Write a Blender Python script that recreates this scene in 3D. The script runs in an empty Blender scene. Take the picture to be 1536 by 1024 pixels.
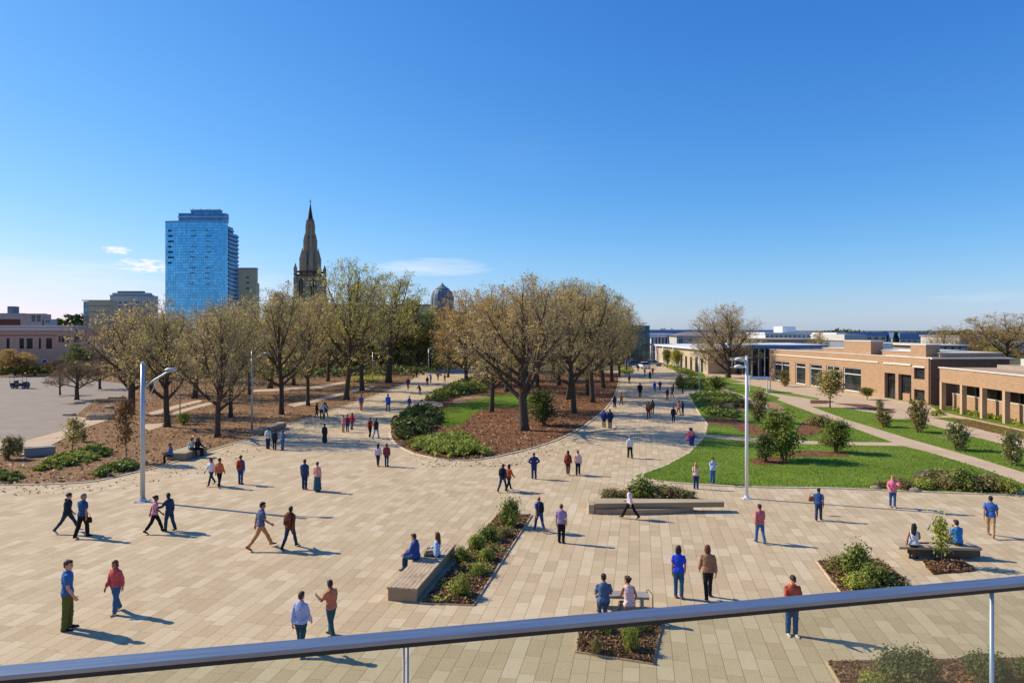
import bpy, bmesh, math, random
import numpy as np
from mathutils import Vector, Matrix, Quaternion
from mathutils.geometry import tessellate_polygon

# ------------------------------------------------------------------ scene / camera constants
SC = bpy.context.scene
COL = SC.collection
H = 8.5            # camera height over the plaza (m)
F = 1024.0         # focal length in pixels of the 1536 px wide frame (24 mm lens)
Y0 = 495.0         # horizon row
R = math.radians
PI = math.pi
SUN_EL, SUN_DIR = 36.0, (-0.94, 0.32)   # elevation, horizontal direction towards the sun

def G(px, py, z=0.0):
    """point of the plane z seen at photo pixel (px, py)"""
    d = (H - z) * F / (py - Y0)
    return Vector(((px - 768.0) * d / F, d, z))
def Zat(py, d):
    return H - (py - Y0) * d / F
def Xat(px, d):
    return (px - 768.0) * d / F

# ------------------------------------------------------------------ colour
def lin(c):
    c = c / 255.0
    return c / 12.92 if c <= 0.04045 else ((c + 0.055) / 1.055) ** 2.4
def rgb(r, g, b, k=1.0):
    return (lin(r) * k, lin(g) * k, lin(b) * k, 1.0)

# ------------------------------------------------------------------ node helper
class NT:
    def __init__(s, name):
        s.m = bpy.data.materials.new(name); s.m.use_nodes = True
        s.t = s.m.node_tree; s.t.nodes.clear()
        s.out = s.t.nodes.new('ShaderNodeOutputMaterial')
    def n(s, typ, ins=None, **props):
        nd = s.t.nodes.new('ShaderNode' + typ)
        for k, v in props.items(): setattr(nd, k, v)
        for k, v in (ins or {}).items():
            sock = nd.inputs[k]
            if isinstance(v, bpy.types.NodeSocket): s.t.links.new(v, sock)
            else: sock.default_value = v
        return nd
    def math(s, op, a, b=0.0, c=None, clamp=False):
        ins = {0: a, 1: b}
        if c is not None: ins[2] = c
        return s.n('Math', ins, operation=op, use_clamp=clamp).outputs[0]
    def mix(s, fac, a, b, blend='MIX'):
        nd = s.n('Mix', data_type='RGBA', blend_type=blend)
        for sock, v in ((nd.inputs[0], fac), (nd.inputs[6], a), (nd.inputs[7], b)):
            if isinstance(v, bpy.types.NodeSocket): s.t.links.new(v, sock)
            else: sock.default_value = v
        return nd.outputs[2]
    def coord(s, which='Object'):
        return s.n('TexCoord').outputs[which]
    def noise(s, scale, vec=None, detail=4.0, rough=0.55):
        ins = {'Scale': scale, 'Detail': detail, 'Roughness': rough}
        if vec is not None: ins['Vector'] = vec
        return s.n('TexNoise', ins).outputs[0]
    def ramp(s, fac, stops):
        nd = s.n('ValToRGB', {0: fac}); cr = nd.color_ramp
        while len(cr.elements) < len(stops): cr.elements.new(0.5)
        for e, (p, c) in zip(cr.elements, stops): e.position = p; e.color = c
        return nd.outputs[0]
    def mapping(s, vec, loc=(0, 0, 0), rot=(0, 0, 0), scale=(1, 1, 1)):
        return s.n('Mapping', {'Vector': vec, 'Location': loc, 'Rotation': rot, 'Scale': scale}).outputs[0]
    def bump(s, h, strength=0.3, dist=0.02):
        return s.n('Bump', {'Height': h, 'Strength': strength, 'Distance': dist}).outputs[0]
    def bsdf(s, color, rough=0.8, metallic=0.0, normal=None, spec=0.3, **kw):
        ins = {'Base Color': color, 'Roughness': rough, 'Metallic': metallic, 'Specular IOR Level': spec}
        if normal is not None: ins['Normal'] = normal
        ins.update(kw)
        return s.n('BsdfPrincipled', ins).outputs[0]
    def done(s, shader):
        s.t.links.new(shader, s.out.inputs[0]); return s.m

_mc = {}
def sc(c, k):
    return (c[0] * k, c[1] * k, c[2] * k, 1.0)
def plain(name, c, rough=0.7, var=0.18, scale=3.0, bump=0.0, metallic=0.0, spec=0.3):
    """matte surface with large and fine tone variation"""
    key = ('plain', name)
    if key in _mc: return _mc[key]
    t = NT(name); co = t.coord()
    a = t.noise(scale, co, 5.0); b = t.noise(scale * 14, co, 3.0)
    f = t.math('ADD', t.math('MULTIPLY', a, 0.6), t.math('MULTIPLY', b, 0.4))
    col = t.ramp(f, [(0.3, sc(c, 1 - var)), (0.7, sc(c, 1 + var))])
    nm = t.bump(b, bump, 0.02) if bump else None
    _mc[key] = t.done(t.bsdf(col, rough, metallic, nm, spec)); return _mc[key]

# ------------------------------------------------------------------ mesh builder
class MB:
    def __init__(s): s.v, s.f, s.mi = [], [], []
    def add(s, verts, faces, m=0):
        o = len(s.v); s.v.extend(tuple(p) for p in verts)
        for f in faces: s.f.append([i + o for i in f]); s.mi.append(m)
    def box(s, x0, x1, y0, y1, z0, z1, m=0, rot=0.0, at=(0, 0, 0)):
        c, n = math.cos(rot), math.sin(rot)
        vs = []
        for z in (z0, z1):
            for x, y in ((x0, y0), (x1, y0), (x1, y1), (x0, y1)):
                vs.append((at[0] + x * c - y * n, at[1] + x * n + y * c, at[2] + z))
        s.add(vs, [(3, 2, 1, 0), (4, 5, 6, 7), (0, 1, 5, 4), (1, 2, 6, 5), (2, 3, 7, 6), (3, 0, 4, 7)], m)
    def quad(s, a, b, c, d, m=0): s.add([a, b, c, d], [(0, 1, 2, 3)], m)
    def prism(s, poly, z0, z1, m=0, taper=None):
        n = len(poly); top = taper or poly
        s.add([(p[0], p[1], z0) for p in poly] + [(p[0], p[1], z1) for p in top],
              [tuple(range(n - 1, -1, -1)), tuple(range(n, 2 * n))] + [(i, (i + 1) % n, n + (i + 1) % n, n + i) for i in range(n)], m)
    def rings(s, rings, m=0, cap=True):
        n = len(rings[0]); vs = [p for r in rings for p in r]; fs = []
        for k in range(len(rings) - 1):
            for i in range(n):
                j = (i + 1) % n
                fs.append((k * n + i, k * n + j, (k + 1) * n + j, (k + 1) * n + i))
        if cap:
            fs.append(tuple(range(n - 1, -1, -1))); b = (len(rings) - 1) * n; fs.append(tuple(range(b, b + n)))
        s.add(vs, fs, m)
    def tube(s, pts, radii, n=8, m=0, cap=True, flat=1.0):
        pts = [Vector(p) for p in pts]
        if not hasattr(radii, '__len__'): radii = [radii] * len(pts)
        rs = []; ref = None
        for k, p in enumerate(pts):
            d = (pts[min(k + 1, len(pts) - 1)] - pts[max(k - 1, 0)])
            d = d.normalized() if d.length > 1e-9 else Vector((0, 0, 1))
            if ref is None: ref = Vector((1, 0, 0)) if abs(d.x) < 0.9 else Vector((0, 1, 0))
            u = (ref - d * ref.dot(d)).normalized(); w = d.cross(u); ref = u
            r = radii[k]
            rs.append([p + u * (r * math.cos(2 * PI * i / n)) + w * (r * flat * math.sin(2 * PI * i / n)) for i in range(n)])
        s.rings(rs, m, cap)
    def lathe(s, prof, n=16, m=0, at=(0, 0, 0), sq=1.0):
        s.rings([[(at[0] + r * math.cos(2 * PI * i / n), at[1] + r * math.sin(2 * PI * i / n) * sq, at[2] + z) for i in range(n)] for r, z in prof], m)
    def ell(s, c, rx, ry, rz, nu=12, nv=8, m=0):
        rs = []
        for k in range(nv + 1):
            a = -PI / 2 + PI * k / nv; a = max(-PI / 2 + .05, min(PI / 2 - .05, a))
            rs.append([(c[0] + rx * math.cos(a) * math.cos(2 * PI * i / nu), c[1] + ry * math.cos(a) * math.sin(2 * PI * i / nu), c[2] + rz * math.sin(a)) for i in range(nu)])
        s.rings(rs, m)
    def mesh(s, name='mesh'):
        me = bpy.data.meshes.new(name); me.from_pydata(s.v, [], s.f)
        me.polygons.foreach_set('material_index', s.mi); me.update(); return me
    def build(s, name, mats, parent=None, loc=(0, 0, 0), rotz=0.0, bevel=0.0, smooth=False):
        me = s.mesh(name)
        if bevel:
            bm = bmesh.new(); bm.from_mesh(me)
            es = [e for e in bm.edges if len(e.link_faces) == 2 and e.calc_face_angle(0) > 0.5]
            bmesh.ops.bevel(bm, geom=es, offset=bevel, segments=2, affect='EDGES', profile=0.6, clamp_overlap=True)
            bm.to_mesh(me); bm.free()
        if smooth: me.polygons.foreach_set('use_smooth', [True] * len(me.polygons))
        return link(name, me, mats, parent, loc, rotz)

def link(name, me, mats, parent=None, loc=(0, 0, 0), rotz=0.0):
    o = bpy.data.objects.new(name, me)
    if mats is not None:
        for m in (mats if isinstance(mats, (list, tuple)) else [mats]): me.materials.append(m)
    COL.objects.link(o); o.location = loc; o.rotation_euler = (0, 0, rotz)
    if parent is not None: o.parent = parent
    return o
def tag(o, label, cat, group=None):
    o['label'] = label; o['category'] = cat
    if group: o['group'] = group
    return o
def thing(name, label, cat, loc=(0, 0, 0), rotz=0.0, group=None):
    o = bpy.data.objects.new(name, None); COL.objects.link(o)
    o.location = loc; o.rotation_euler = (0, 0, rotz); o.empty_display_size = 0.3
    return tag(o, label, cat, group)
def kind(o, k): o['kind'] = k; return o
def np_mesh(name, verts, quads=None, tris=None):
    """mesh from numpy arrays of quads or triangles"""
    me = bpy.data.meshes.new(name)
    verts = np.asarray(verts, dtype=np.float32)
    f = np.asarray(quads if quads is not None else tris, dtype=np.int32); k = f.shape[1]
    me.vertices.add(len(verts)); me.vertices.foreach_set('co', verts.ravel())
    me.loops.add(f.size); me.loops.foreach_set('vertex_index', f.ravel())
    me.polygons.add(len(f)); me.polygons.foreach_set('loop_start', np.arange(0, f.size, k, dtype=np.int32))
    me.polygons.foreach_set('loop_total', np.full(len(f), k, dtype=np.int32))
    me.update(calc_edges=True); me.validate(); return me
def cards(rng, pts, size, up=0.0, aspect=1.6, nrm=None):
    """leaf-sized quads with random orientation at the points (numpy); returns verts, quads"""
    n = len(pts); pts = np.asarray(pts)
    nr = rng.normal(size=(n, 3)); nr[:, 2] = np.abs(nr[:, 2]) + up
    if nrm is not None: nr = nr * 0.7 + nrm
    nr /= np.linalg.norm(nr, axis=1)[:, None] + 1e-9
    t = rng.normal(size=(n, 3)); t -= nr * (t * nr).sum(1)[:, None]; t /= np.linalg.norm(t, axis=1)[:, None] + 1e-9
    b = np.cross(nr, t)
    s = size * (0.6 + 0.8 * rng.random(n))[:, None]
    t = t * s * aspect * 0.5; b = b * s * 0.5
    v = np.stack([pts - t, pts + b * 0.9 - t * 0.1, pts + t, pts - b * 0.9 - t * 0.1], 1).reshape(-1, 3)
    q = np.arange(4 * n).reshape(-1, 4)
    return v, q
# ------------------------------------------------------------------ people
from mathutils import noise as mnoise
def remesh(mb, name, voxel, smooth=2, wrinkle=0.0, wscale=9.0):
    me = mb.mesh('tmp'); o = bpy.data.objects.new('tmp', me); COL.objects.link(o)
    m = o.modifiers.new('r', 'REMESH'); m.mode = 'VOXEL'; m.voxel_size = voxel
    if smooth:
        s = o.modifiers.new('s', 'SMOOTH'); s.factor = 0.5; s.iterations = smooth
    dg = bpy.context.evaluated_depsgraph_get()
    out = bpy.data.meshes.new_from_object(o.evaluated_get(dg)); out.name = name
    bpy.data.objects.remove(o); bpy.data.meshes.remove(me)
    if wrinkle:
        out.update()
        for v in out.vertices:
            q = Vector((v.co.x * wscale, v.co.y * wscale, v.co.z * wscale * 1.7))
            v.co += v.normal * (wrinkle * (mnoise.noise(q) + 0.6 * abs(mnoise.noise(q * 2.1))))
    out.materials.clear()
    out.polygons.foreach_set('use_smooth', [True] * len(out.polygons))
    return out

def ering(c, rx, ry, n=14, e=2.4, M=None):
    r = []
    for i in range(n):
        a = 2 * PI * i / n; ca, sa = math.cos(a), math.sin(a)
        p = Vector((c[0] + rx * math.copysign(abs(ca) ** (2 / e), ca), c[1] + ry * math.copysign(abs(sa) ** (2 / e), sa), c[2]))
        r.append(M @ p if M else p)
    return r

# hip and knee of each leg, shoulder pitch / elbow / abduction of each arm, lean, head yaw and pitch, foot pitches
POSES = {
    'stand':  dict(l=(2, 2), r=(-3, 2), al=(2, 12, 8), ar=(-4, 10, 8)),
    'stand_b': dict(l=(7, 9), r=(-4, 0), al=(-5, 14, 7), ar=(8, 22, 10), yaw=25),
    'walk':   dict(l=(26, 8), r=(-20, 16), al=(-24, 14, 7), ar=(22, 24, 7), lean=3, fr=-28),
    'walk_b': dict(l=(-21, 18), r=(25, 7), al=(23, 26, 8), ar=(-22, 12, 8), lean=3, fl=-28, yaw=-15),
    'stroll': dict(l=(15, 10), r=(-11, 12), al=(-12, 16, 9), ar=(12, 20, 8), lean=2, fr=-12),
    'stroll_b': dict(l=(-12, 14), r=(14, 8), al=(14, 22, 8), ar=(-12, 12, 9), lean=2, fl=-14, yaw=20),
    'stride': dict(l=(31, 5), r=(-27, 12), al=(-20, 16, 9), ar=(18, 40, 9), lean=4, fr=-34),
    'front':  dict(l=(3, 3), r=(-3, 2), al=(22, 88, 6), ar=(24, 84, 6), lean=2, pitch=-22),
    'hold':   dict(l=(-8, 6), r=(12, 6), al=(34, 82, 12), ar=(6, 20, 10), lean=3, pitch=-14, yaw=18),
    'reach':  dict(l=(13, 8), r=(-12, 10), al=(38, 42, 12), ar=(-5, 14, 8), lean=3, fr=-12, yaw=15),
    'raise':  dict(l=(4, 4), r=(-5, 2), al=(52, 96, 26), ar=(8, 62, 12), yaw=25),
    'hips':   dict(l=(5, 3), r=(-6, 3), al=(-12, 66, 34), ar=(-10, 62, 34)),
    'bend':   dict(l=(18, 12), r=(4, 6), al=(58, 46, 10), ar=(62, 40, 10), lean=34, pitch=-18),
    'crouch': dict(l=(96, 122), r=(80, 120), al=(66, 40, 10), ar=(60, 46, 10), lean=24),
    'sit':    dict(l=(84, 84), r=(80, 80), al=(24, 52, 9), ar=(22, 58, 9), lean=6),
    'sit_b':  dict(l=(82, 96), r=(88, 62), al=(-14, 10, 18), ar=(26, 40, 12), lean=-4, yaw=20),
    'sit_c':  dict(l=(78, 52), r=(88, 100), al=(30, 46, 10), ar=(16, 34, 22), lean=10, yaw=-25),
}
class Skel: pass
def skeleton(sex, pose):
    p = POSES[pose]; k = Skel(); k.sex, k.p = sex, p
    fem = sex == 'f'
    k.lean = p.get('lean', 0)
    k.ML = Matrix.Translation((0, 0, .92)) @ Matrix.Rotation(-R(k.lean), 4, 'X') @ Matrix.Translation((0, 0, -.92))
    k.legs = []
    for sgn, key, fk in ((-1, 'l', 'fl'), (1, 'r', 'fr')):
        a, b = R(p[key][0]), R(p[key][1]); hx = .088 * sgn
        hip = Vector((hx, 0, .92)); knee = hip + Vector((.008 * sgn, math.sin(a), -math.cos(a))) * .43
        ank = knee + Vector((.0, math.sin(a - b), -math.cos(a - b))) * .415
        f = R(p.get(fk, 0)); fd = Vector((.10 * sgn, math.cos(f), math.sin(f))).normalized()
        k.legs.append((hip, knee, ank, fd))
    lo = min(min((a + fd * .17).z, (a - fd * .06).z) for _, _, a, fd in k.legs) - .062
    k.dz = -lo
    k.arms = []
    sw = .158 if fem else .180
    for sgn, key in ((-1, 'al'), (1, 'ar')):
        a, e, c = (R(q) for q in p[key])
        sh = Vector((sw * sgn, -.005, 1.378))
        ud = Vector((sgn * math.sin(c), math.sin(a) * math.cos(c), -math.cos(a) * math.cos(c)))
        el = sh + ud * .29
        a2 = a + e; c2 = c * .35 - (R(14) if e > R(60) else 0)
        if e > R(55) and c > R(30): c2 = -R(35)
        fd = Vector((sgn * math.sin(c2), math.sin(a2) * math.cos(c2), -math.cos(a2) * math.cos(c2)))
        wr = el + fd * .25
        k.arms.append((sgn, k.ML @ sh, k.ML @ el, k.ML @ wr))
    k.MH = k.ML @ Matrix.Translation((0, .025, 1.60)) @ Matrix.Rotation(-R(p.get('yaw', 0)), 4, 'Z') @ Matrix.Rotation(R(p.get('pitch', -4)), 4, 'X') @ Matrix.Rotation(R(k.lean * .6), 4, 'X')
    k.prof = ([(.80, .15, .10), (.88, .172, .115), (.95, .165, .112), (1.06, .128, .09), (1.18, .138, .098), (1.28, .15, .112), (1.35, .142, .098), (1.42, .098, .076), (1.475, .056, .058)] if fem else
              [(.80, .14, .10), (.88, .163, .108), (.95, .16, .108), (1.06, .146, .098), (1.18, .158, .105), (1.29, .178, .116), (1.355, .166, .106), (1.425, .118, .082), (1.48, .062, .062)])
    return k
HEAD = [(-.120, .018, .022, .05), (-.112, .036, .040, .042), (-.09, .052, .064, .026), (-.05, .066, .086, .01), (0, .074, .095, 0), (.04, .077, .098, -.004), (.08, .066, .085, -.01), (.106, .038, .052, -.014), (.116, .012, .02, -.014)]

def hand(mb, sgn, el, wr):
    d = (wr - el).normalized()
    nrm = Vector((-sgn, 0.15, 0)); nrm = (nrm - d * nrm.dot(d)).normalized()
    s = d.cross(nrm) * (1 if sgn > 0 else -1)
    if s.dot(Vector((0, 1, .4))) < 0: s = -s
    rs = []
    for t, a, b in ((-.03, .024, .020), (.0, .027, .019), (.03, .036, .017), (.065, .041, .015), (.09, .036, .011)):
        rs.append([wr + d * t + s * (a * math.cos(2 * PI * i / 8)) + nrm * (b * math.sin(2 * PI * i / 8)) for i in range(8)])
    mb.rings(rs)
    for off, L, r in ((.030, .074, .0088), (.010, .083, .009), (-.011, .077, .0088), (-.030, .060, .0078)):
        b = wr + d * .078 + s * off; pts = [b]
        ang = 0.15
        for q in (.45, .32, .26):
            ang += .28; pts.append(pts[-1] + (d * math.cos(ang) + nrm * math.sin(ang) + s * off * 1.2).normalized() * L * q)
        mb.tube(pts, [r, r, r * .92, r * .7], 6)
    b = wr + d * .022 + s * .026
    mb.tube([b, b + (d * .62 + s * .66 + nrm * .3).normalized() * .034, b + (d * .8 + s * .42 + nrm * .5).normalized() * .064], [.012, .0105, .0075], 6)

_pm = {}
def body_mesh(sex, pose):
    key = ('body', sex, pose)
    if key in _pm: return _pm[key]
    k = skeleton(sex, pose); g = .94 if sex == 'f' else 1.0
    mb = MB()
    mb.rings([ering((0, 0, z), rx, ry, M=k.ML if z > .93 else None) for z, rx, ry in k.prof])
    mb.tube([k.ML @ Vector((0, -.01, 1.40)), k.ML @ Vector((0, .005, 1.47)), k.MH @ Vector((0, -.012, -.05))], [.068, .055 * g, .056 * g], 10)
    mb.rings([ering((0, yc, z), rx, ry, 16, 2.15, k.MH) for z, rx, ry, yc in HEAD])
    mb.tube([k.MH @ Vector(q) for q in ((0, .082, .028), (0, .100, -.002), (0, .114, -.030), (0, .090, -.042))], [.010, .012, .017, .013], 7)
    for sg in (-1, 1):
        mb.ell(k.MH @ Vector((sg * .078, -.012, -.012)), .014, .024, .036, 8, 6)
    for sgn, sh, el, wr in k.arms:
        mid = sh.lerp(el, .45); md = el.lerp(wr, .35)
        inn = k.ML @ Vector((sgn * .09, -.005, 1.375))
        mb.tube([inn, sh, mid, el, md, wr, wr + (wr - el).normalized() * .03], [.05 * g, .052 * g, .048 * g, .040 * g, .041 * g, .029 * g, .026 * g], 10)
        rr = []
        d = (wr - el).normalized(); nrm = Vector((-sgn, .15, 0)); nrm = (nrm - d * nrm.dot(d)).normalized(); s = d.cross(nrm)
        for t, a, b in ((-.03, .026, .022), (.0, .028, .02), (.03, .037, .019), (.065, .041, .017), (.088, .034, .013)):
            rr.append([wr + d * t + s * (a * math.cos(2 * PI * i / 8)) + nrm * (b * math.sin(2 * PI * i / 8)) for i in range(8)])
        mb.rings(rr)
    for hip, knee, ank, fd in k.legs:
        mb.tube([hip + Vector((0, 0, .06)), hip.lerp(knee, .12), hip.lerp(knee, .5), knee, knee.lerp(ank, .3), ank.lerp(knee, .12), ank - Vector((0, 0, .02))],
                [.088, .086, .072, .052, .055, .037, .036], 10)
        mb.tube([ank - fd * .05 - Vector((0, 0, .028)), ank + fd * .05 - Vector((0, 0, .022)), ank + fd * .165 - Vector((0, 0, .042))], [.034, .038, .024], 8)
    me = remesh(mb, 'person_body', .0145, 2)
    ex = MB(); ex.v = [tuple(v.co) for v in me.vertices]; ex.f = [list(p.vertices) for p in me.polygons]; ex.mi = [0] * len(ex.f)
    for sgn, sh, el, wr in k.arms: hand(ex, sgn, el, wr)
    for sg in (-1, 1):
        ex.ell(k.MH @ Vector((sg * .031, .084, .008)), .015, .008, .008, 8, 6, 1)
        ex.tube([k.MH @ Vector((sg * .014, .092, .026)), k.MH @ Vector((sg * .046, .082, .027))], .0045, 5, 1)
    ex.tube([k.MH @ Vector((-.024, .080, -.066)), k.MH @ Vector((0, .089, -.064)), k.MH @ Vector((.024, .080, -.066))], [.004, .0075, .004], 6, 2)
    out = ex.mesh('person_body')
    out.transform(Matrix.Translation((0, 0, k.dz)))
    out.polygons.foreach_set('use_smooth', [True] * len(out.polygons))
    _pm[key] = out; return out

def top_mesh(sex, pose, style):
    key = ('top', sex, pose, style)
    if key in _pm: return _pm[key]
    k = skeleton(sex, pose); off = {'tee': .014, 'tank': .011, 'long': .013, 'jacket': .026}[style]
    mb = MB(); hem = .84 if style == 'jacket' else .875
    sit = k.p['l'][0] > 60
    if sit: hem = .90
    pr = [(hem, k.prof[1][1] + off + .014, k.prof[1][2] + off + .014)] + [(z, rx + off * (1.0 if z < 1.4 else .5) + (.012 if z < 1.0 else 0), ry + off + (.012 if z < 1.0 else 0)) for z, rx, ry in k.prof[2:8]] + [(1.474, .070, .070)]
    mb.rings([ering((0, 0, z), rx, ry, 18, M=k.ML if z > .93 else None) for z, rx, ry in pr])
    for sgn, sh, el, wr in k.arms:
        inn = k.ML @ Vector((sgn * .085, -.005, 1.372)); o2 = off + .004
        if style == 'tank':
            mb.tube([inn, inn.lerp(sh, .8)], [.06, .058], 10); continue
        pts = [inn, sh, sh.lerp(el, .5)]; rr = [.054 + off * .4, .052 + off * .5, .049 + o2 * .9]
        if style == 'tee': pts.append(sh.lerp(el, .72)); rr.append(.050 + o2 + .004)
        else:
            pts += [el, el.lerp(wr, .5), wr.lerp(el, .06)]; rr += [.042 + o2, .037 + o2, .030 + o2]
        mb.tube(pts, rr, 10)
    if style == 'jacket':      # hood lump / collar
        mb.ell(k.ML @ Vector((0, -.075, 1.46)), .10, .055, .06, 12, 8)
    me = remesh(mb, 'top', .019, 2, .015, 9.0); me.transform(Matrix.Translation((0, 0, k.dz)))
    _pm[key] = me; return me

def bottom_mesh(sex, pose, style):
    key = ('bot', sex, pose, style)
    if key in _pm: return _pm[key]
    k = skeleton(sex, pose); mb = MB(); off = {'trousers': .022, 'slim': .013, 'skirt': .02, 'cropped': .02}[style]
    mb.rings([ering((0, 0, z), rx, ry, 16) for z, rx, ry in ((.79, .13, .10), (.84, k.prof[1][1] + .006, k.prof[1][2] + .008), (.90, k.prof[1][1] + .010, k.prof[1][2] + .012), (.97, k.prof[2][1] + .006, k.prof[2][2] + .006), (1.02, k.prof[2][1] - .01, k.prof[2][2] - .006))])
    if style == 'skirt':
        mb.rings([ering((0, .0, z), rx, ry, 18) for z, rx, ry in ((.10, .235, .21), (.3, .225, .19), (.6, .20, .16), (.85, .185, .135), (.97, .165, .115))])
    else:
        for hip, knee, ank, fd in k.legs:
            end = ank + Vector((0, 0, -.028)) if style != 'cropped' else ank.lerp(knee, .3)
            mb.tube([hip + Vector((0, 0, .05)), hip.lerp(knee, .12), hip.lerp(knee, .5), knee, knee.lerp(ank, .35), ank.lerp(knee, .1), end],
                    [.090 + off * .5, .088 + off * .7, .074 + off, .054 + off, .054 + off, .044 + off * 1.1, .044 + off * 1.1], 10)
    me = remesh(mb, 'bottom', .019, 2, .013, 8.0); me.transform(Matrix.Translation((0, 0, k.dz)))
    _pm[key] = me; return me

def shoe_mesh(sex, pose):
    key = ('shoe', sex, pose)
    if key in _pm: return _pm[key]
    k = skeleton(sex, pose); out = []
    for hip, knee, ank, fd in k.legs:
        mb = MB(); up = Vector((0, 0, 1)); up = (up - fd * up.dot(fd)).normalized(); sd = fd.cross(up)
        rs = []
        for t, w, h0, h1 in ((-.075, .020, -.05, .015), (-.06, .036, -.06, .035), (.0, .043, -.062, .035), (.06, .046, -.062, .012), (.13, .048, -.062, -.012), (.18, .036, -.060, -.026), (.198, .016, -.056, -.036)):
            c = ank + fd * t; hm = (h0 + h1) / 2; hh = (h1 - h0) / 2
            rs.append([c + up * (hm + hh * math.sin(a)) + sd * (w * math.cos(a)) for a in [2 * PI * i / 12 for i in range(12)]])
        mb.rings(rs); me = mb.mesh('shoe'); me.transform(Matrix.Translation((0, 0, k.dz)))
        me.polygons.foreach_set('use_smooth', [True] * len(me.polygons)); out.append(me)
    _pm[key] = out; return out

def hair_mesh(sex, pose, style):
    key = ('hair', sex, pose, style)
    if key in _pm: return _pm[key]
    k = skeleton(sex, pose); mb = MB(); M = k.MH
    def el(c, rx, ry, rz):
        s = MB(); s.ell((0, 0, 0), rx, ry, rz, 14, 10)
        mb.add([M @ (Vector(c) + Vector(v)) for v in s.v], s.f)
    if style == 'bald':
        el((0, -.03, .0), .078, .075, .06)
    elif style == 'short':
        el((0, -.022, .035), .085, .098, .098); el((0, .02, .082), .066, .078, .045); el((0, -.06, -.02), .066, .05, .065)
    elif style == 'curly':
        for i in range(26):
            a, b = i * 2.4, (i / 26.0) * 1.45
            el((.088 * math.cos(a) * math.cos(b), -.02 + .098 * math.sin(a) * math.cos(b), .03 + .095 * math.sin(b)), .036, .036, .034)
        el((0, -.025, .04), .09, .10, .10)
    elif style == 'bob':
        el((0, -.024, .035), .090, .102, .10); el((0, .02, .084), .066, .078, .045); el((0, -.055, -.06), .088, .062, .10)
        for sg in (-1, 1): el((sg * .078, -.01, -.04), .022, .05, .09)
    elif style == 'long':
        el((0, -.024, .035), .088, .102, .10); el((0, .02, .084), .066, .078, .045)
        el((0, -.075, -.06), .086, .052, .12); el((0, -.085, -.20), .095, .045, .14); el((0, -.082, -.30), .075, .036, .08)
        for sg in (-1, 1): el((sg * .078, -.01, -.05), .022, .045, .11)
    elif style == 'bun':
        el((0, -.024, .035), .085, .10, .098); el((0, .02, .083), .064, .076, .044); el((0, -.06, -.02), .06, .045, .06); el((0, -.125, .05), .045, .045, .045)
    elif style == 'cap':
        el((0, -.006, .05), .086, .106, .08); el((0, .09, .045), .062, .075, .012); el((0, -.05, -.01), .072, .055, .06)
    me = remesh(mb, 'hair', .012, 2, .007 if style not in ('cap', 'bald') else 0, 26.0); me.transform(Matrix.Translation((0, 0, k.dz)))
    _pm[key] = me; return me

SKIN = {'light': (205, 150, 120), 'tan': (172, 115, 82), 'brown': (110, 70, 48), 'dark': (70, 44, 32)}
HAIR = {'black': (16, 14, 14), 'brown': (52, 32, 20), 'dark': (30, 21, 16), 'auburn': (96, 46, 22), 'blond': (178, 132, 78), 'grey': (120, 116, 112), 'red': (110, 42, 24), 'white': (205, 200, 192)}
def fabric(c):
    key = ('fab', c)
    if key in _mc: return _mc[key]
    t = NT('fabric_%02x%02x%02x' % c); co = t.coord()
    a = t.noise(9.0, co, 6.0, .65); b = t.noise(160.0, co, 2.0); b2 = t.noise(22.0, co, 4.0, .6)
    col = t.ramp(t.math('ADD', t.math('MULTIPLY', a, .7), t.math('MULTIPLY', b, .3)), [(.28, rgb(*c, k=.62)), (.5, rgb(*c, k=.98)), (.72, rgb(*c, k=1.22))])
    _mc[key] = t.done(t.bsdf(col, .88, 0, t.bump(b2, .9, .04), .2)); return _mc[key]
def skin(n):
    key = ('skin', n)
    if key in _mc: return _mc[key]
    t = NT('skin_' + n); co = t.coord(); c = SKIN[n]
    col = t.ramp(t.noise(14.0, co, 3.0), [(.3, rgb(*c, k=.86)), (.7, rgb(*c, k=1.08))])
    _mc[key] = t.done(t.bsdf(col, .55, 0, None, .35)); return _mc[key]
def hairmat(n):
    key = ('hair', n)
    if key in _mc: return _mc[key]
    t = NT('hair_' + n); co = t.coord(); c = HAIR[n]
    w = t.n('TexWave', {'Vector': co, 'Scale': 30.0, 'Distortion': 6.0, 'Detail': 2.0}).outputs[0]
    _mc[key] = t.done(t.bsdf(t.mix(w, rgb(*c, k=.75), rgb(*c, k=1.3)), .5, 0, t.bump(w, .4, .01), .4)); return _mc[key]
def slot(o, mats):
    me = o.data
    while len(me.materials) < len(mats): me.materials.append(mats[len(me.materials)])
    for i, m in enumerate(mats):
        o.material_slots[i].link = 'OBJECT'; o.material_slots[i].material = m
EYE = None
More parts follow.
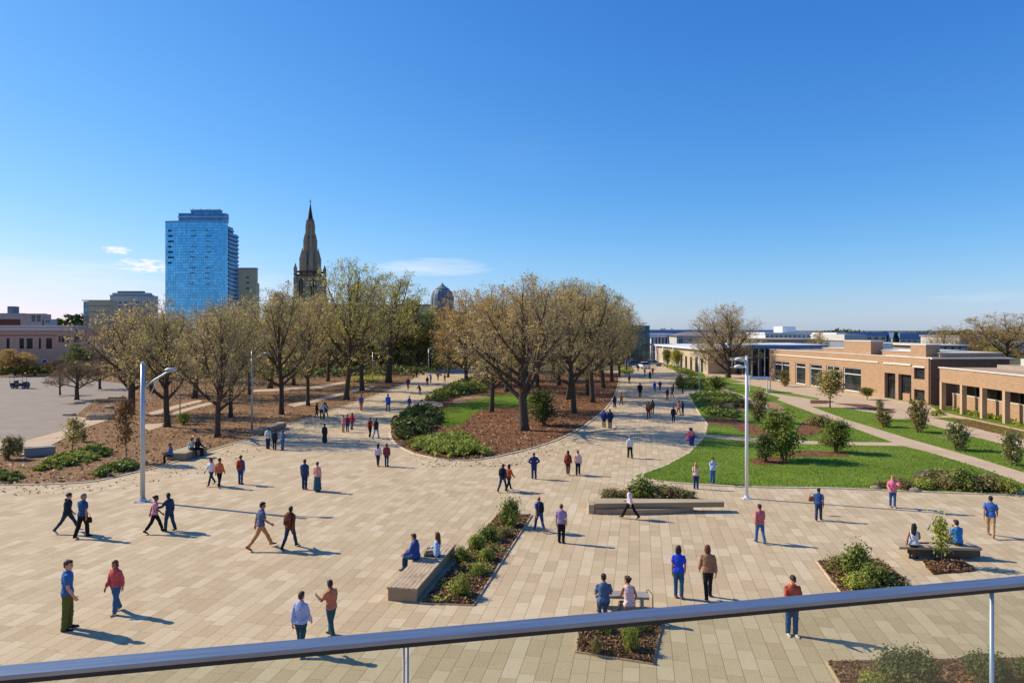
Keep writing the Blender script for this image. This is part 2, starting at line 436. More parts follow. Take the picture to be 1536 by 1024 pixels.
def person(loc, heading, height, pose, sex, hair, hcol, sk, top, tcol, bot, bcol, shoe, label, group):
    """heading: 0 walks away from the camera, 90 to the right, 180 towards it"""
    global EYE
    if EYE is None: EYE = (plain('eye_dark', (.02, .015, .012, 1), .3, .05), plain('lips', (.30, .09, .075, 1), .5, .1))
    t = thing('person', label, 'person', loc, -R(heading), group)
    s = height / 1.74; t.scale = (s, s, s)
    def child(name, me, mats):
        o = bpy.data.objects.new(name, me); COL.objects.link(o); o.parent = t; slot(o, mats); return o
    child('body', body_mesh(sex, pose), [skin(sk), *EYE])
    child({'tee': 'shirt', 'tank': 'sleeveless_top', 'long': 'shirt', 'jacket': 'jacket'}[top], top_mesh(sex, pose, top), [fabric(tcol)])
    child('skirt' if bot == 'skirt' else 'trousers', bottom_mesh(sex, pose, bot), [fabric(bcol)])
    for me in shoe_mesh(sex, pose): child('shoe', me, [fabric(shoe)])
    child('cap' if hair == 'cap' else 'hair', hair_mesh(sex, pose, hair), [hairmat(hcol)])
    return t
# ------------------------------------------------------------------ plant materials
def leafmat(name, c1, c2, trans=.25):
    key = ('leaf', name)
    if key in _mc: return _mc[key]
    t = NT('leaf_' + name)
    rnd = t.n('NewGeometry').outputs['Random Per Island']
    patch = t.noise(.55, t.coord(), 3.0, .6)      # plants differ from patch to patch
    rnd = t.math('ADD', t.math('MULTIPLY', rnd, .72), t.math('MULTIPLY', t.math('SUBTRACT', patch, .33), .85), clamp=True)
    col = t.ramp(rnd, [(0.0, c1), (.55, c2), (1.0, sc(c2, 1.45))])
    d = t.bsdf(col, .6, 0, None, .25)
    tr = t.n('BsdfTranslucent', {'Color': col}).outputs[0]
    _mc[key] = t.done(t.n('MixShader', {0: trans, 1: d, 2: tr}).outputs[0]); return _mc[key]
def barkmat(name, c):
    key = ('bark', name)
    if key in _mc: return _mc[key]
    t = NT('bark_' + name); co = t.mapping(t.coord(), scale=(6, 6, 1.2))
    a = t.noise(2.2, co, 6.0, .7)
    _mc[key] = t.done(t.bsdf(t.ramp(a, [(.3, sc(c, .55)), (.7, sc(c, 1.35))]), .95, 0, t.bump(a, .7, .06), .1)); return _mc[key]

# ------------------------------------------------------------------ trees
def rot_about(d, ang, az):
    ref = Vector((0, 0, 1)) if abs(d.z) < .95 else Vector((1, 0, 0))
    u = d.cross(ref).normalized()
    return Quaternion(d, az) @ (Quaternion(u, ang) @ d)
def ray_ell(p, d, c, rad):
    q = Vector(((p.x - c.x) / rad[0], (p.y - c.y) / rad[1], (p.z - c.z) / rad[2])); e = Vector((d.x / rad[0], d.y / rad[1], d.z / rad[2]))
    A = e.dot(e); B = q.dot(e); C = q.dot(q) - 1; D = B * B - A * C
    if D < 0: return 0.0
    return (-B + math.sqrt(D)) / A

class Tubes:
    """collects tapered tubes as numpy-free lists, cheap enough for thousands of twigs"""
    def __init__(s): s.v, s.f = [], []
    def tube(s, pts, radii, n):
        o = len(s.v); ref = Vector((1, 0, 0)); last = len(pts) - 1
        for k, p in enumerate(pts):
            d = (pts[min(k + 1, last)] - pts[max(k - 1, 0)]).normalized()
            u = ref - d * ref.dot(d)
            if u.length < .05: u = Vector((0, 1, 0)) - d * d.y
            u.normalize(); w = d.cross(u); r = radii[k]
            for i in range(n):
                a = 2 * PI * i / n
                s.v.append(p + u * (r * math.cos(a)) + w * (r * math.sin(a)))
        for k in range(last):
            for i in range(n):
                j = (i + 1) % n
                s.f.append((o + k * n + i, o + k * n + j, o + (k + 1) * n + j, o + (k + 1) * n + i))
def path(rng, p, d, L, n, up, wob):
    pts = [p.copy()]; d = d.copy()
    for k in range(n):
        d = (d + Vector((rng.uniform(-wob, wob), rng.uniform(-wob, wob), rng.uniform(-wob, wob) + up))).normalized()
        p = p + d * (L / n); pts.append(p)
    return pts
def along(pts, t):
    x = t * (len(pts) - 1); k = min(int(x), len(pts) - 2); f = x - k
    return pts[k].lerp(pts[k + 1], f), (pts[k + 1] - pts[k]).normalized()

def tree_meshes(seed, h=12.0, r=4.6, clear=.24, limbs=9, dens=1.0, leaf_n=9000, leaf_s=.12, spread=1.0, fork=True, tr=.30, fill=.5):
    """a broad vase-shaped tree: (trunk with limbs, crown of twigs and leaves)"""
    rng = random.Random(seed); nr = np.random.default_rng(seed)
    big, tw = Tubes(), Tubes(); leaf = []
    ec = Vector((0, 0, h * (clear * .55 + .5 - .02))); er = (r, r, h * (.5 - clear * .5) + h * .02)
    hc = h * clear
    tp = path(rng, Vector((0, 0, -.25)), Vector((0, 0, 1)), hc + .25, 4, .3, .05)
    big.tube([tp[0]] + tp, [tr * 1.9, tr * 1.45] + [tr * 1.05, tr * .95, tr * .9, tr * .88], 12)
    top = tp[-1]
    lead = path(rng, top, Vector((rng.uniform(-.1, .1), rng.uniform(-.1, .1), 1)), h * .60, 7, .25, .10)
    big.tube(lead, [tr * .86 * (1 - .125 * i) + .01 for i in range(8)], 9)
    L1 = []
    for i in range(limbs):
        t = (i / limbs) ** 1.2 * .62
        p, _ = along(lead, t) if i > 1 or not fork else (top - Vector((0, 0, .1 * i)), None)
        az = i * 2.4 + rng.uniform(-.35, .35)
        el = R(rng.uniform(10, 40) + 36 * (i / limbs)) if i < limbs - 1 else R(80)
        d = Vector((math.cos(az) * math.cos(el), math.sin(az) * math.cos(el), math.sin(el)))
        Lm = ray_ell(p, d, ec, er) * rng.uniform(.74, 1.05) * spread
        if Lm < .8: continue
        pts = path(rng, p, d, Lm, 7, .075, .11)
        r0 = tr * (.56 - .28 * i / limbs)
        rad = [r0 * (1 - .13 * k) + .008 for k in range(8)]
        big.tube(pts, rad, 7); L1.append((pts, Lm, r0))
    L1.append((lead[2:], h * .42, tr * .5))
    L2 = []
    for pts, Lm, r0 in L1:
        nb = int((7 + Lm * .9) * dens)
        for j in range(nb):
            t = .22 + .76 * (j + rng.random() * .6) / nb
            p, d = along(pts, min(t, .99))
            nd = rot_about(d, R(rng.uniform(28, 58)), j * 2.4 + rng.uniform(-.5, .5)); nd.z += .12; nd.normalize()
            L = min(Lm * (.62 - .34 * t), ray_ell(p, nd, ec, er) * .98) * rng.uniform(.75, 1.05)
            if L < .35: continue
            q = path(rng, p, nd, L, 4, .06, .15)
            rr = max(.018, r0 * (.42 - .24 * t))
            big.tube(q, [rr, rr * .8, rr * .6, rr * .42, rr * .25], 5); L2.append((q, L, rr))
    L3 = []
    for pts, Lm, r0 in L2:
        nb = int((5 + Lm * 1.5) * dens)
        for j in range(nb):
            t = .15 + .84 * (j + rng.random()) / nb
            p, d = along(pts, min(t, .99))
            nd = rot_about(d, R(rng.uniform(25, 60)), rng.uniform(0, 6.28)); nd.z += .10; nd.normalize()
            L = min(Lm * (.6 - .25 * t) + .25, ray_ell(p, nd, ec, er) + .25) * rng.uniform(.7, 1.1)
            if L < .2: L = .2
            q = path(rng, p, nd, L, 3, .05, .2)
            tw.tube(q, [max(.012, r0 * .5), .010, .008, .005], 3); L3.append((q, L))
    for pts, Lm in L3:
        for j in range(int(2 + Lm * 3.0 * dens)):
            p, d = along(pts, .25 + .74 * rng.random())
            nd = rot_about(d, R(rng.uniform(25, 65)), rng.uniform(0, 6.28))
            q = path(rng, p, nd, rng.uniform(.25, .6), 2, .05, .2)
            tw.tube(q, [.0075, .006, .004], 3); leaf.append(q[1]); leaf.append(q[2])
        leaf.append(pts[-1]); leaf.append(pts[-2])
    lp = np.array([tuple(p) for p in leaf])
    idx = nr.integers(0, len(lp), leaf_n); pp = lp[idx] + nr.normal(size=(leaf_n, 3)) * .10
    if fill < 1.0:      # leaf buds come in patches: drop whole clumps so sky shows through
        cell = np.floor(pp / .8).astype(np.int64); hsh = ((cell[:, 0] * 73856093) ^ (cell[:, 1] * 19349663) ^ (cell[:, 2] * 83492791)) % 1000 / 1000.0
        pp = pp[hsh < fill]
    lv, lq = cards(nr, pp, leaf_s, .2)
    tm = bpy.data.meshes.new('trunk'); tm.from_pydata([tuple(v) for v in big.v], [], big.f); tm.polygons.foreach_set('use_smooth', [True] * len(tm.polygons))
    tv = np.array([tuple(v) for v in tw.v]); tq = np.array(tw.f)
    cm = np_mesh('crown', np.vstack([tv, lv]), quads=np.vstack([tq, lq + len(tv)]))
    mi = np.zeros(len(cm.polygons), dtype=np.int32); mi[len(tq):] = 1
    cm.polygons.foreach_set('material_index', mi)
    return tm, cm

def spruce_meshes(seed, h=8.0, r=2.0):
    rng = random.Random(seed); nr = np.random.default_rng(seed); big = Tubes(); pts = []
    big.tube([Vector((0, 0, -.2)), Vector((0, 0, h * .5)), Vector((0, 0, h * .98))], [.17, .10, .02], 7)
    for k in range(120):
        t = k / 120.0; z = h * (.08 + .9 * t); az = k * 2.4; L = r * (1 - t) ** .85 * rng.uniform(.8, 1.12) + .1
        for s in range(26):
            f = rng.random(); w = (1 - f) * .28
            pts.append((math.cos(az) * L * f + rng.gauss(0, w * .6), math.sin(az) * L * f + rng.gauss(0, w * .6), z - .32 * L * f + rng.gauss(0, .06)))
    tm = bpy.data.meshes.new('trunk'); tm.from_pydata([tuple(v) for v in big.v], [], big.f)
    v, q = cards(nr, np.array(pts), .20, .1); cm = np_mesh('crown', v, quads=q)
    cm.polygons.foreach_set('material_index', np.ones(len(cm.polygons), dtype=np.int32)); return tm, cm

def small_tree_meshes(seed, h=4.0, r=1.1, clear=.35, leaf_n=2600, leaf_s=.14, tr=.05, stems=1, fill=1.0):
    """young tree or tall shrub with a leafy crown"""
    rng = random.Random(seed); nr = np.random.default_rng(seed); big = Tubes(); pts = []
    for s in range(stems):
        b = Vector((rng.uniform(-.25, .25), rng.uniform(-.25, .25), -.1)) if stems > 1 else Vector((0, 0, -.1))
        d = Vector((rng.uniform(-.25, .25), rng.uniform(-.25, .25), 1)).normalized() if stems > 1 else Vector((.02, .01, 1))
        st = path(rng, b, d, h * .93, 6, .12, .06)
        big.tube(st, [tr * (1 - .13 * i) + .004 for i in range(7)], 7)
        nb = 30 // stems + 6
        for j in range(nb):
            t = clear + (1 - clear) * (j + rng.random()) / nb
            p, dd = along(st, min(t, .99)); az = j * 2.4 + rng.random(); e = R(rng.uniform(15, 60))
            u = (t - clear) / (1 - clear); env = r * (math.sin(PI * min(.97, .18 + .8 * u)) ** .7) * rng.uniform(.65, 1.15)
            q = path(rng, p, Vector((math.cos(az) * math.cos(e), math.sin(az) * math.cos(e), math.sin(e))), max(.15, env), 4, .06, .16)
            big.tube(q, [tr * .3 + .003, tr * .24, tr * .18, tr * .12, .003], 4)
            for k in range(leaf_n // (nb * stems)):
                f = .25 + .75 * rng.random() ** .7; a, _ = along(q, min(f, .999)); g = .10 + .12 * r
                pts.append((a.x + rng.gauss(0, g), a.y + rng.gauss(0, g), a.z + rng.gauss(0, g)))
    pts = np.array(pts)
    if fill < 1:
        cell = np.floor(pts / .4).astype(np.int64); hsh = ((cell[:, 0] * 73856093) ^ (cell[:, 1] * 19349663) ^ (cell[:, 2] * 83492791)) % 1000 / 1000.0
        pts = pts[hsh < fill]
    tm = bpy.data.meshes.new('trunk'); tm.from_pydata([tuple(v) for v in big.v], [], big.f)
    v, q = cards(nr, pts, leaf_s, .25); cm = np_mesh('crown', v, quads=q)
    cm.polygons.foreach_set('material_index', np.ones(len(cm.polygons), dtype=np.int32)); return tm, cm

def shrub_meshes(seed, leaf_n=1500, leaf_s=.07, tall=1.0, loose=.5, lobes=7):
    """unit shrub (radius 1, height `tall`): stems and leaf sprays in uneven lobes"""
    rng = random.Random(seed); nr = np.random.default_rng(seed); st = Tubes(); pts = []; nv = []
    for k in range(lobes):
        az = k * 2.4 + rng.uniform(-.4, .4); rr = .62 * math.sqrt((k + .3) / lobes); zc = tall * rng.uniform(.38, .80) * (1.06 - .45 * rr)
        c = np.array((math.cos(az) * rr, math.sin(az) * rr, zc)); lr = rng.uniform(.26, .42)
        for s in range(7):
            b = Vector((c[0] * .25 + rng.uniform(-.08, .08), c[1] * .25 + rng.uniform(-.08, .08), -.04)); e = Vector((c[0] + rng.gauss(0, lr * .5), c[1] + rng.gauss(0, lr * .5), c[2] + lr * .7 * rng.random() * tall))
            m = b.lerp(e, .5) + Vector((rng.gauss(0, .05), rng.gauss(0, .05), .06)); st.tube([b, m, e], [.016, .011, .004], 4)
        n = leaf_n // lobes; d = nr.normal(size=(n, 3)); d /= np.linalg.norm(d, axis=1)[:, None]
        rad = lr * (nr.random(n)[:, None] ** (.33)) * (1 + loose * .5 * nr.normal(size=(n, 1)))
        p = c + d * rad * np.array((1, 1, .9 * max(tall, .6))); pts.append(p); nv.append(d)
    pts = np.vstack(pts); nv = np.vstack(nv); keep = pts[:, 2] > .02; pts, nv = pts[keep], nv[keep]
    v, q = cards(nr, pts, leaf_s, .2, 1.8, nv * .9)
    fm = np_mesh('foliage', v, quads=q); sm = bpy.data.meshes.new('stem'); sm.from_pydata([tuple(x) for x in st.v], [], st.f)
    return sm, fm

BARK = barkmat('brown', (.098, .074, .052, 1)); BARKG = barkmat('grey', (.13, .105, .082, 1)); TWIG = barkmat('twig', (.42, .33, .21, 1))
LEAF = dict(
    bud=leafmat('bud', (.17, .118, .045, 1), (.62, .48, .19, 1), .5),
    olive=leafmat('olive', (.15, .115, .042, 1), (.50, .42, .15, 1), .45),
    gold=leafmat('gold', (.21, .14, .036, 1), (.60, .41, .12, 1), .45),
    spring=leafmat('spring', (.17, .175, .035, 1), (.54, .50, .11, 1), .45),
    brown=leafmat('brown', (.11, .055, .022, 1), (.23, .125, .05, 1)),
    green=leafmat('green', (.08, .11, .018, 1), (.21, .245, .045, 1)),
    lime=leafmat('lime', (.14, .17, .02, 1), (.33, .36, .06, 1)),
    dark=leafmat('dark', (.034, .052, .014, 1), (.11, .14, .032, 1)),
    dry=leafmat('dry', (.11, .095, .03, 1), (.27, .225, .08, 1)),
    sage=leafmat('sage', (.09, .10, .035, 1), (.25, .25, .09, 1)),
    spruce=leafmat('spruce', (.010, .020, .014, 1), (.03, .05, .035, 1)))
_tp = {}
def place_tree(proto, loc, sx, sz, rotz, leaf, label, cat='tree', group=None, bark=None, name='tree'):
    tm, cm = proto
    t = thing(name, label, cat, loc, rotz, group); t.scale = (sx, sx, sz)
    a = bpy.data.objects.new('trunk', tm); COL.objects.link(a); a.parent = t; slot(a, [bark or BARK])
    b = bpy.data.objects.new('crown', cm); COL.objects.link(b); b.parent = t; slot(b, [TWIG, LEAF[leaf]])
    return t
def place_shrub(proto, loc, r, h, rotz, leaf, label, group=None, name='shrub', cat='shrub'):
    sm, fm = proto
    t = thing(name, label, cat, loc, rotz, group); t.scale = (r, r, h)
    a = bpy.data.objects.new('stem', sm); COL.objects.link(a); a.parent = t; slot(a, [BARK])
    b = bpy.data.objects.new('foliage', fm); COL.objects.link(b); b.parent = t; slot(b, [LEAF[leaf]])
    return t
# ------------------------------------------------------------------ ground materials
PAVE_ROT = R(10.6)
def paving_mat():
    t = NT('stone_paving'); co = t.coord()
    uv = t.mapping(co, rot=(0, 0, PAVE_ROT)); xyz = t.n('SeparateXYZ', {0: uv}); x, y = xyz.outputs[0], xyz.outputs[1]
    W = 0.42
    rf = t.math('DIVIDE', x, W); row = t.math('FLOOR', rf); fx = t.math('FRACT', rf)
    w1 = t.n('TexWhiteNoise', {'W': row}, noise_dimensions='1D'); r1 = w1.outputs[0]
    L = t.math('ADD', t.math('MULTIPLY', r1, .5), .62)
    cf = t.math('ADD', t.math('DIVIDE', y, L), t.math('MULTIPLY', r1, 37.3)); colm = t.math('FLOOR', cf); fy = t.math('FRACT', cf)
    cell = t.n('CombineXYZ', {0: row, 1: colm}).outputs[0]
    wn = t.n('TexWhiteNoise', {'Vector': cell}, noise_dimensions='3D').outputs[0]
    big = t.noise(.09, co, 4.0, .6); mid = t.noise(1.1, co, 5.0, .65); fine = t.noise(38.0, co, 4.0, .7)
    tone = t.math('ADD', t.math('MULTIPLY', wn, .47), t.math('ADD', t.math('MULTIPLY', mid, .29), t.math('MULTIPLY', big, .24)))
    col = t.ramp(tone, [(.06, rgb(162, 137, 100)), (.34, rgb(193, 168, 129)), (.62, rgb(208, 185, 146)), (.90, rgb(232, 214, 182))])
    col = t.mix(t.math('MULTIPLY', t.math('SUBTRACT', fine, .32), 1.0, clamp=True), sc(rgb(150, 126, 98), .8), col, 'MIX') if False else t.mix(.36, col, t.ramp(fine, [(.3, rgb(104, 86, 62)), (.7, rgb(222, 206, 172))]))
    ex = t.math('MULTIPLY', t.math('MINIMUM', fx, t.math('SUBTRACT', 1.0, fx)), W)
    ey = t.math('MULTIPLY', t.math('MINIMUM', fy, t.math('SUBTRACT', 1.0, fy)), L)
    d = t.math('MINIMUM', ex, t.math('MULTIPLY', ey, 1.3))
    j = t.math('SUBTRACT', 1.0, t.math('MULTIPLY', t.math('SUBTRACT', d, .003), 180.0, clamp=True), clamp=True)
    # stains: blotches with their own outline
    st = t.ramp(t.noise(.55, co, 6.0, .7), [(.60, (0, 0, 0, 1)), (.72, (1, 1, 1, 1))])
    col = t.mix(t.math('MULTIPLY', st, .30), col, rgb(140, 118, 92))
    col = t.mix(t.math('MULTIPLY', j, .72), col, rgb(78, 60, 40))
    nm = t.bump(t.math('SUBTRACT', t.math('MULTIPLY', fine, .3), t.math('MULTIPLY', j, .8)), .35, .012)
    return t.done(t.bsdf(col, .82, 0, nm, .25))
def mulch_mat(name, c1, c2, c3):
    t = NT(name); co = t.coord()
    v = t.n('TexVoronoi', {'Vector': t.mapping(co, scale=(1, 1.0, 1)), 'Scale': 17.0, 'Randomness': 1.0}); vr = t.n('SeparateColor', {0: v.outputs['Color']}).outputs[0]
    a = t.noise(.35, co, 5.0, .6); b = t.noise(3.2, co, 6.0, .75)
    f = t.math('ADD', t.math('MULTIPLY', vr, .5), t.math('ADD', t.math('MULTIPLY', a, .25), t.math('MULTIPLY', b, .3)))
    col = t.ramp(f, [(.22, c1), (.50, c2), (.80, c3)])
    return t.done(t.bsdf(col, .95, 0, t.bump(t.math('ADD', vr, b), .9, .05), .1))
def grass_mat(name, c1, c2, c3):
    t = NT(name); co = t.coord()
    a = t.noise(.16, co, 5.0, .6); b = t.noise(2.2, co, 6.0, .75); c = t.noise(26.0, co, 3.0, .7)
    f = t.math('ADD', t.math('MULTIPLY', a, .45), t.math('ADD', t.math('MULTIPLY', b, .35), t.math('MULTIPLY', c, .28)))
    return t.done(t.bsdf(t.ramp(f, [(.38, c1), (.54, c2), (.72, c3)]), .9, 0, t.bump(t.math('ADD', b, c), .8, .06), .15))
def concrete_mat(name, c, joint=1.5):
    t = NT(name); co = t.coord()
    a = t.noise(.5, co, 6.0, .65); b = t.noise(24.0, co, 4.0, .7)
    col = t.ramp(t.math('ADD', t.math('MULTIPLY', a, .65), t.math('MULTIPLY', b, .35)), [(.3, sc(c, .80)), (.7, sc(c, 1.15))])
    return t.done(t.bsdf(col, .88, 0, t.bump(b, .2, .01), .2))
M_PAVE = paving_mat()
M_MULCH = mulch_mat('bark_mulch', rgb(72, 52, 34), rgb(136, 102, 70), rgb(190, 154, 112))
M_MULCHR = mulch_mat('red_mulch', rgb(62, 42, 28), rgb(118, 80, 54), rgb(168, 124, 88))
M_MULCHD = mulch_mat('dark_mulch', rgb(46, 30, 22), rgb(108, 72, 50), rgb(170, 126, 92))
M_GRASS = grass_mat('lawn_grass', rgb(78, 100, 30), rgb(112, 136, 46), rgb(152, 160, 74))
M_CONC = concrete_mat('pale_concrete', rgb(196, 172, 142))
M_LOT = concrete_mat('lot_surface', rgb(152, 139, 124))
M_KERB = concrete_mat('kerb_concrete', rgb(212, 196, 168))
M_EARTH = mulch_mat('bare_earth', rgb(122, 92, 66), rgb(172, 134, 100), rgb(200, 164, 128))
M_FIELD = grass_mat('far_ground', rgb(70, 68, 40), rgb(96, 90, 54), rgb(124, 112, 74))

def smooth_poly(pts, it=2):
    for _ in range(it):
        q = []
        for i in range(len(pts)):
            a, b = pts[i], pts[(i + 1) % len(pts)]
            q += [a.lerp(b, .25), a.lerp(b, .75)]
        pts = q
    return pts
def sheet(name, pts, z, mat, z0=0.0, smooth=0, rough=0.0, seed=0, world=False, thing_label=None):
    """flat sheet with skirts; pts are photo pixels on the ground, or world points"""
    w = [Vector((p[0], p[1], 0)) if world else Vector((*G(*p)[:2], 0)) for p in pts]
    if smooth: w = smooth_poly(w, smooth)
    if rough:
        rg = random.Random(seed); q = []
        for i in range(len(w)):
            a, b = w[i], w[(i + 1) % len(w)]; n = max(1, min(60, int((b - a).length / .35)))
            for k in range(n): q.append(a.lerp(b, k / n) + Vector((rg.gauss(0, rough), rg.gauss(0, rough), 0)))
        w = q
    tri = tessellate_polygon([w]); n = len(w); mb = MB()
    fs = []
    for t in tri:
        a, b, c = (w[i] for i in t)
        fs.append(t if (b - a).cross(c - a).z > 0 else (t[0], t[2], t[1]))
    vs = [(p.x, p.y, z) for p in w] + [(p.x, p.y, z0) for p in w]
    mb.add(vs, fs + [(i, (i + 1) % n, n + (i + 1) % n, n + i) for i in range(n)])
    if name in ('yard_surface', 'apron_path', 'bed_path', 'island_lawn', 'island_earth', 'spur_paving', 'lawn_path', 'forecourt_paving', 'mulch_patch', 'earth_patch'):
        OVER.append((w, (min(p.x for p in w), max(p.x for p in w), min(p.y for p in w), max(p.y for p in w))))
    o = mb.build(name, mat); kind(o, 'structure'); return o, w
def inside(w, x, y):
    c = False; n = len(w)
    for i in range(n):
        a, b = w[i], w[i - 1]
        if (a.y > y) != (b.y > y) and x < (b.x - a.x) * (y - a.y) / (b.y - a.y) + a.x: c = not c
    return c
OVER = []      # overlays (walks, yard, patches) on which no chips or blades lie
def scatter(w, n, rng, near=0.0, clear=False):
    """n random points in the polygon; near>0 favours the parts closer to the camera"""
    xs = [p.x for p in w]; ys = [p.y for p in w]; out = []; x0, x1, y0, y1 = min(xs), max(xs), min(ys), max(ys); tries = 0
    while len(out) < n and tries < n * 40:
        tries += 1; x = rng.uniform(x0, x1); y = y0 + (y1 - y0) * rng.random() ** (1 + near)
        if inside(w, x, y) and not (clear and any(b[0] < x < b[1] and b[2] < y < b[3] and inside(o, x, y) for o, b in OVER)): out.append((x, y))
    return out
def edge_dist(w, x, y):
    m = 1e9
    for i in range(len(w)):
        a, b = w[i - 1], w[i]; dx, dy = b.x - a.x, b.y - a.y; L = dx * dx + dy * dy or 1e-9
        t = max(0, min(1, ((x - a.x) * dx + (y - a.y) * dy) / L)); m = min(m, math.hypot(x - a.x - dx * t, y - a.y - dy * t))
    return m
def cover(name, pts, z, hgt, leaf, n, size, seed, world=False, lump=1.1, smooth=2):
    """low ground-cover planting: leaf sprays over a lumpy height field"""
    w = [Vector((p[0], p[1], 0)) if world else Vector((*G(*p)[:2], 0)) for p in pts]
    if smooth: w = smooth_poly(w, smooth)
    rng = random.Random(seed); nr = np.random.default_rng(seed); P = []
    for x, y in scatter(w, n, rng, .3):
        e = min(1.0, edge_dist(w, x, y) / (hgt * .9 + .12))
        f = .5 + .5 * mnoise.noise(Vector((x * lump, y * lump, seed * 3.1))) + .35 * mnoise.noise(Vector((x * lump * 2.7, y * lump * 2.7, seed)))
        hh = hgt * (.30 + .70 * max(0, min(1.2, f))) * (.25 + .75 * math.sqrt(e))
        ed = edge_dist(w, x, y); g = mnoise.noise(Vector((x * 1.3, y * 1.3, seed + 9.0))) + .6 * mnoise.noise(Vector((x * 3.1, y * 3.1, seed)))
        if ed < .9 * hgt + .5 and g < -.05 + .35 * (1 - ed / (.9 * hgt + .5)): continue      # ragged edge
        if g < -.42: continue                                                                # holes in the planting
        P.append((x + rng.gauss(0, .09), y + rng.gauss(0, .09), z + hh * (1 + .3 * rng.gauss(0, .5)) * (1 - .62 * rng.random() ** 1.5)))
    P = np.array(P); P[:, 2] = np.maximum(P[:, 2], z + .02); v, q = cards(nr, P, size, .35, 2.2)
    me = np_mesh(name, v, quads=q); o = link(name, me, LEAF[leaf]); kind(o, 'stuff'); return o
def grass_blades(name, polys, z, n, h, mat, seed):
    rng = random.Random(seed); nr = np.random.default_rng(seed); P = []
    for w, k, cl in polys: P += scatter(w, int(n * k), rng, .8, cl)
    P = np.array([(x, y, z) for x, y in P]); m = len(P)
    a = nr.random(m) * 6.283; hh = h * (.5 + nr.random(m)); s = np.stack([np.cos(a), np.sin(a), np.zeros(m)], 1) * (.022)
    tip = P + np.stack([nr.normal(size=m) * .03, nr.normal(size=m) * .03, hh], 1)
    v = np.stack([P - s, P + s, tip], 1).reshape(-1, 3)
    me = np_mesh(name, v, tris=np.arange(3 * m).reshape(-1, 3)); o = link(name, me, mat); kind(o, 'stuff'); return o
def chips(name, polys, z, n, size, mat, seed):
    rng = random.Random(seed); nr = np.random.default_rng(seed); P = []
    for w, k in polys: P += scatter(w, int(n * k), rng, .6, True)
    P = np.array([(x, y, z + .012 + .03 * rng.random()) for x, y in P])
    v, q = cards(nr, P, size, .8, 2.2); me = np_mesh(name, v, quads=q); o = link(name, me, mat); kind(o, 'stuff'); return o
def kerb_line(name, pts, width, z, closed=False, smooth=0, mat=None, world=False):
    w = [Vector((p[0], p[1], 0)) if world else Vector((*G(*p)[:2], 0)) for p in pts]
    if smooth:
        for _ in range(smooth):
            q = [w[0]]
            for i in range(len(w) - 1): q += [w[i].lerp(w[i + 1], .25), w[i].lerp(w[i + 1], .75)]
            w = q + [w[-1]]
    mb = MB(); L, Rr = [], []; n = len(w)
    for i, p in enumerate(w):
        a, b = w[max(0, i - 1)], w[min(n - 1, i + 1)]; d = (b - a).normalized(); nn = Vector((-d.y, d.x, 0)) * width / 2
        L.append(p + nn); Rr.append(p - nn)
    vs = [(p.x, p.y, z) for p in L] + [(p.x, p.y, z) for p in Rr] + [(p.x, p.y, 0) for p in L] + [(p.x, p.y, 0) for p in Rr]; fs = []
    for i in range(n - 1): fs += [(n + i, n + i + 1, i + 1, i), (i, i + 1, 2 * n + i + 1, 2 * n + i), (n + i + 1, n + i, 3 * n + i, 3 * n + i + 1)]
    fs += [(0, 2 * n, 3 * n, n), (n - 1, 2 * n - 1, 4 * n - 1, 3 * n - 1)]
    mb.add(vs, fs); o = mb.build(name, mat or M_KERB); kind(o, 'structure'); return o

# ------------------------------------------------------------------ the ground itself
mb = MB(); mb.quad((-6000, -400, -.02), (6000, -400, -.02), (6000, 9000, -.02), (-6000, 9000, -.02)); kind(mb.build('ground', M_FIELD), 'structure')
sheet('plaza_paving', [(-62, 2.0), (60, 2.0), (60, 36), (46, 40), (30, 44), (20, 52)] + [tuple(G(*p)[:2]) for p in ((1090, 650), (1078, 612), (1064, 590), (1030, 570), (1018, 556), (992, 544), (952, 544), (944, 552), (925, 556), (740, 560), (704, 553), (625, 553), (600, 563), (560, 578), (520, 592), (460, 612), (390, 640), (300, 670), (230, 690), (130, 712), (0, 718))] + [(-62, 40)], .006, M_PAVE, -.02, world=True)
# left mulch bed, the vehicle yard and its apron
LB = [(-260, 733), (0, 727.5), (82, 725.6), (137, 723), (175, 714.6), (210, 706), (241, 699.6), (273, 688.7), (314, 675.5), (327, 671), (379, 656.5), (409, 643), (478, 621), (538, 600.5), (573, 588), (609, 574.5), (628, 562), (636, 553)]
_, W_LB = sheet('mulch_bed', LB + [(560, 545), (400, 545), (220, 552), (120, 556), (-60, 556), (-260, 600)], .05, M_MULCH, rough=.03, seed=3)
sheet('yard_surface', [(-260, 668), (0, 662), (37, 661.5), (93, 646), (113, 625), (128, 612), (137, 605), (122, 601), (190, 596), (205, 584), (180, 575), (120, 568), (60, 564), (-120, 564), (-260, 580)], .062, M_LOT)
sheet('apron_path', [(-260, 690), (0, 683), (37, 684), (64, 675.5), (128, 642), (166, 629.5), (150, 628.5), (127, 627), (113, 625.5), (93, 646.5), (37, 662), (0, 662.6), (-260, 668.6)], .072, M_CONC)
sheet('bed_path', [(216, 637), (247, 635), (243, 640), (225, 646), (214, 645)], .066, M_CONC)
sheet('bed_path', [(254, 622), (268, 616), (300, 607), (318, 603), (322, 606), (290, 614), (270, 621), (258, 625)], .066, M_CONC)
sheet('bed_path', [(222, 620), (250, 612), (285, 603), (300, 600), (304, 602.5), (262, 614), (230, 624)], .066, M_CONC)
sheet('bed_path', [(430, 607), (470, 600), (505, 591), (545, 582), (560, 579), (562, 581.5), (520, 591), (480, 602), (440, 611)], .066, M_CONC)
sheet('bed_path', [(380, 585), (420, 583), (470, 580), (520, 572), (524, 574), (480, 583), (425, 586.5), (380, 588)], .066, M_CONC)
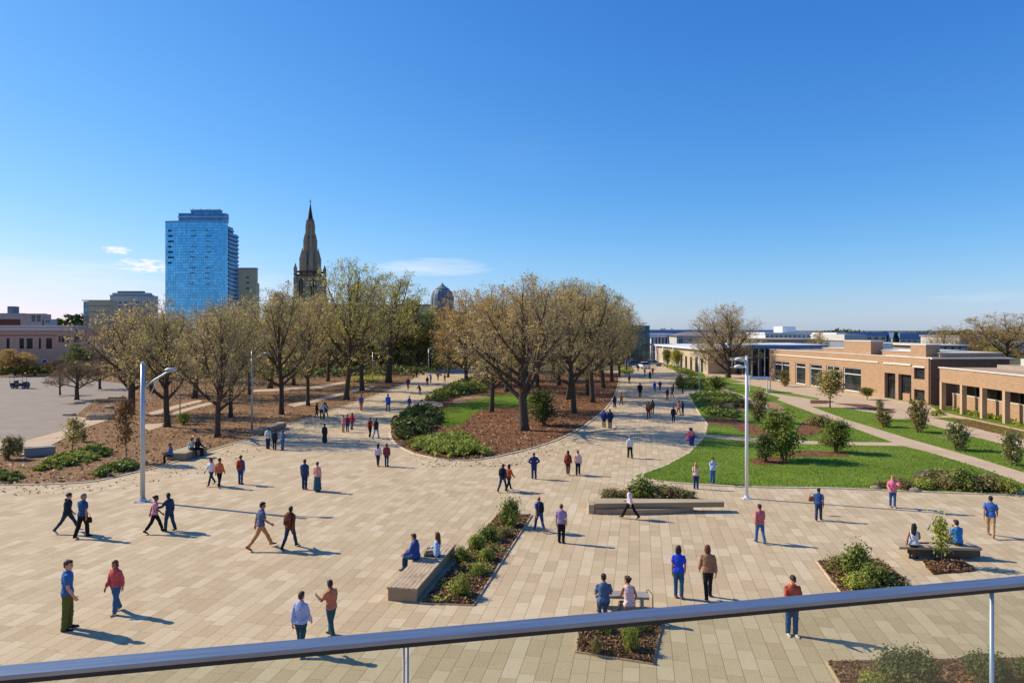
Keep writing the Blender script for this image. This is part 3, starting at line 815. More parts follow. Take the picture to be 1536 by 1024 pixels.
kerb_line('bed_kerb', [(p[0] + .5, p[1] + .6) for p in LB[1:]], .14, .055, smooth=2)
# island between the two walks
ISL = [(652, 588.5), (628, 602), (663, 604.5), (664, 609.5), (621.5, 615), (601, 622.5), (588, 634), (584, 647), (587, 659.4), (601, 671.7), (621.5, 681), (648, 687), (675, 690.6), (703.5, 691), (724, 689), (755, 683), (798, 673), (842, 658), (875, 640), (897, 623.7), (913, 608.7), (924, 589.5), (929.5, 567.6), (926, 559), (860, 554), (760, 560), (702, 566), (683, 574)]
_, W_ISL = sheet('island_bed', ISL, .055, M_MULCHR, rough=.02, seed=5)
kerb_line('island_kerb', ISL + [ISL[0]], .16, .062, smooth=2)
_, W_IL = sheet('island_lawn', [(664, 613), (690, 606), (712, 597), (735, 592), (790, 590), (815, 600), (800, 612), (750, 612), (737, 611), (712, 620), (700, 632), (690, 639), (668, 641), (655, 630)], .066, M_GRASS, rough=.05, seed=6)
sheet('island_earth', [(684, 596), (706, 592), (738, 590), (730, 597), (700, 604), (676, 607)], .070, M_EARTH, rough=.04, smooth=1)
sheet('spur_paving', [(628, 602.4), (663, 605), (664, 609.3), (621.5, 614.6), (600, 618), (612, 608)], .066, M_PAVE)
# right-hand lawns and walks
LW = [(953, 714.7), (991, 723), (1051, 727), (1117, 730.6), (1180, 731.7), (1237, 732), (1324, 735.4), (1438, 740), (1536, 743), (1820, 756), (1900, 670), (1560, 640), (1411, 612), (1393, 606), (1154, 568), (1150, 556), (1060, 548), (1020, 544), (996, 545), (1004, 552), (1019, 562), (1013, 568), (1014, 584), (1031, 589.5), (1052, 625), (1061, 636), (1057, 655), (1033, 680), (998, 699)]
_, W_LW = sheet('lawn', LW, .05, M_GRASS, rough=.02, seed=8)
kerb_line('lawn_kerb', LW[18:], .14, .06); kerb_line('lawn_kerb', [LW[-1]] + LW[:9], .16, .06, smooth=1)
DG = [(1172, 596), (1215, 609.5), (1272, 630.5), (1363, 658.7), (1464, 687.4), (1536, 710), (1700, 760), (1680, 775), (1536, 727), (1478, 705), (1390, 678), (1357, 670), (1273, 668.5), (1237, 668), (1136, 664), (1056, 657), (1057, 652.5), (1136, 657.5), (1237, 663.6), (1340, 664.5), (1267, 637.5), (1166, 600)]
sheet('lawn_path', DG, .062, M_CONC)
sheet('lawn_path', [(1064, 574), (1071, 574.5), (1093, 585), (1117, 594), (1160, 613), (1179, 617.5), (1172, 620), (1150, 618), (1126, 608), (1102, 594.5), (1080, 584), (1060, 578)], .064, M_CONC)
sheet('lawn_path', [(1014, 584.4), (1040, 585), (1066, 587), (1060, 590.5), (1031, 590)], .066, M_CONC)
sheet('lawn_path', [(1020, 560), (1046, 566), (1052, 570), (1022, 566)], .066, M_CONC)
sheet('forecourt_paving', [(1050, 553), (1152, 567), (1154, 571), (1289, 590), (1393, 608.5), (1411, 618), (1536, 645.5), (1640, 668), (1640, 695), (1536, 672), (1502, 666), (1453, 654), (1390, 636), (1363, 629), (1341, 629), (1314, 620), (1262, 612), (1215, 610), (1172, 597.5), (1120, 581), (1088, 573), (1060, 567)], .058, M_CONC)
sheet('grass_verge', [(1098, 575), (1120, 577), (1160, 585), (1230, 598), (1226, 600.5), (1170, 592), (1124, 583)], .064, M_GRASS, rough=.03)
sheet('grass_verge', [(1056, 566), (1085, 566), (1118, 574), (1094, 575), (1074, 573)], .070, M_GRASS, rough=.03)
_, W_V3 = sheet('grass_verge', [(1398, 627), (1430, 627), (1500, 642), (1600, 664), (1600, 684), (1536, 660), (1464, 642)], .066, M_GRASS, rough=.03)
sheet('mulch_patch', [(1422, 629.5), (1450, 629), (1536, 648), (1570, 658), (1560, 664), (1500, 652), (1450, 640)], .074, M_MULCHR, rough=.05)
sheet('mulch_patch', [(1250, 605), (1300, 607), (1345, 618), (1338, 621), (1290, 612)], .066, M_MULCHR, rough=.03)
sheet('mulch_patch', [(1215, 600.5), (1240, 601), (1252, 603), (1240, 606), (1216, 606)], .070, M_MULCHD, rough=.03)
sheet('mulch_patch', [(1057, 627.5), (1100, 628), (1118, 633), (1165, 650), (1140, 655.5), (1112, 648), (1096, 639), (1062, 638)], .060, M_MULCHR, rough=.06, seed=2)
sheet('mulch_patch', [(1060, 605), (1084, 604), (1112, 619), (1100, 621), (1066, 611)], .060, M_MULCHD, rough=.06, seed=4)
sheet('earth_patch', [(1078, 606), (1110, 605.5), (1120, 612), (1118, 619), (1100, 617)], .066, M_EARTH, rough=.06, smooth=1)
sheet('earth_patch', [(1150, 603), (1166, 605), (1179, 614), (1168, 618.5), (1150, 616)], .070, M_EARTH, rough=.03)
sheet('mulch_patch', [(1125, 690), (1150, 685), (1185, 688), (1180, 697), (1148, 699), (1126, 696)], .060, M_MULCHD, rough=.06, smooth=1, seed=7)
sheet('mulch_patch', [(1178, 680), (1215, 676), (1275, 681), (1272, 686), (1220, 686), (1180, 685)], .060, M_MULCHD, rough=.06, smooth=1, seed=9)
sheet('mulch_patch', [(1200, 634), (1225, 628), (1238, 640), (1228, 652), (1205, 656), (1192, 650)], .060, M_MULCHR, rough=.06, smooth=1, seed=11)
# planting beds cut into the paving
_, W_P1 = sheet('planting_bed', [(748, 771), (797, 773.5), (709, 907.5), (632, 904.5)], .05, M_MULCHD, rough=.012)
_, W_P2 = sheet('planting_bed', [(1226, 842.5), (1319, 840), (1376, 888), (1264, 891)], .05, M_MULCHD, rough=.012)
_, W_P3 = sheet('planting_bed', [(872, 928), (994, 928), (978, 996), (865, 978)], .05, M_MULCHD, rough=.012)
_, W_P4 = sheet('planting_bed', [(1241, 994), (1600, 987), (1700, 1060), (1290, 1075)], .05, M_MULCHD, rough=.012)
_, W_P5 = sheet('planting_bed', [(1381, 840), (1440, 838), (1462, 856), (1399, 861.5)], .05, M_MULCHD, rough=.012)
_, W_P6 = sheet('planting_bed', [(900, 750), (1050, 750), (1040, 744), (975, 734), (935, 736), (902, 745)], .05, M_MULCHD, rough=.02)
for w, nm in ((W_P1, 0), (W_P2, 1), (W_P3, 2), (W_P4, 3)):
    pass
kerb_line('bed_edging', [(748, 770), (798, 772.6), (709.8, 908.6), (631, 905.4), (747.6, 770)], .05, .054, mat=M_CONC)
kerb_line('bed_edging', [(1224.5, 842), (1320, 839.4), (1378, 888.8), (1262.8, 891.6), (1224.5, 842)], .05, .054, mat=M_CONC)
kerb_line('bed_edging', [(871, 927), (995, 927), (979, 997), (864, 978.8), (871, 927)], .05, .054, mat=M_CONC)
kerb_line('bed_edging', [(1240, 993), (1600, 986), (1701, 1061), (1289, 1076), (1240, 993)], .05, .054, mat=M_CONC)
WP = [W_P1, W_P2, W_P3, W_P4, W_P5]
chips('bark_chips', [(W_P1, .34), (W_P2, .18), (W_P3, .22), (W_P4, .20), (W_P5, .06)], .05, 16000, .055, leafmat('chip', rgb(52, 36, 24), rgb(132, 98, 66), 0.0), 21)
chips('bark_chips', [(W_ISL, .4), (W_LB, .6)], .055, 26000, .11, leafmat('chip_large', rgb(76, 54, 34), rgb(168, 128, 88), 0.0), 22)
# a few dry leaves blown over the paving beside the beds
chips('fallen_leaves', [([Vector((*G(*q)[:2], 0)) for q in ((0, 728), (175, 716), (314, 676), (478, 622), (573, 589), (600, 590), (520, 640), (340, 700), (180, 735), (0, 745))], .5), ([Vector((*G(*q)[:2], 0)) for q in ((755, 684), (842, 659), (897, 625), (930, 568), (950, 570), (920, 640), (860, 680), (760, 700), (640, 700), (600, 680))], .5)], -.004, 1500, .075, leafmat('fallen', rgb(96, 66, 34), rgb(168, 128, 74), 0.0), 31)
grass_blades('grass', [(W_LW, .80, True), (W_IL, .15, False), (W_V3, .05, False)], .055, 150000, .06, leafmat('grass', rgb(86, 114, 28), rgb(134, 156, 52), .4), 23)
# ------------------------------------------------------------------ building materials
def brick_mat(name, c1, c2, mortar, scale=1.0, horiz='Z'):
    t = NT(name); co = t.coord(); s = t.n('SeparateXYZ', {0: co})
    u = t.math('ADD', s.outputs[0], s.outputs[1]); v = t.n('CombineXYZ', {0: u, 1: s.outputs[2]}).outputs[0]
    br = t.n('TexBrick', {'Vector': v, 'Color1': c1, 'Color2': c2, 'Mortar': mortar, 'Scale': scale, 'Mortar Size': .012, 'Brick Width': .42, 'Row Height': .14, 'Bias': 0.0})
    a = t.noise(.35, co, 5.0, .6); b = t.noise(2.0, t.mapping(co, scale=(1, 1, .25)), 5.0, .6)
    col = t.mix(t.math('MULTIPLY', t.math('ADD', a, b), .28), br.outputs[0], sc(c1, .62))
    return t.done(t.bsdf(col, .9, 0, t.bump(br.outputs[1], .25, -.01), .2))
def grid_glass(name, base, line, cw, rh, lw=.07, lh=.10, rough=.12, metallic=.55, var=.35):
    """curtain wall: glass cells of slightly different tone between thin mullions"""
    t = NT(name); co = t.coord(); s = t.n('SeparateXYZ', {0: co})
    u = t.math('DIVIDE', t.math('ADD', s.outputs[0], s.outputs[1]), cw); v = t.math('DIVIDE', s.outputs[2], rh)
    fu, fv = t.math('FRACT', u), t.math('FRACT', v)
    cell = t.n('CombineXYZ', {0: t.math('FLOOR', u), 1: t.math('FLOOR', v)}).outputs[0]
    r = t.n('TexWhiteNoise', {'Vector': cell}, noise_dimensions='3D').outputs[0]
    big = t.noise(.05, co, 4.0, .6)
    f = t.math('ADD', t.math('MULTIPLY', r, .5), t.math('MULTIPLY', big, .5))
    col = t.ramp(f, [(.25, sc(base, 1 - var)), (.75, sc(base, 1 + var))])
    ln = t.math('MAXIMUM', t.math('LESS_THAN', fu, lw), t.math('LESS_THAN', fv, lh))
    col = t.mix(ln, col, line)
    wob = t.bump(r, .06, .2)
    return t.done(t.bsdf(col, t.math('ADD', rough, t.math('MULTIPLY', ln, .4)), t.math('MULTIPLY', t.math('SUBTRACT', 1.0, ln), metallic), wob, .5))
def window_glass(name='window_glass', c=(.016, .019, .022, 1)):
    key = ('glass', name)
    if key in _mc: return _mc[key]
    t = NT(name); co = t.coord(); r = t.noise(.8, co, 3.0)
    _mc[key] = t.done(t.bsdf(t.ramp(r, [(.35, sc(c, .6)), (.65, sc(c, 1.8))]), .06, 0, None, .6)); return _mc[key]
B_TAN = brick_mat('tan_brick', rgb(186, 152, 120), rgb(168, 134, 104), rgb(174, 152, 130))
B_PINK = brick_mat('pink_brick', rgb(255, 184, 148), rgb(244, 164, 132), rgb(228, 182, 156))
B_RED = brick_mat('red_brick', rgb(150, 84, 64), rgb(130, 68, 52), rgb(140, 110, 96))
B_STONE = brick_mat('brown_stone', rgb(206, 178, 146), rgb(170, 146, 118), rgb(120, 102, 82), .5)
M_COPE = plain('white_coping', rgb(214, 208, 198), .7, .08)
M_CREAM = plain('cream_render', rgb(186, 168, 144), .85, .12, 1.0)
M_GREYC = plain('grey_concrete', rgb(192, 188, 182), .85, .12, .6)
M_TANC = plain('tan_concrete', rgb(208, 184, 148), .85, .12, .6)
M_WHITE = plain('white_paint', rgb(222, 224, 226), .55, .06, 2.0)
M_FRAME = plain('pale_frame', rgb(190, 190, 186), .5, .06)
M_DARK = plain('dark_metal', rgb(44, 46, 50), .5, .12)
M_ROOFG = plain('roof_gravel', rgb(158, 146, 132), .95, .15, 1.5)
M_SLATE = plain('slate_roof', rgb(80, 98, 104), .6, .22, 2.0)
M_LEAD = plain('lead_roof', rgb(112, 124, 132), .6, .25, 1.5)
M_BLUER = plain('blue_metal_roof', rgb(96, 132, 182), .4, .1, 1.0, metallic=.2)
M_GALV = plain('galvanised_steel', rgb(176, 184, 190), .42, .08, 4.0, metallic=.45, spec=.5)
M_LAMPW = plain('white_lamp_paint', rgb(214, 216, 216), .4, .05, 3.0, spec=.5)
M_LENS = plain('lamp_lens', rgb(206, 210, 208), .3, .04)
GLASS = window_glass()

def wall_open(mb, u0, u1, z0, z1, ops, depth=.35, m=0, md=0):
    """wall face in the local plane y=0 looking to -y, with rectangular openings and their reveals"""
    us = sorted({u0, u1, *[q for o in ops for q in o[:2]]}); zs = sorted({z0, z1, *[q for o in ops for q in o[2:4]]})
    for i in range(len(us) - 1):
        for k in range(len(zs) - 1):
            a, b, c, d = us[i], us[i + 1], zs[k], zs[k + 1]; mu, mz = (a + b) / 2, (c + d) / 2
            if any(o[0] < mu < o[1] and o[2] < mz < o[3] for o in ops): continue
            mb.quad((a, 0, c), (b, 0, c), (b, 0, d), (a, 0, d), m)
    for a, b, c, d in [o[:4] for o in ops]:
        mb.quad((a, 0, c), (a, depth, c), (a, depth, d), (a, 0, d), md); mb.quad((b, depth, c), (b, 0, c), (b, 0, d), (b, depth, d), md)
        mb.quad((a, 0, d), (a, depth, d), (b, depth, d), (b, 0, d), md); mb.quad((a, depth, c), (a, 0, c), (b, 0, c), (b, depth, c), md)
def window(parent, a, b, c, d, y, cols=1, rows=1, fw=.08, frame=None, glass=None, name='window', split=None):
    mb = MB(); e = .003
    mb.box(a + e, b - e, y, y + .09, d - fw, d - e); mb.box(a + e, b - e, y, y + .09, c + e, c + fw)
    mb.box(a + e, a + fw, y + .001, y + .091, c + fw, d - fw); mb.box(b - fw, b - e, y + .001, y + .091, c + fw, d - fw)
    for i in range(1, cols):
        u = a + (b - a) * i / cols; mb.box(u - fw * .35, u + fw * .35, y + .004, y + .086, c + fw, d - fw)
    hs = split if split else [i / rows for i in range(1, rows)]
    for h in hs:
        z = c + (d - c) * h; mb.box(a + fw, b - fw, y + .008, y + .082, z - fw * .4, z + fw * .4)
    f = mb.build(name, frame or M_FRAME, parent)
    g = MB(); g.box(a + fw * .5, b - fw * .5, y + .03, y + .06, c + fw * .5, d - fw * .5); g.build('pane', glass or GLASS, f)
    return f
def shell(parent, u0, u1, z0, z1, ops, D, mat, name='wall', roofm=None, depth=.35, inner=None):
    """box building: front wall with openings, plain sides and back, flat roof"""
    mb = MB(); wall_open(mb, u0, u1, z0, z1, ops, depth)
    mb.quad((u1, 0, z0), (u1, D, z0), (u1, D, z1), (u1, 0, z1)); mb.quad((u0, D, z0), (u0, 0, z0), (u0, 0, z1), (u0, D, z1))
    mb.quad((u1, D, z0), (u0, D, z0), (u0, D, z1), (u1, D, z1))
    for a, b, c, d in [o[:4] for o in ops]: mb.quad((a, depth, c), (b, depth, c), (b, depth, d), (a, depth, d), 1)
    w = mb.build(name, [mat, inner or M_DARK], parent)
    r = MB(); r.box(u0 + .01, u1 - .01, .01, D - .01, z1 - .12, z1 - .02); r.build('roof', roofm or M_ROOFG, parent); return w
def px_origin(px, d): return (Xat(px, d), d, 0)

# ------------------------------------------------------------------ glass tower
d = 420.0; k = d / F
T = thing('glass_tower', 'tall blue glass office tower with stepped top and balconies on one side', 'building', (Xat(248, d), d, 0))
X = lambda px: (px - 248) * k
Z = lambda py: Zat(py, d)
M_TG = grid_glass('tower_glass', (.20, .62, .90, 1), (.13, .45, .68, 1), 1.4, 1.65, .11, .14, .08, .40, .20)
M_TG2 = grid_glass('tower_glass_upper', (.10, .30, .50, 1), (.05, .12, .2, 1), 1.3, 2.2, .12, .14)
n = 14
front = [(X(248) + (X(339) - X(248)) * i / n, -2.2 * math.sin(PI * i / n)) for i in range(n + 1)]
mb = MB(); mb.prism(front + [(X(339), 3), (X(248), 3)], 0, Z(333.5)); mb.build('facade', M_TG, T)
mb = MB(); mb.prism([(p[0], p[1] - .25) for p in front] + [(X(339) + .3, 3.2), (X(248) - .3, 3.2)], Z(333.4), Z(331.6)); mb.build('parapet', plain('tower_white', rgb(150, 180, 205), .5), T)
mb = MB(); mb.box(X(267), X(338), .6, 5, Z(331.6), Z(319.5)); mb.build('upper_storey', M_TG2, T)
mb = MB(); mb.box(X(266), X(338.6), .4, 5.2, Z(326), Z(324.2)); mb.build('cornice', M_GREYC, T)
mb = MB(); mb.box(X(285), X(329), 1, 4.5, Z(319.4), Z(315)); mb.build('penthouse', M_TG2, T)
mb = MB(); mb.box(X(284), X(329.6), .8, 4.7, Z(315), Z(314.2)); mb.tube([(X(286), 3, Z(314.3)), (X(286), 3, Z(311))], .25, 6)
for i in range(9): mb.box(X(288 + i * 4.6), X(291 + i * 4.6), 2, 3, Z(314.3), Z(313.3 - (i % 3) * .3))
mb.build('roof_railing', M_GREYC, T)
mb = MB(); mb.box(X(248) + 2, X(339) - .3, 3.02, 11.5, 0, Z(338)); mb.box(X(248) + 2, X(339) - .3, 11.52, 19, 0, Z(346.5)); mb.build('side_wing', grid_glass('wing_glass', (.06, .20, .38, 1), (.10, .18, .28, 1), 2.4, 3.3, .12, .2), T)
for i in range(19):
    z = Z(345 + i * 6.3); y1 = 11.0 if z > Z(349) else 18.6
    mb = MB(); mb.box(X(339) - .28, X(339) + .5, 3.6, y1, z, z + .35); mb.box(X(339) + .38, X(339) + .5, 3.6, y1, z + .352, z + 1.2, 1); mb.build('balcony', [plain('balcony_slab', rgb(104, 130, 156)), plain('balcony_glass', rgb(90, 150, 196), .15, .2, .3, spec=.6)], T)
rg = random.Random(5)
for c0, c1 in ((288, 297), (310, 318)):
    for i in range(11):
        if rg.random() < .2: continue
        y = 346 + i * 7.9; a = c0 + rg.uniform(-1.5, 1.5); mb = MB(); u0, u1 = X(a), X(a + rg.uniform(5, 8.5)); xx = (u0 + u1) / 2 / (X(339) - X(248)); yy = -2.2 * math.sin(PI * xx) - .18
        mb.box(u0, u1, yy - .1, yy + 1.2, Z(y + 1.1), Z(y)); mb.build('vent_panel', plain('vent_brown', rgb(132, 88, 66), .7), T)
for i in range(7):
    y = 345 + i * 8.0; mb = MB(); mb.box(X(253.5), X(258 + (i % 3) * 2), -1.1, 1.0, Z(y + 2.6), Z(y)); mb.build('louvre', plain('louvre_navy', rgb(28, 56, 92), .4), T)

# stone block behind the tower
d = 450.0; T = thing('stone_block', 'tan stone block rising behind the glass tower', 'building', (Xat(352, d), d, 0)); k = d / F
X = lambda px: (px - 352) * k
mb = MB(); mb.box(0, X(384), 0, 3.2, 0, Zat(403, d)); mb.box(4, X(384) - .2, 3.22, 6.5, 0, Zat(424, d)); mb.build('wall', M_TANC, T)
mb = MB(); mb.box(-.3, X(384.4), -.3, 3.5, Zat(403, d), Zat(401.6, d)); mb.build('parapet', plain('slate_blue', rgb(112, 130, 146)), T)
for py in (414, 422, 430.5): window(T, X(369), X(374), Zat(py + 4, d), Zat(py, d), -.12, 2, 1, .25)

# grey office block and its tan neighbour
d = 340.0; k = d / F; T = thing('grey_office_block', 'grey office block with a stepped top left of the glass tower', 'building', (Xat(165, d), d, 0)); X = lambda px: (px - 165) * k; Z = lambda py: Zat(py, d)
ops = []
for r_, y in enumerate((452, 458.5, 465, 472, 479)):
    for c in range(7):
        a = 169 + c * 8.6; ops.append((X(a), X(a + 5.2), Z(y + 3.2), Z(y)))
shell(T, 0, X(230), 0, Z(443.5), ops, 4.5, M_GREYC)
for o in ops: window(T, *o, .12, 2, 1, .12)
mb = MB(); mb.box(X(167), X(222), .8, 4, Z(443.5), Z(439)); mb.build('upper_storey', M_GREYC, T)
mb = MB(); mb.box(X(174), X(212), 1.2, 3.6, Z(439), Z(436.2)); mb.build('plant_room', plain('grey_panel', rgb(128, 132, 138)), T)
mb = MB(); mb.box(-.2, X(230.4), -.2, .3, Z(443.5), Z(442.3)); mb.build('parapet', plain('grey_panel', rgb(128, 132, 138)), T)
d = 325.0; k = d / F; T = thing('tan_office_block', 'low tan office block with a glazed corner beside the grey block', 'building', (Xat(124, d), d, 0)); X = lambda px: (px - 124) * k; Z = lambda py: Zat(py, d)
mb = MB(); mb.box(X(133.5), X(165), 0, 6, 0, Z(451)); mb.build('wall', M_TANC, T)
mb = MB(); mb.box(0, X(133.4), .6, 6, 0, Z(452)); mb.build('glazed_corner', grid_glass('corner_glass', (.16, .22, .26, 1), (.20, .22, .22, 1), 1.2, 2.4), T)
mb = MB(); mb.box(-.3, X(165), -.3, 6, Z(451), Z(449.8)); mb.build('parapet', M_GREYC, T)
for i in range(4): mb = MB(); mb.box(X(134), X(165), -.06, .1, Z(459 + i * 9), Z(458.2 + i * 9)); mb.build('band', plain('band_brown', rgb(120, 100, 78)), T)

# pink brick building by the yard
d = 138.0; k = d / F; T = thing('pink_brick_building', 'pale pink brick building with arched doorways beyond the yard', 'building', (Xat(-150, d), d, 0)); X = lambda px: (px + 150) * k; Z = lambda py: Zat(py, d)
wins = [(-120, -116), (-90, -84), (-60, -54), (-30, -24), (9.5, 14.5), (29, 36), (40, 49), (58, 61.5), (69, 78), (88, 91), (92, 96.5), (100, 104), (111, 118)]
ops = [(X(a), X(b), Z(523 if a < 85 else 513), Z(507 if a < 85 else 504)) for a, b in wins]
arch = [(-100, -92), (-70, -62), (0.5, 7), (48, 55.5), (63.5, 71), (88, 96)]
aops = [(X(a), X(b), 0.0 if a != 63.5 else 1.2, Z(543)) for a, b in arch]
shell(T, 0, X(128), 0, Z(495), ops + aops, 7, B_PINK)
for o in ops: window(T, *o, .14, 2, 2, .09, M_DARK)
for o in aops:
    window(T, *o, .16, 2, 1, .1, M_WHITE, name='arched_door')
    mb = MB(); cx, r_ = (o[0] + o[1]) / 2, (o[1] - o[0]) / 2
    for i in range(10):
        a, b = PI * i / 10, PI * (i + 1) / 10
        for (r0, r1, y, m) in ((r_, r_ + .22, -.06, 0), (0.02, r_ - .002, -.03, 1)):
            mb.quad((cx + r0 * math.cos(a), y, o[3] + r0 * math.sin(a)), (cx + r1 * math.cos(a), y, o[3] + r1 * math.sin(a)), (cx + r1 * math.cos(b), y, o[3] + r1 * math.sin(b)), (cx + r0 * math.cos(b), y, o[3] + r0 * math.sin(b)), m)
    mb.build('arch', [M_WHITE, GLASS], T)
mb = MB(); mb.box(-.3, X(113), -.35, .3, Z(495), Z(492.6)); mb.box(X(113.1), X(128.2), -.3, .3, Z(495), Z(494)); mb.build('cornice', M_WHITE, T)
mb = MB(); mb.box(0, X(111), 1.5, 6.4, Z(494.6), Z(489.5)); mb.build('upper_storey', plain('roof_pink', rgb(206, 164, 144)), T)
mb = MB(); mb.box(-.2, X(111.5), 1.3, 6.6, Z(489.5), Z(487.8)); mb.build('roof_edge', M_GREYC, T)
mb = MB(); mb.box(X(-150) + .1, X(85), -.05, .05, Z(503.4), Z(502.4)); mb.build('string_course', B_RED, T)
# far rooftops on the left
d = 230.0; k = d / F
T = thing('red_brick_house', 'small red brick block showing above the pink building roof', 'building', (Xat(-40, d), d, 0)); X = lambda px: (px + 40) * k; Z = lambda py: Zat(py, d)
mb = MB(); mb.box(0, X(18), 0, 4, 0, Z(478.5)); mb.build('wall', B_RED, T); mb = MB(); mb.box(-.2, X(18.4), -.2, 4.2, Z(478.5), Z(477.6)); mb.build('roof', M_GREYC, T)
d = 300.0; k = d / F
T = thing('pink_apartment_block', 'low pinkish block with a square roof tower far beyond the yard', 'building', (Xat(-60, d), d, 0)); X = lambda px: (px + 60) * k; Z = lambda py: Zat(py, d)
ops = [(X(47), X(53), Z(483), Z(472)), (X(55), X(61), Z(483), Z(472.5)), (X(10), X(13), Z(482), Z(478)), (X(22), X(25), Z(482), Z(478))]
shell(T, 0, X(63), 0, Z(471), ops, 6, plain('dusty_pink', rgb(226, 178, 160), .85, .1, .5))
for o in ops: window(T, *o, .15, 2, 2, .15)
mb = MB(); mb.box(X(6), X(14), 2, 6, Z(471), Z(459)); mb.build('roof_tower', plain('grey_panel', rgb(128, 132, 138)), T)
mb = MB(); mb.box(X(-60), X(33), -.2, 3, Z(471), Z(469.6)); mb.box(X(33.2), X(64), -.3, 3, Z(471), Z(470.2)); mb.build('parapet', M_GREYC, T)
mb = MB(); mb.box(X(66), X(76.5), 0, 4, 0, Z(478.5)); mb.build('annex', M_GREYC, T); window(T, X(68), X(75), Z(484), Z(480), -.1, 2, 1, .15)

# ------------------------------------------------------------------ church with spire, nave and domed turret
d = 260.0; k = d / F; cx = 465.5
T = thing('stone_church', 'dark stone church with a tall spire, slate roof and domed turret', 'church', (Xat(cx, d), d, 0)); X = lambda px: (px - cx) * k; Z = lambda py: Zat(py, d)
hw = 17.0 * k
mb = MB(); mb.box(-hw, hw, -hw, hw, 0, Z(413)); 
for sx in (-1, 1):
    for sy in (-1, 1):
        mb.box(sx * hw - .55, sx * hw + .55, sy * hw - .55, sy * hw + .55, 0, Z(416)); mb.box(sx * (hw + .5) - .6, sx * (hw + .5) + .6, sy * (hw + .5) - .6, sy * (hw + .5) + .6, 0, Z(446)); mb.box(sx * (hw + 1.2) - .8, sx * (hw + 1.2) + .8, sy * (hw + 1.2) - .8, sy * (hw + 1.2) + .8, 0, Z(464))
mb.build('tower', B_STONE, T)
mb = MB(); mb.box(-hw - .5, hw + .5, -hw - .5, hw + .5, Z(415), Z(412.5)); mb.box(-hw - .35, hw + .35, -hw - .35, hw + .35, Z(409), Z(407.5)); mb.build('cornice', plain('red_sandstone', rgb(112, 76, 58)), T)
for u in (-.5, .5):
    mb = MB(); c = u * hw; mb.box(c - 1.1, c + 1.1, -hw - .12, -hw + .4, Z(446), Z(424)); mb.prism([(c - 1.1, -hw - .12), (c + 1.1, -hw - .12), (c + 1.1, -hw + .4), (c - 1.1, -hw + .4)], Z(424), Z(419), 0, [(c - .05, -hw - .12), (c + .05, -hw - .12), (c + .05, -hw + .4), (c - .05, -hw + .4)])
    mb.build('belfry_opening', M_DARK, T)
    for q in range(3): mb = MB(); mb.tube([(c - .9 + q * .9, -hw - .3, Z(446)), (c - .9 + q * .9, -hw - .3, Z(422))], .16, 6); mb.build('mullion', B_STONE, T)
oct_ = lambda r_: [(r_ * math.cos(PI / 8 + i * PI / 4), r_ * math.sin(PI / 8 + i * PI / 4)) for i in range(8)]
prof = [(413, 13.8), (398, 11.6), (376, 8.7), (357, 6.7), (352, 6.0), (331, 4.1), (329.5, 4.3)]
mb = MB()
for (y0, r0), (y1, r1) in zip(prof, prof[1:]): mb.prism(oct_(r0 * k), Z(y0), Z(y1), 0, oct_(r1 * k))
mb.build('spire', B_STONE, T)
for y, r_ in ((356, 7.2), (331, 5.2), (395, 12.4)): mb = MB(); mb.prism(oct_(r_ * k), Z(y + 1), Z(y - .6)); mb.build('ledge', plain('red_sandstone', rgb(112, 76, 58)), T)
mb = MB(); mb.prism(oct_(4.2 * k), Z(330), Z(306), 0, oct_(.5 * k)); mb.tube([(0, 0, Z(306)), (0, 0, Z(299))], [.14, .08], 6); mb.box(-.6, .6, -.06, .06, Z(302.4), Z(301.8)); mb.build('spire_cap', plain('dark_copper', rgb(54, 50, 46)), T)
for i in range(8):
    a = PI / 8 + i * PI / 4
    for (y0, y1, rr, w_) in ((407, 372, 13.2, .75), (374, 350, 8.8, .42), (352, 329, 6.0, .3)):
        c, s_ = math.cos(a) * rr * k * .92, math.sin(a) * rr * k * .92
        mb = MB(); mb.prism([(c - w_, s_ - w_), (c + w_, s_ - w_), (c + w_, s_ + w_), (c - w_, s_ + w_)], Z(y0 + 8), Z(y0 - (y0 - y1) * .5), 0); mb.prism([(c - w_ * 1.1, s_ - w_ * 1.1), (c + w_ * 1.1, s_ - w_ * 1.1), (c + w_ * 1.1, s_ + w_ * 1.1), (c - w_ * 1.1, s_ + w_ * 1.1)], Z(y0 - (y0 - y1) * .5), Z(y1), 0, [(c * .93 - .05, s_ * .93 - .05), (c * .93 + .05, s_ * .93 - .05), (c * .93 + .05, s_ * .93 + .05), (c * .93 - .05, s_ * .93 + .05)]); mb.build('pinnacle', B_STONE, T)
for sx in (-1, 1):
    for sy in (-1, 1):
        c, s_ = sx * hw, sy * hw; mb = MB(); mb.prism([(c - .5, s_ - .5), (c + .5, s_ - .5), (c + .5, s_ + .5), (c - .5, s_ + .5)], Z(413), Z(405)); mb.prism([(c - .6, s_ - .6), (c + .6, s_ - .6), (c + .6, s_ + .6), (c - .6, s_ + .6)], Z(405), Z(396), 0, [(c - .05, s_ - .05), (c + .05, s_ - .05), (c + .05, s_ + .05), (c - .05, s_ + .05)]); mb.build('corner_pinnacle', B_STONE, T)
mb = MB(); u0, u1 = hw + 2.6, X(648); mb.box(u0, u1, -4, 14, 0, Z(483)); mb.build('nave_wall', B_STONE, T)
for i in range(9):
    c = u0 + 2.5 + i * 4.6; mb = MB(); mb.box(c - .8, c + .8, -4.15, -3.8, Z(515), Z(492)); mb.build('lancet_window', GLASS, T)
mb = MB(); a, b, zr, ze = u0, u1, Z(457), Z(483)
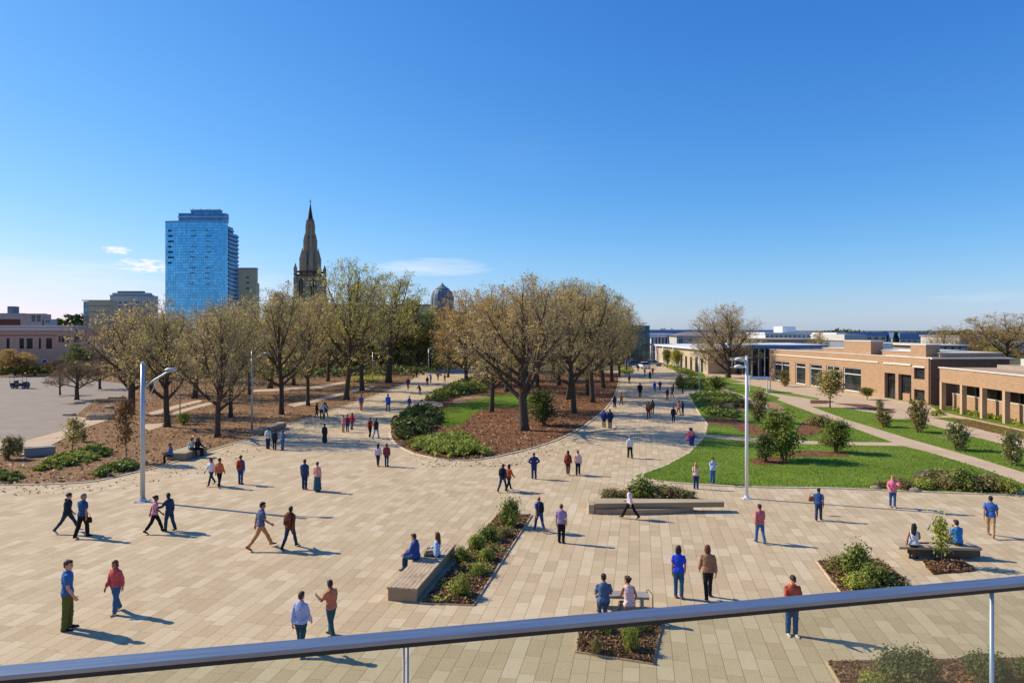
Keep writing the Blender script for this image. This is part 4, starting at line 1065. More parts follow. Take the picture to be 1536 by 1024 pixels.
mb.quad((a, -4.6, ze), (b, -4.6, ze), (b, 5, zr), (a, 5, zr)); mb.quad((b, 14.6, ze), (a, 14.6, ze), (a, 5, zr), (b, 5, zr)); mb.add([(b, -4.6, ze), (b, 14.6, ze), (b, 5, zr)], [(0, 1, 2)]); mb.add([(a, -4.6, ze), (a, 5, zr), (a, 14.6, ze)], [(0, 1, 2)]); mb.build('nave_roof', M_SLATE, T)
mb = MB(); mb.box(a, b, 4.8, 5.2, zr - .1, zr + .35); mb.build('ridge', M_LEAD, T)
cxd = X(663); mb = MB(); mb.lathe([(3.8, 0), (3.8, Z(462))], 12, 0, (cxd, 1, 0)); mb.build('turret', plain('pink_stone', rgb(158, 128, 110), .85, .2, .5), T)
mb = MB(); mb.lathe([(4.5, Z(463)), (4.35, Z(455)), (4.2, Z(447)), (3.9, Z(441)), (3.2, Z(436)), (2.7, Z(434)), (2.75, Z(433)), (1.6, Z(430)), (.8, Z(427.5)), (.35, Z(425.5)), (.1, Z(423.5))], 20, 0, (cxd, 1, 0)); mb.build('dome', M_LEAD, T, smooth=False)
for i in range(10):
    a = 2 * PI * i / 10; mb = MB(); mb.tube([(cxd + math.cos(a) * r_, 1 + math.sin(a) * r_, z_) for r_, z_ in ((4.55, Z(462)), (4.4, Z(455)), (4.25, Z(447)), (3.95, Z(441)), (3.3, Z(436)))], .12, 5); mb.build('dome_rib', M_LEAD, T)

# pinkish masonry building behind the island trees
d = 215.0; k = d / F; T = thing('red_roofed_building', 'red roofed masonry building half hidden behind the island trees', 'building', (Xat(652, d), d, 0)); X = lambda px: (px - 652) * k; Z = lambda py: Zat(py, d)
ops = [(X(657 + i * 11), X(661.5 + i * 11), Z(513 + r_ * 17), Z(500 + r_ * 17)) for i in range(10) for r_ in range(2)]
shell(T, 0, X(770), 0, Z(490), ops, 16, plain('pink_stone_wall', rgb(172, 132, 108), .85, .18, .5))
for o in ops: window(T, *o, .15, 2, 2, .14, M_WHITE)
mb = MB(); a, b, ze, zr = -.5, X(772), Z(490), Z(466); mb.quad((a, -.6, ze), (b, -.6, ze), (b - 3, 8, zr), (a + 3, 8, zr)); mb.quad((b, 16.6, ze), (a, 16.6, ze), (a + 3, 8, zr), (b - 3, 8, zr)); mb.add([(b, -.6, ze), (b, 16.6, ze), (b - 3, 8, zr)], [(0, 1, 2)]); mb.add([(a, 16.6, ze), (a, -.6, ze), (a + 3, 8, zr)], [(0, 1, 2)]); mb.build('roof', plain('red_tiles', rgb(126, 74, 56), .8, .25, 1.5), T)

# ------------------------------------------------------------------ far end of the walk
d = 175.0; k = d / F; T = thing('dark_glass_block', 'dark glass block at the far end of the main walk', 'building', (Xat(930, d), d, 0)); X = lambda px: (px - 930) * k; Z = lambda py: Zat(py, d)
mb = MB(); mb.box(0, X(974.5), 0, 20, 0, Z(489.2)); mb.build('facade', grid_glass('dark_curtain_wall', (.05, .10, .13, 1), (.03, .05, .06, 1), 1.1, 1.6, .12, .12), T)
mb = MB(); mb.box(-.2, X(975), -.2, 20.2, Z(489.2), Z(488.2)); mb.build('parapet', M_DARK, T)
d = 330.0; k = d / F; T = thing('blue_roofed_hall', 'long low hall with a blue roof behind the white portico', 'building', (Xat(970, d), d, 0)); X = lambda px: (px - 970) * k; Z = lambda py: Zat(py, d)
mb = MB(); mb.box(0, X(1170), 0, 30, 0, Z(505)); mb.build('wall', M_GREYC, T)
mb = MB(); mb.box(-.5, X(1171), -1, 31, Z(504.9), Z(495.6)); mb.build('fascia', M_BLUER, T)
mb = MB(); mb.box(-.8, X(1172), -1.3, 31, Z(495.5), Z(494.2)); mb.build('roof', M_WHITE, T)
for i in range(22): window(T, X(973 + i * 8.6), X(979 + i * 8.6), Z(516), Z(507), -.12, 2, 1, .2)
d = 200.0; k = d / F; T = thing('white_portico', 'white portico with columns facing the end of the walk', 'building', (Xat(975, d), d, 0)); X = lambda px: (px - 975) * k; Z = lambda py: Zat(py, d)
mb = MB(); mb.box(0, X(1014), 2.5, 14, 0, Z(506)); mb.build('wall', M_CREAM, T)
mb = MB(); mb.box(-.2, X(1014.2), -.3, 14.1, Z(505.9), Z(500.2)); mb.build('entablature', M_WHITE, T)
for i in range(8):
    u = X(977 + i * 5.0); mb = MB(); mb.tube([(u, .3, 0), (u, .3, Z(505.9))], [.30, .26], 10); mb.build('column', M_WHITE, T, smooth=True)
for i in range(6): window(T, X(979 + i * 5.2), X(982 + i * 5.2), Z(525), Z(509), 2.4, 1, 2, .12, M_DARK)
d = 190.0; k = d / F; T = thing('grey_roofed_house', 'grey house with a low hipped roof right of the portico', 'building', (Xat(1015, d), d, 0)); X = lambda px: (px - 1015) * k; Z = lambda py: Zat(py, d)
ops = [(X(1018 + i * 15), X(1024 + i * 15), Z(517), Z(508)) for i in range(5)]
shell(T, 0, X(1090), 0, Z(503.5), ops, 14, M_GREYC)
for o in ops: window(T, *o, .12, 2, 2, .12)
mb = MB(); a, b, ze, zr = -.5, X(1091), Z(503.6), Z(497.5); mb.quad((a, -.6, ze), (b, -.6, ze), (b - 5, 7, zr), (a + 5, 7, zr)); mb.quad((b, 14.6, ze), (a, 14.6, ze), (a + 5, 7, zr), (b - 5, 7, zr)); mb.add([(b, -.6, ze), (b, 14.6, ze), (b - 5, 7, zr)], [(0, 1, 2)]); mb.add([(a, 14.6, ze), (a, -.6, ze), (a + 5, 7, zr)], [(0, 1, 2)]); mb.build('roof', plain('grey_roof', rgb(126, 122, 120)), T)
# cream building along the right side of the far walk; its long face looks towards the walk
A = Vector((Xat(978, 178), 178)); Bp = Vector((Xat(1062, 132), 132)); L = (Bp - A).length
T = thing('cream_walled_building', 'low cream building with dark doorways along the far walk', 'building', (A.x, A.y, 0), math.atan2(Bp.y - A.y, Bp.x - A.x))
ops = [(L * f, L * f + 1.6, 0.02, 2.9) for f in (.33, .42, .58, .66, .74, .82, .90)]
shell(T, 0, L, 0, 4.6, ops, 18, M_CREAM)
for o in ops: window(T, *o, .25, 2, 1, .1, M_WHITE, name='door')
mb = MB(); mb.box(-.3, L + .3, -.7, 18.2, 4.6, 4.95); mb.build('roof_slab', M_WHITE, T)
for f in (.05, .14, .30, .50): mb = MB(); mb.box(L * f - .2, L * f + .2, -.65, -.25, 0, 4.6); mb.build('pilaster', M_WHITE, T)

# ------------------------------------------------------------------ tan brick hall on the right
A = Vector((43.75, 116.0)); Bp = Vector((47.4, 77.7)); L = (Bp - A).length; ax = (Bp - A).normalized()
def U(px):
    r_ = (px - 768) / F; t = (A.x - r_ * A.y) / (r_ * ax.y - ax.x); return t
T = thing('tan_brick_hall', 'long tan brick hall with big white framed windows beside the lawn', 'building', (A.x, A.y, 0), math.atan2(ax.y, ax.x))
wn_ = [(U(1161), U(1184), .12, 3.45, 2, [.82]), (U(1193), U(1208), .12, 3.45, 1, [.8]), (U(1214.6), U(1233), .12, 3.45, 1, [.8]), (U(1239.5), U(1259), .12, 3.45, 2, [.8]), (U(1265), U(1291.5), .22, 3.45, 1, [.72])]
small = [(U(1371), U(1387), 2.8, 4.15, 1, None), (U(1371), U(1387), .3, 1.6, 1, None)]
doors = [(U(1326.7), U(1343), .02, 3.2), (U(1347.5), U(1367), .02, 3.2)]
ops = [w[:4] for w in wn_ + small] + doors
shell(T, 0, L, 0, 5.25, ops, 9.5, B_TAN, depth=.5, roofm=plain('tan_roof', rgb(176, 150, 124), .95, .15, .6))
for w_ in wn_: window(T, *w_[:4], .12, w_[4], 1, .13, M_WHITE, split=w_[5])
for w_ in small: window(T, *w_[:4], .2, 1, 1, .09, M_DARK)
for o in doors: window(T, *o, .42, 2, 1, .09, M_DARK, name='doorway', split=[.78])
mb = MB(); mb.box(U(1347.5) + .8, U(1367) - .3, -.0, .38, .02, .95); mb.build('dwarf_wall', B_TAN, T)
mb = MB(); mb.box(U(1371) - .1, U(1387) + .1, -.1, .05, 4.15, 4.33); mb.build('lintel', M_COPE, T)
mb = MB(); mb.box(-.1, L + .08, -.06, .34, 5.25, 5.33); mb.build('coping', M_COPE, T)
mb = MB(); mb.box(U(1220), L - .3, 1.6, 9.3, 5.14, 5.85); mb.build('upper_storey', B_TAN, T)
mb = MB(); mb.box(U(1219), L - .25, 1.5, 9.4, 5.852, 5.92); mb.build('coping', M_COPE, T)
mb = MB(); mb.box(.6, U(1318), -.10, -.002, 4.35, 4.52); mb.box(U(1326), U(1367), -.12, -.002, 4.30, 4.50); mb.build('drip_course', M_COPE, T)
for u0, u1 in ((U(1262), U(1302)), (U(1361), U(1384))):
    mb = MB(); mb.box(u0, u1, .4, 2.1, 5.34, 7.0 if u0 < U(1330) else 6.75); b_ = mb.build('roof_block', B_TAN, T)
    mb = MB(); mb.box(u0 - .06, u1 + .06, .34, 2.16, 7.0 if u0 < U(1330) else 6.75, 7.12 if u0 < U(1330) else 6.87); mb.build('coping', M_COPE, b_)
mb = MB(); mb.box(U(1320), U(1358), 2.5, 8, 5.925, 6.05); mb.build('skylight_kerb', M_COPE, T)
mb = MB()
for i in range(5): mb.box(U(1238) + i * 1.15, U(1238) + i * 1.15 + 1.0, 4.0, 6.5, 5.6, 6.7)
mb.build('skylight', grid_glass('skylight_glass', (.30, .40, .48, 1), (.6, .6, .6, 1), .9, 1.2, .1, .1), T)
# end annex of the hall and the lower colonnaded wing
B_SHADED = brick_mat('shaded_brick', rgb(146, 108, 84), rgb(124, 90, 70), rgb(120, 98, 84))  # hall brick darkened: the end wall's shade is put into its colour
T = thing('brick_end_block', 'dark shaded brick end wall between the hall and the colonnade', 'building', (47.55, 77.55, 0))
mb = MB(); mb.box(0, 9.0, .02, 9, 0, 5.2); mb.build('wall', B_SHADED, T); mb = MB(); mb.box(-.05, 9.4, -.35, 9.2, 5.2, 5.36); mb.build('coping', M_COPE, T)
mb = MB(); mb.box(.3, 8.8, .4, 8.8, 5.36, 5.42); mb.build('roof', plain('tan_roof', rgb(176, 150, 124)), T)
A2 = Vector((Xat(1409.5, 72.5), 72.5)); B2 = Vector((43.2, 44.0)); L2 = (B2 - A2).length; a2 = (B2 - A2).normalized()
def U2(px):
    r_ = (px - 768) / F; return (A2.x - r_ * A2.y) / (r_ * a2.y - a2.x)
T = thing('brick_colonnade_wing', 'low tan brick wing with pale columns and a deep fascia', 'building', (A2.x, A2.y, 0), math.atan2(a2.y, a2.x))
mb = MB(); mb.box(0, L2, 0, 11, 3.0, 4.5); mb.build('fascia', B_TAN, T)
mb = MB(); mb.box(-.12, L2 + .1, -.1, .4, 4.5, 4.60); mb.build('coping', M_COPE, T); mb = MB(); mb.box(.1, L2, .42, 10.9, 4.48, 4.55); mb.build('roof_deck', plain('tan_roof', rgb(176, 150, 124)), T)
mb = MB(); mb.box(0.02, L2, 1.3, 10.9, 0, 1.75); mb.box(0.02, L2, 1.8, 10.9, 1.75, 3.0, 1); mb.build('wall', [B_TAN, M_DARK], T)
mb = MB(); mb.box(.02, L2, 1.25, 1.8, 1.752, 1.82); mb.build('sill', M_COPE, T)
cols = [0.25] + [U2(p) for p in (1442, 1472, 1506)]; st = cols[-1] - cols[-2]
while cols[-1] + st < L2: cols.append(cols[-1] + st)
for u in cols:
    mb = MB(); mb.box(u - .19, u + .19, -.04, .42, 0, 3.0); mb.build('column', plain('column_concrete', rgb(186, 158, 130), .85, .12), T)
for i in range(len(cols) - 1): window(T, cols[i] + .3, cols[i + 1] - .3, 1.83, 2.98, 1.6, 4, 1, .06, M_DARK)
mb = MB(); mb.box(3, L2 - 1, 4, 10, 4.56, 5.0); mb.build('roof', M_ROOFG, T)
for i in range(3): mb = MB(); mb.box(5 + i * 6, 6.6 + i * 6, 5, 6.5, 5.0, 5.7); mb.build('roof_vent', M_GREYC, T)

# dark glazed pavilion beyond the hall
d = 122.0; k = d / F; T = thing('glazed_pavilion', 'dark glazed pavilion with a blue flat roof beyond the brick hall', 'building', (Xat(1126, d), d, 0)); X = lambda px: (px - 1126) * k; Z = lambda py: Zat(py, d)
mb = MB(); mb.box(X(1133), X(1172), 2, 16, 0, Z(524)); mb.build('facade', grid_glass('pavilion_glass', (.03, .036, .04, 1), (.25, .25, .24, 1), 1.5, 3.4, .08, .05), T)
mb = MB(); mb.box(0, X(1240), -.6, 17, Z(522), Z(518)); mb.build('roof', M_BLUER, T); mb = MB(); mb.box(-.1, X(1241), -.75, 17.2, Z(518), Z(516.8)); mb.build('roof_edge', M_WHITE, T)
for px in (1128, 1138, 1147): mb = MB(); mb.tube([(X(px), 0, 0), (X(px), 0, Z(522))], .1, 8); mb.build('column', M_WHITE, T)
# distant blocks along the right horizon
def far_block(name, label, d, x0, x1, y, mat, roof, yr, wy=None, nwin=0, D=25, fr=None):
    T = thing(name, label, 'building', (Xat(x0, d), d, 0)); k = d / F; X = lambda px: (px - x0) * k; Z = lambda py: Zat(py, d)
    mb = MB(); mb.box(0, X(x1), 0, D, 0, Z(y)); mb.build('wall', mat, T)
    mb = MB(); mb.box(-.4, X(x1) + .4, -.6, D + .4, Z(y), Z(yr)); mb.build('roof', roof, T)
    for i in range(nwin):
        a = x0 + (x1 - x0) * (i + .2) / nwin; b = x0 + (x1 - x0) * (i + .8) / nwin; window(T, X(a), X(b), Z(wy[1]), Z(wy[0]), -.12, 2, 1, .18, fr or M_FRAME)
    return T, X, Z
T, X, Z = far_block('white_terminal', 'white block with a square roof cabin and a row of windows', 300, 1148, 1216, 501, M_WHITE, M_WHITE, 498.6, (502.5, 506), 10)
mb = MB(); mb.box(X(1179), X(1199), 4, 14, Z(498.6), Z(489.5)); mb.build('roof_cabin', M_WHITE, T)
far_block('tan_warehouse', 'long tan warehouse in front of the white block', 210, 1120, 1225, 511, M_TANC, plain('warm_roof', rgb(190, 166, 136)), 508.2, (513, 516), 12)
far_block('blue_roofed_warehouse', 'low grey warehouse with a blue roof behind the brick hall', 340, 1216, 1330, 503, M_GREYC, M_BLUER, 498, (505, 509), 11)
far_block('white_workshop', 'small white workshop among the roofs behind the hall', 290, 1255, 1268, 505, M_WHITE, M_WHITE, 499, (501, 503), 1)
far_block('grey_shed', 'plain grey shed directly behind the brick roof block', 240, 1267, 1296, 511, plain('shed_grey', rgb(132, 138, 146)), M_GREYC, 501.5)
far_block('blue_roofed_depot', 'wide depot with a deep blue roof right of the spruce', 330, 1350, 1404, 508, M_GREYC, M_BLUER, 499, (510, 513), 6)
far_block('brick_annex', 'brown brick annex with grey windows below the distant trees', 125, 1396, 1450, 519, plain('brown_brick_far', rgb(116, 92, 76)), M_COPE, 517, (521, 530), 5)
far_block('grey_low_block', 'long grey low block behind the distant trees on the right', 260, 1440, 1760, 505, M_GREYC, M_ROOFG, 503, (507, 511), 14)
for i, (x0, x1, y, c) in enumerate(((-700, -420, 470, (150, 140, 134)), (-400, -210, 476, (172, 150, 140)), (1760, 2000, 480, (160, 140, 120)), (2020, 2400, 470, (170, 160, 150)))):
    far_block('city_block', ['grey city block far beyond the yard to the left', 'pale city block next to the pink building', 'tan city block far behind the colonnade wing', 'pale city block at the right end of the skyline'][i], 300, x0, x1, y, plain('city_%d' % i, rgb(*c)), M_ROOFG, y - 1.5, (y + 6, y + 14), 12)
# ------------------------------------------------------------------ trees of the place
PT = [tree_meshes(101, r=5.0, clear=.22, limbs=11, dens=.85, leaf_n=15000, leaf_s=.10, fill=.48, tr=.26),
      tree_meshes(102, r=5.0, clear=.24, limbs=10, dens=.82, leaf_n=14000, leaf_s=.10, fill=.45, tr=.26),
      tree_meshes(103, r=5.0, clear=.20, limbs=12, dens=.82, leaf_n=16000, leaf_s=.10, fill=.5, tr=.26),
      tree_meshes(104, r=5.0, clear=.26, limbs=10, dens=.85, leaf_n=11000, leaf_s=.10, fill=.45),
      tree_meshes(105, r=5.0, clear=.18, limbs=12, dens=.82, leaf_n=17000, leaf_s=.10, fill=.52, tr=.26)]
PBARE = [tree_meshes(111, r=5.0, clear=.19, limbs=13, dens=.9, leaf_n=10500, leaf_s=.115, fill=.46, tr=.30),
         tree_meshes(112, r=5.0, clear=.22, limbs=12, dens=.9, leaf_n=10500, leaf_s=.115, fill=.46, tr=.30)]
PLEAF = [tree_meshes(121, r=5.0, clear=.12, limbs=12, dens=1.1, leaf_n=26000, leaf_s=.15, fill=.85, tr=.26)]
PBIG = tree_meshes(131, h=13, r=6.0, clear=.20, limbs=14, dens=.85, leaf_n=17000, leaf_s=.095, fill=.45, tr=.38)
PMULTI = tree_meshes(141, h=13, r=6.0, clear=.10, limbs=15, dens=.95, leaf_n=15000, leaf_s=.11, fill=.5, tr=.40)
trng = random.Random(77)
def put(proto, bx, by, top, w, leaf, label, group=None, base=(12.0, 5.0), bark=None, rot=None):
    p = G(bx, by); dd = p.y; hh = H - (top - Y0) * dd / F; rr = w * .5 * dd / F
    t = place_tree(proto, (p.x, p.y, .04), rr / base[1] * 1.10, hh / base[0], trng.uniform(0, 6.28) if rot is None else rot, leaf, label, 'tree', group, bark)
    t.scale = (t.scale[0] * trng.uniform(.88, 1.14), t.scale[1] * trng.uniform(.88, 1.14), t.scale[2] * trng.uniform(.97, 1.03)); t.rotation_euler = (R(trng.uniform(-3.5, 3.5)), R(trng.uniform(-3.5, 3.5)), t.rotation_euler.z); return t
GV = 'trees of the grove beside the left walk'
put(PBARE[0], 326, 656, 452, 138, 'olive', 'grove tree with the thickest trunk, in front near the walk edge', GV)
put(PBARE[1], 251, 641, 452, 128, 'olive', 'grove tree between the arm lamp and the thin lamp pole', GV)
put(PBARE[1], 196, 622, 458, 148, 'bud', 'wide bare tree behind the tall arm lamp at the yard edge', GV)
put(PT[0], 422, 622, 428, 142, 'olive', 'grove tree right of the second lamp post, below the tan stone block', GV)
put(PT[1], 462, 609, 442, 104, 'bud', 'grove tree standing right in front of the church spire', GV)
put(PT[2], 519, 600, 398, 132, 'spring', 'tall yellow-green tree just right of the church spire', GV)
put(PT[3], 543, 586, 420, 100, 'olive', 'slim grove tree between the two tall yellow-green trees', GV)
put(PT[3], 583, 574, 403, 128, 'spring', 'tall yellow-green tree at the far end of the grove', GV)
put(PT[1], 346, 626, 466, 100, 'bud', 'grove tree just behind the thickest trunk', GV)
for bx, by, top, w, lf, pr in ((292, 598, 466, 120, 'bud', 0), (228, 590, 470, 110, 'bud', 1), (375, 592, 455, 120, 'olive', 2), (405, 583, 442, 110, 'bud', 0)):
    put(PT[pr], bx, by, top, w, lf, 'brown budding tree in the second row of the grove', GV)
for bx, by, top, w, lf, pr in ((440, 578, 450, 100, 'olive', 1), (492, 572, 440, 95, 'olive', 2), (270, 572, 474, 100, 'bud', 0), (330, 574, 462, 100, 'olive', 2)):
    put(PT[pr], bx, by, top, w, lf, 'brown budding tree in the third row of the grove', GV)
for bx, by, top, w, lf, pr in ((185, 566, 484, 80, 'brown', 1), (240, 562, 480, 80, 'bud', 3), (310, 560, 478, 80, 'bud', 0), (380, 558, 470, 80, 'olive', 1), (430, 556, 468, 80, 'olive', 2)):
    put(PT[pr], bx, by, top, w, lf, 'far brown tree closing the back of the grove', GV)
DG_ = 'leafy trees in front of the church nave'
for bx, by, top, w, lf, lb in ((628, 556, 452, 76, 'spring', 'leafy yellow-green tree in front of the domed turret'), (598, 556, 462, 70, 'dark', 'dark evergreen tree left of the domed turret'), (572, 553, 470, 76, 'dark', 'dark tree below the nave roof, behind the far lamp'), (540, 552, 474, 76, 'green', 'dark green tree below the middle of the nave roof'), (508, 551, 470, 70, 'dark', 'dark tree against the church tower foot'), (646, 553, 478, 50, 'dark', 'small dark tree beside the pink turret wall'), (468, 552, 478, 66, 'green', 'green tree below the church belfry')):
    put(PLEAF[0], bx, by, top, w, lf, lb, DG_)
IG = 'trees on the island bed between the walks'
put(PBIG, 786, 646, 419, 200, 'bud', 'big spreading tree with many limbs at the front of the island', IG, (13, 6.0), rot=.6)
put(PT[4], 737, 618, 434, 128, 'gold', 'golden brown tree on the island left of the big spreading tree', IG)
put(PT[0], 861, 620, 426, 128, 'bud', 'island tree right of the round evergreen bush', IG)
put(PT[2], 852, 600, 428, 120, 'olive', 'island tree behind the round evergreen bush', IG)
put(PT[1], 889, 604, 432, 122, 'bud', 'island tree closest to the main walk', IG)
put(PT[4], 882, 593, 430, 110, 'olive', 'island tree behind the one closest to the main walk', IG)
put(PT[4], 700, 578, 437, 104, 'gold', 'golden tree at the far left corner of the island', IG)
put(PT[2], 672, 566, 470, 66, 'gold', 'small golden tree beside the curved far lamp', IG)
for bx, by, top, w, lf, pr in ((760, 588, 440, 110, 'gold', 4), (806, 584, 430, 110, 'bud', 0), (838, 578, 432, 100, 'olive', 2), (730, 570, 446, 96, 'gold', 4), (780, 570, 450, 90, 'gold', 1)):
    put(PT[pr], bx, by, top, w, lf, 'budding tree in the middle rows of the island', IG)
for bx, by, top, w, lf, pr in ((905, 582, 440, 96, 'bud', 0), (918, 573, 450, 80, 'olive', 2), (929, 566, 462, 66, 'bud', 4), (940, 558, 480, 46, 'olive', 1)):
    put(PT[pr], bx, by, top, w, lf, 'budding tree along the island edge of the main walk', IG)
for bx, by, top, w, lf, pr in ((830, 562, 452, 90, 'bud', 1), (870, 562, 448, 90, 'olive', 4), (900, 560, 455, 80, 'bud', 2), (760, 558, 460, 90, 'gold', 4), (715, 556, 466, 80, 'gold', 0)):
    put(PT[pr], bx, by, top, w, lf, 'far budding tree at the back of the island', IG)
put(PMULTI, 1092, 567, 455, 122, 'bud', 'wide many-stemmed tree beside the far walk, left of the brick hall', None, (13, 6.0), rot=1.0)
put(PT[3], 1062, 560, 505, 60, 'olive', 'smaller tree growing left of the many-stemmed tree')
put(PT[0], 1122, 560, 505, 56, 'bud', 'smaller tree growing between the many-stemmed tree and the pavilion')
RG = 'trees behind the colonnade wing'
put(PT[4], 1506, 556, 470, 134, 'gold', 'broad golden tree behind the colonnade wing roof', RG)
put(PT[0], 1452, 552, 496, 70, 'brown', 'low brown tree left of the broad golden tree', RG)
put(PT[2], 1418, 548, 490, 60, 'bud', 'pale budding tree above the brick annex', RG)
put(PT[4], 1560, 552, 486, 90, 'olive', 'olive tree right of the broad golden tree', RG)
put(PLEAF[0], 1475, 549, 512, 90, 'spring', 'low leafy tree below the broad golden tree', RG)
put(PT[4], 1226, 556, 497, 38, 'gold', 'round golden tree showing above the brick hall roof')
SPR = spruce_meshes(7)
p = G(1344, 552); place_tree(SPR, (p.x, p.y, 0), 1.25, (H - (497 - Y0) * p.y / F) / 8.0, .4, 'spruce', 'dark spruce standing between the two brick roof blocks', 'tree', None, None, 'spruce_tree')
for bx, by, top, w, lf, lb in ((22, 564, 524, 54, 'gold', 'round golden tree in front of the pink building'), (118, 562, 516, 44, 'green', 'dark green ivy-grown tree at the corner of the pink building'), (84, 563, 538, 46, 'brown', 'low rusty tree in front of the arched doorways'), (150, 560, 528, 56, 'brown', 'low rusty tree behind the yard, right of the ivy-grown tree'), (-60, 562, 518, 60, 'gold', 'golden tree far left of the yard')):
    put(PLEAF[0] if lf != 'brown' else PT[4], bx, by, top, w, lf, lb)
put(PT[3], 115, 600, 541, 92, 'brown', 'small rusty tree on the edge of the yard')
put(PT[3], 90, 593, 556, 40, 'brown', 'thin young tree in the yard left of the small rusty tree')
put(PT[3], 150, 584, 540, 60, 'brown', 'rusty tree on the far side of the yard beside the stone blocks')

# young trees and tall shrubs
YS = [small_tree_meshes(201, 4.0, 1.2, .38, 4200, .12, .06, 1, .9), small_tree_meshes(202, 3.0, 1.2, .12, 5600, .095, .05, 4, .9), small_tree_meshes(203, 4.0, 1.2, .30, 2000, .13, .05, 1, .75), small_tree_meshes(204, 3.0, 1.3, .10, 3600, .13, .05, 4, .8),
      small_tree_meshes(205, 1.6, .5, .34, 700, .085, .03, 1, 1.0)]
def young(proto, bx, by, top, w, leaf, label, h0, r0, name='young_tree', cat='tree', group=None):
    p = G(bx, by); hh = H - (top - Y0) * p.y / F; rr = w * .5 * p.y / F
    return place_tree(proto, (p.x, p.y, .04), rr / r0, hh / h0, trng.uniform(0, 6.28), leaf, label, cat, group, None, name)
young(YS[0], 1245, 612, 550, 46, 'olive', 'young leafy tree on the lawn in front of the big hall windows', 4.4, 1.25)
young(YS[0], 1301, 600, 580, 25, 'green', 'small round green tree by the brick hall doorway', 4.4, 1.25)
young(YS[2], 1319, 631, 596, 15, 'dry', 'thin sapling on the lawn left of the hall doorway', 4.4, 1.25)
young(YS[3], 1379, 649, 600, 33, 'dry', 'tall loose shrub in front of the shaded brick end wall', 3.2, 1.3, 'tall_shrub', 'shrub')
young(YS[3], 1327, 641, 617, 27, 'dry', 'low brownish shrub on the lawn left of the tall loose shrub', 3.2, 1.3, 'tall_shrub', 'shrub')
young(YS[3], 1438, 676, 636, 38, 'sage', 'pale loose shrub on the lawn before the colonnade', 3.2, 1.3, 'tall_shrub', 'shrub')
young(YS[3], 1521, 699, 649, 34, 'sage', 'pale loose shrub on the lawn at the path end, right of its twin', 3.2, 1.3, 'tall_shrub', 'shrub')
young(YS[1], 1250, 679, 629, 50, 'green', 'dark green bushy shrub on the lawn by the path fork', 3.2, 1.25, 'tall_shrub', 'shrub')
young(YS[1], 1177, 690, 613, 66, 'green', 'big dark green shrub tree right of the white lamp post', 3.2, 1.25, 'tall_shrub', 'shrub')
young(YS[1], 1150, 694, 652, 34, 'dark', 'low dark shrub at the foot of the big shrub tree', 3.2, 1.25, 'tall_shrub', 'shrub')
young(YS[3], 1137, 634, 586, 30, 'dry', 'brownish upright shrub directly behind the white lamp post', 3.2, 1.3, 'tall_shrub', 'shrub')
young(YS[3], 1178, 580, 556, 18, 'dry', 'small brown shrub before the first hall window', 3.2, 1.3, 'tall_shrub', 'shrub')
young(YS[0], 1016, 557, 522, 22, 'spring', 'young tree against the cream walled building', 4.4, 1.25)
young(YS[0], 1001, 552, 522, 18, 'green', 'young green tree where the cream building begins', 4.4, 1.25)
young(YS[3], 1092, 560, 540, 22, 'dry', 'brown shrub under the many-stemmed tree', 3.2, 1.3, 'tall_shrub', 'shrub')
young(YS[2], 108, 681, 622, 40, 'olive', 'young tree with a pale crown in the mulch beside the yard', 4.4, 1.25)
young(YS[3], 124, 663, 645, 16, 'green', 'small green shrub behind the young pale-crowned tree', 3.2, 1.3, 'tall_shrub', 'shrub')
young(YS[2], 190, 694, 590, 34, 'brown', 'slender brown sapling left of the tall arm lamp', 4.4, 1.25)
young(YS[3], 12, 690, 656, 30, 'dry', 'upright loose shrub beside the grey stone block', 3.2, 1.3, 'tall_shrub', 'shrub')
young(YS[3], 29, 684, 656, 18, 'sage', 'narrow upright shrub touching the grey stone block', 3.2, 1.3, 'tall_shrub', 'shrub')
young(YS[1], 277, 637, 619, 22, 'lime', 'bright green shrub in the mulch beside the thin lamp pole', 3.2, 1.25, 'tall_shrub', 'shrub')
young(YS[1], 818, 638, 584, 54, 'dark', 'round dark evergreen bush on the island mulch', 3.2, 1.25, 'tall_shrub', 'shrub')
p = G(1413, 848); place_tree(YS[4], (p.x, p.y, .05), .42 / .5 * .80, 1.05, 1.0, 'lime', 'little green tree in the square mulch bed by the bench', 'tree', None, None, 'young_tree')
# shrubs in the planting beds
SHR = [shrub_meshes(301, 2600, .075, 1.0, .8, 10), shrub_meshes(302, 2800, .07, .9, .95, 12), shrub_meshes(303, 2400, .085, 1.1, 1.1, 9), shrub_meshes(304, 7000, .06, .85, .8, 14)]
def shrub(i, px, py, w, hpx, leaf, label, group=None):
    p = G(px, py); rr = w * .5 * p.y / F; hh = hpx * p.y / F
    return place_shrub(SHR[i], (p.x, p.y, .05), rr, hh, trng.uniform(0, 6.28), leaf, label, group)
CB = 'shrubs in the long bed beside the plank bench'
for i, px, py, w, h, lf, lb in ((2, 764, 790, 38, 36, 'green', 'tall dark shrub at the far end of the long bed'), (1, 733, 812, 34, 24, 'green', 'shrub just below the tall dark one in the long bed'), (0, 716, 826, 34, 24, 'lime', 'bright shrub in the middle of the long bed'), (1, 692, 842, 30, 22, 'green', 'shrub beside the plank bench top end in the long bed'), (0, 732, 842, 28, 20, 'lime', 'low bright shrub on the right edge of the long bed'), (1, 719, 863, 32, 18, 'lime', 'flat green shrub right of the plank bench middle'), (0, 693, 895, 34, 28, 'lime', 'bright feathery shrub at the near end of the long bed'), (1, 758, 806, 24, 14, 'dry', 'thin dry shrub beside the tall dark one in the long bed')):
    shrub(i, px, py, w, h, lf, lb, CB)
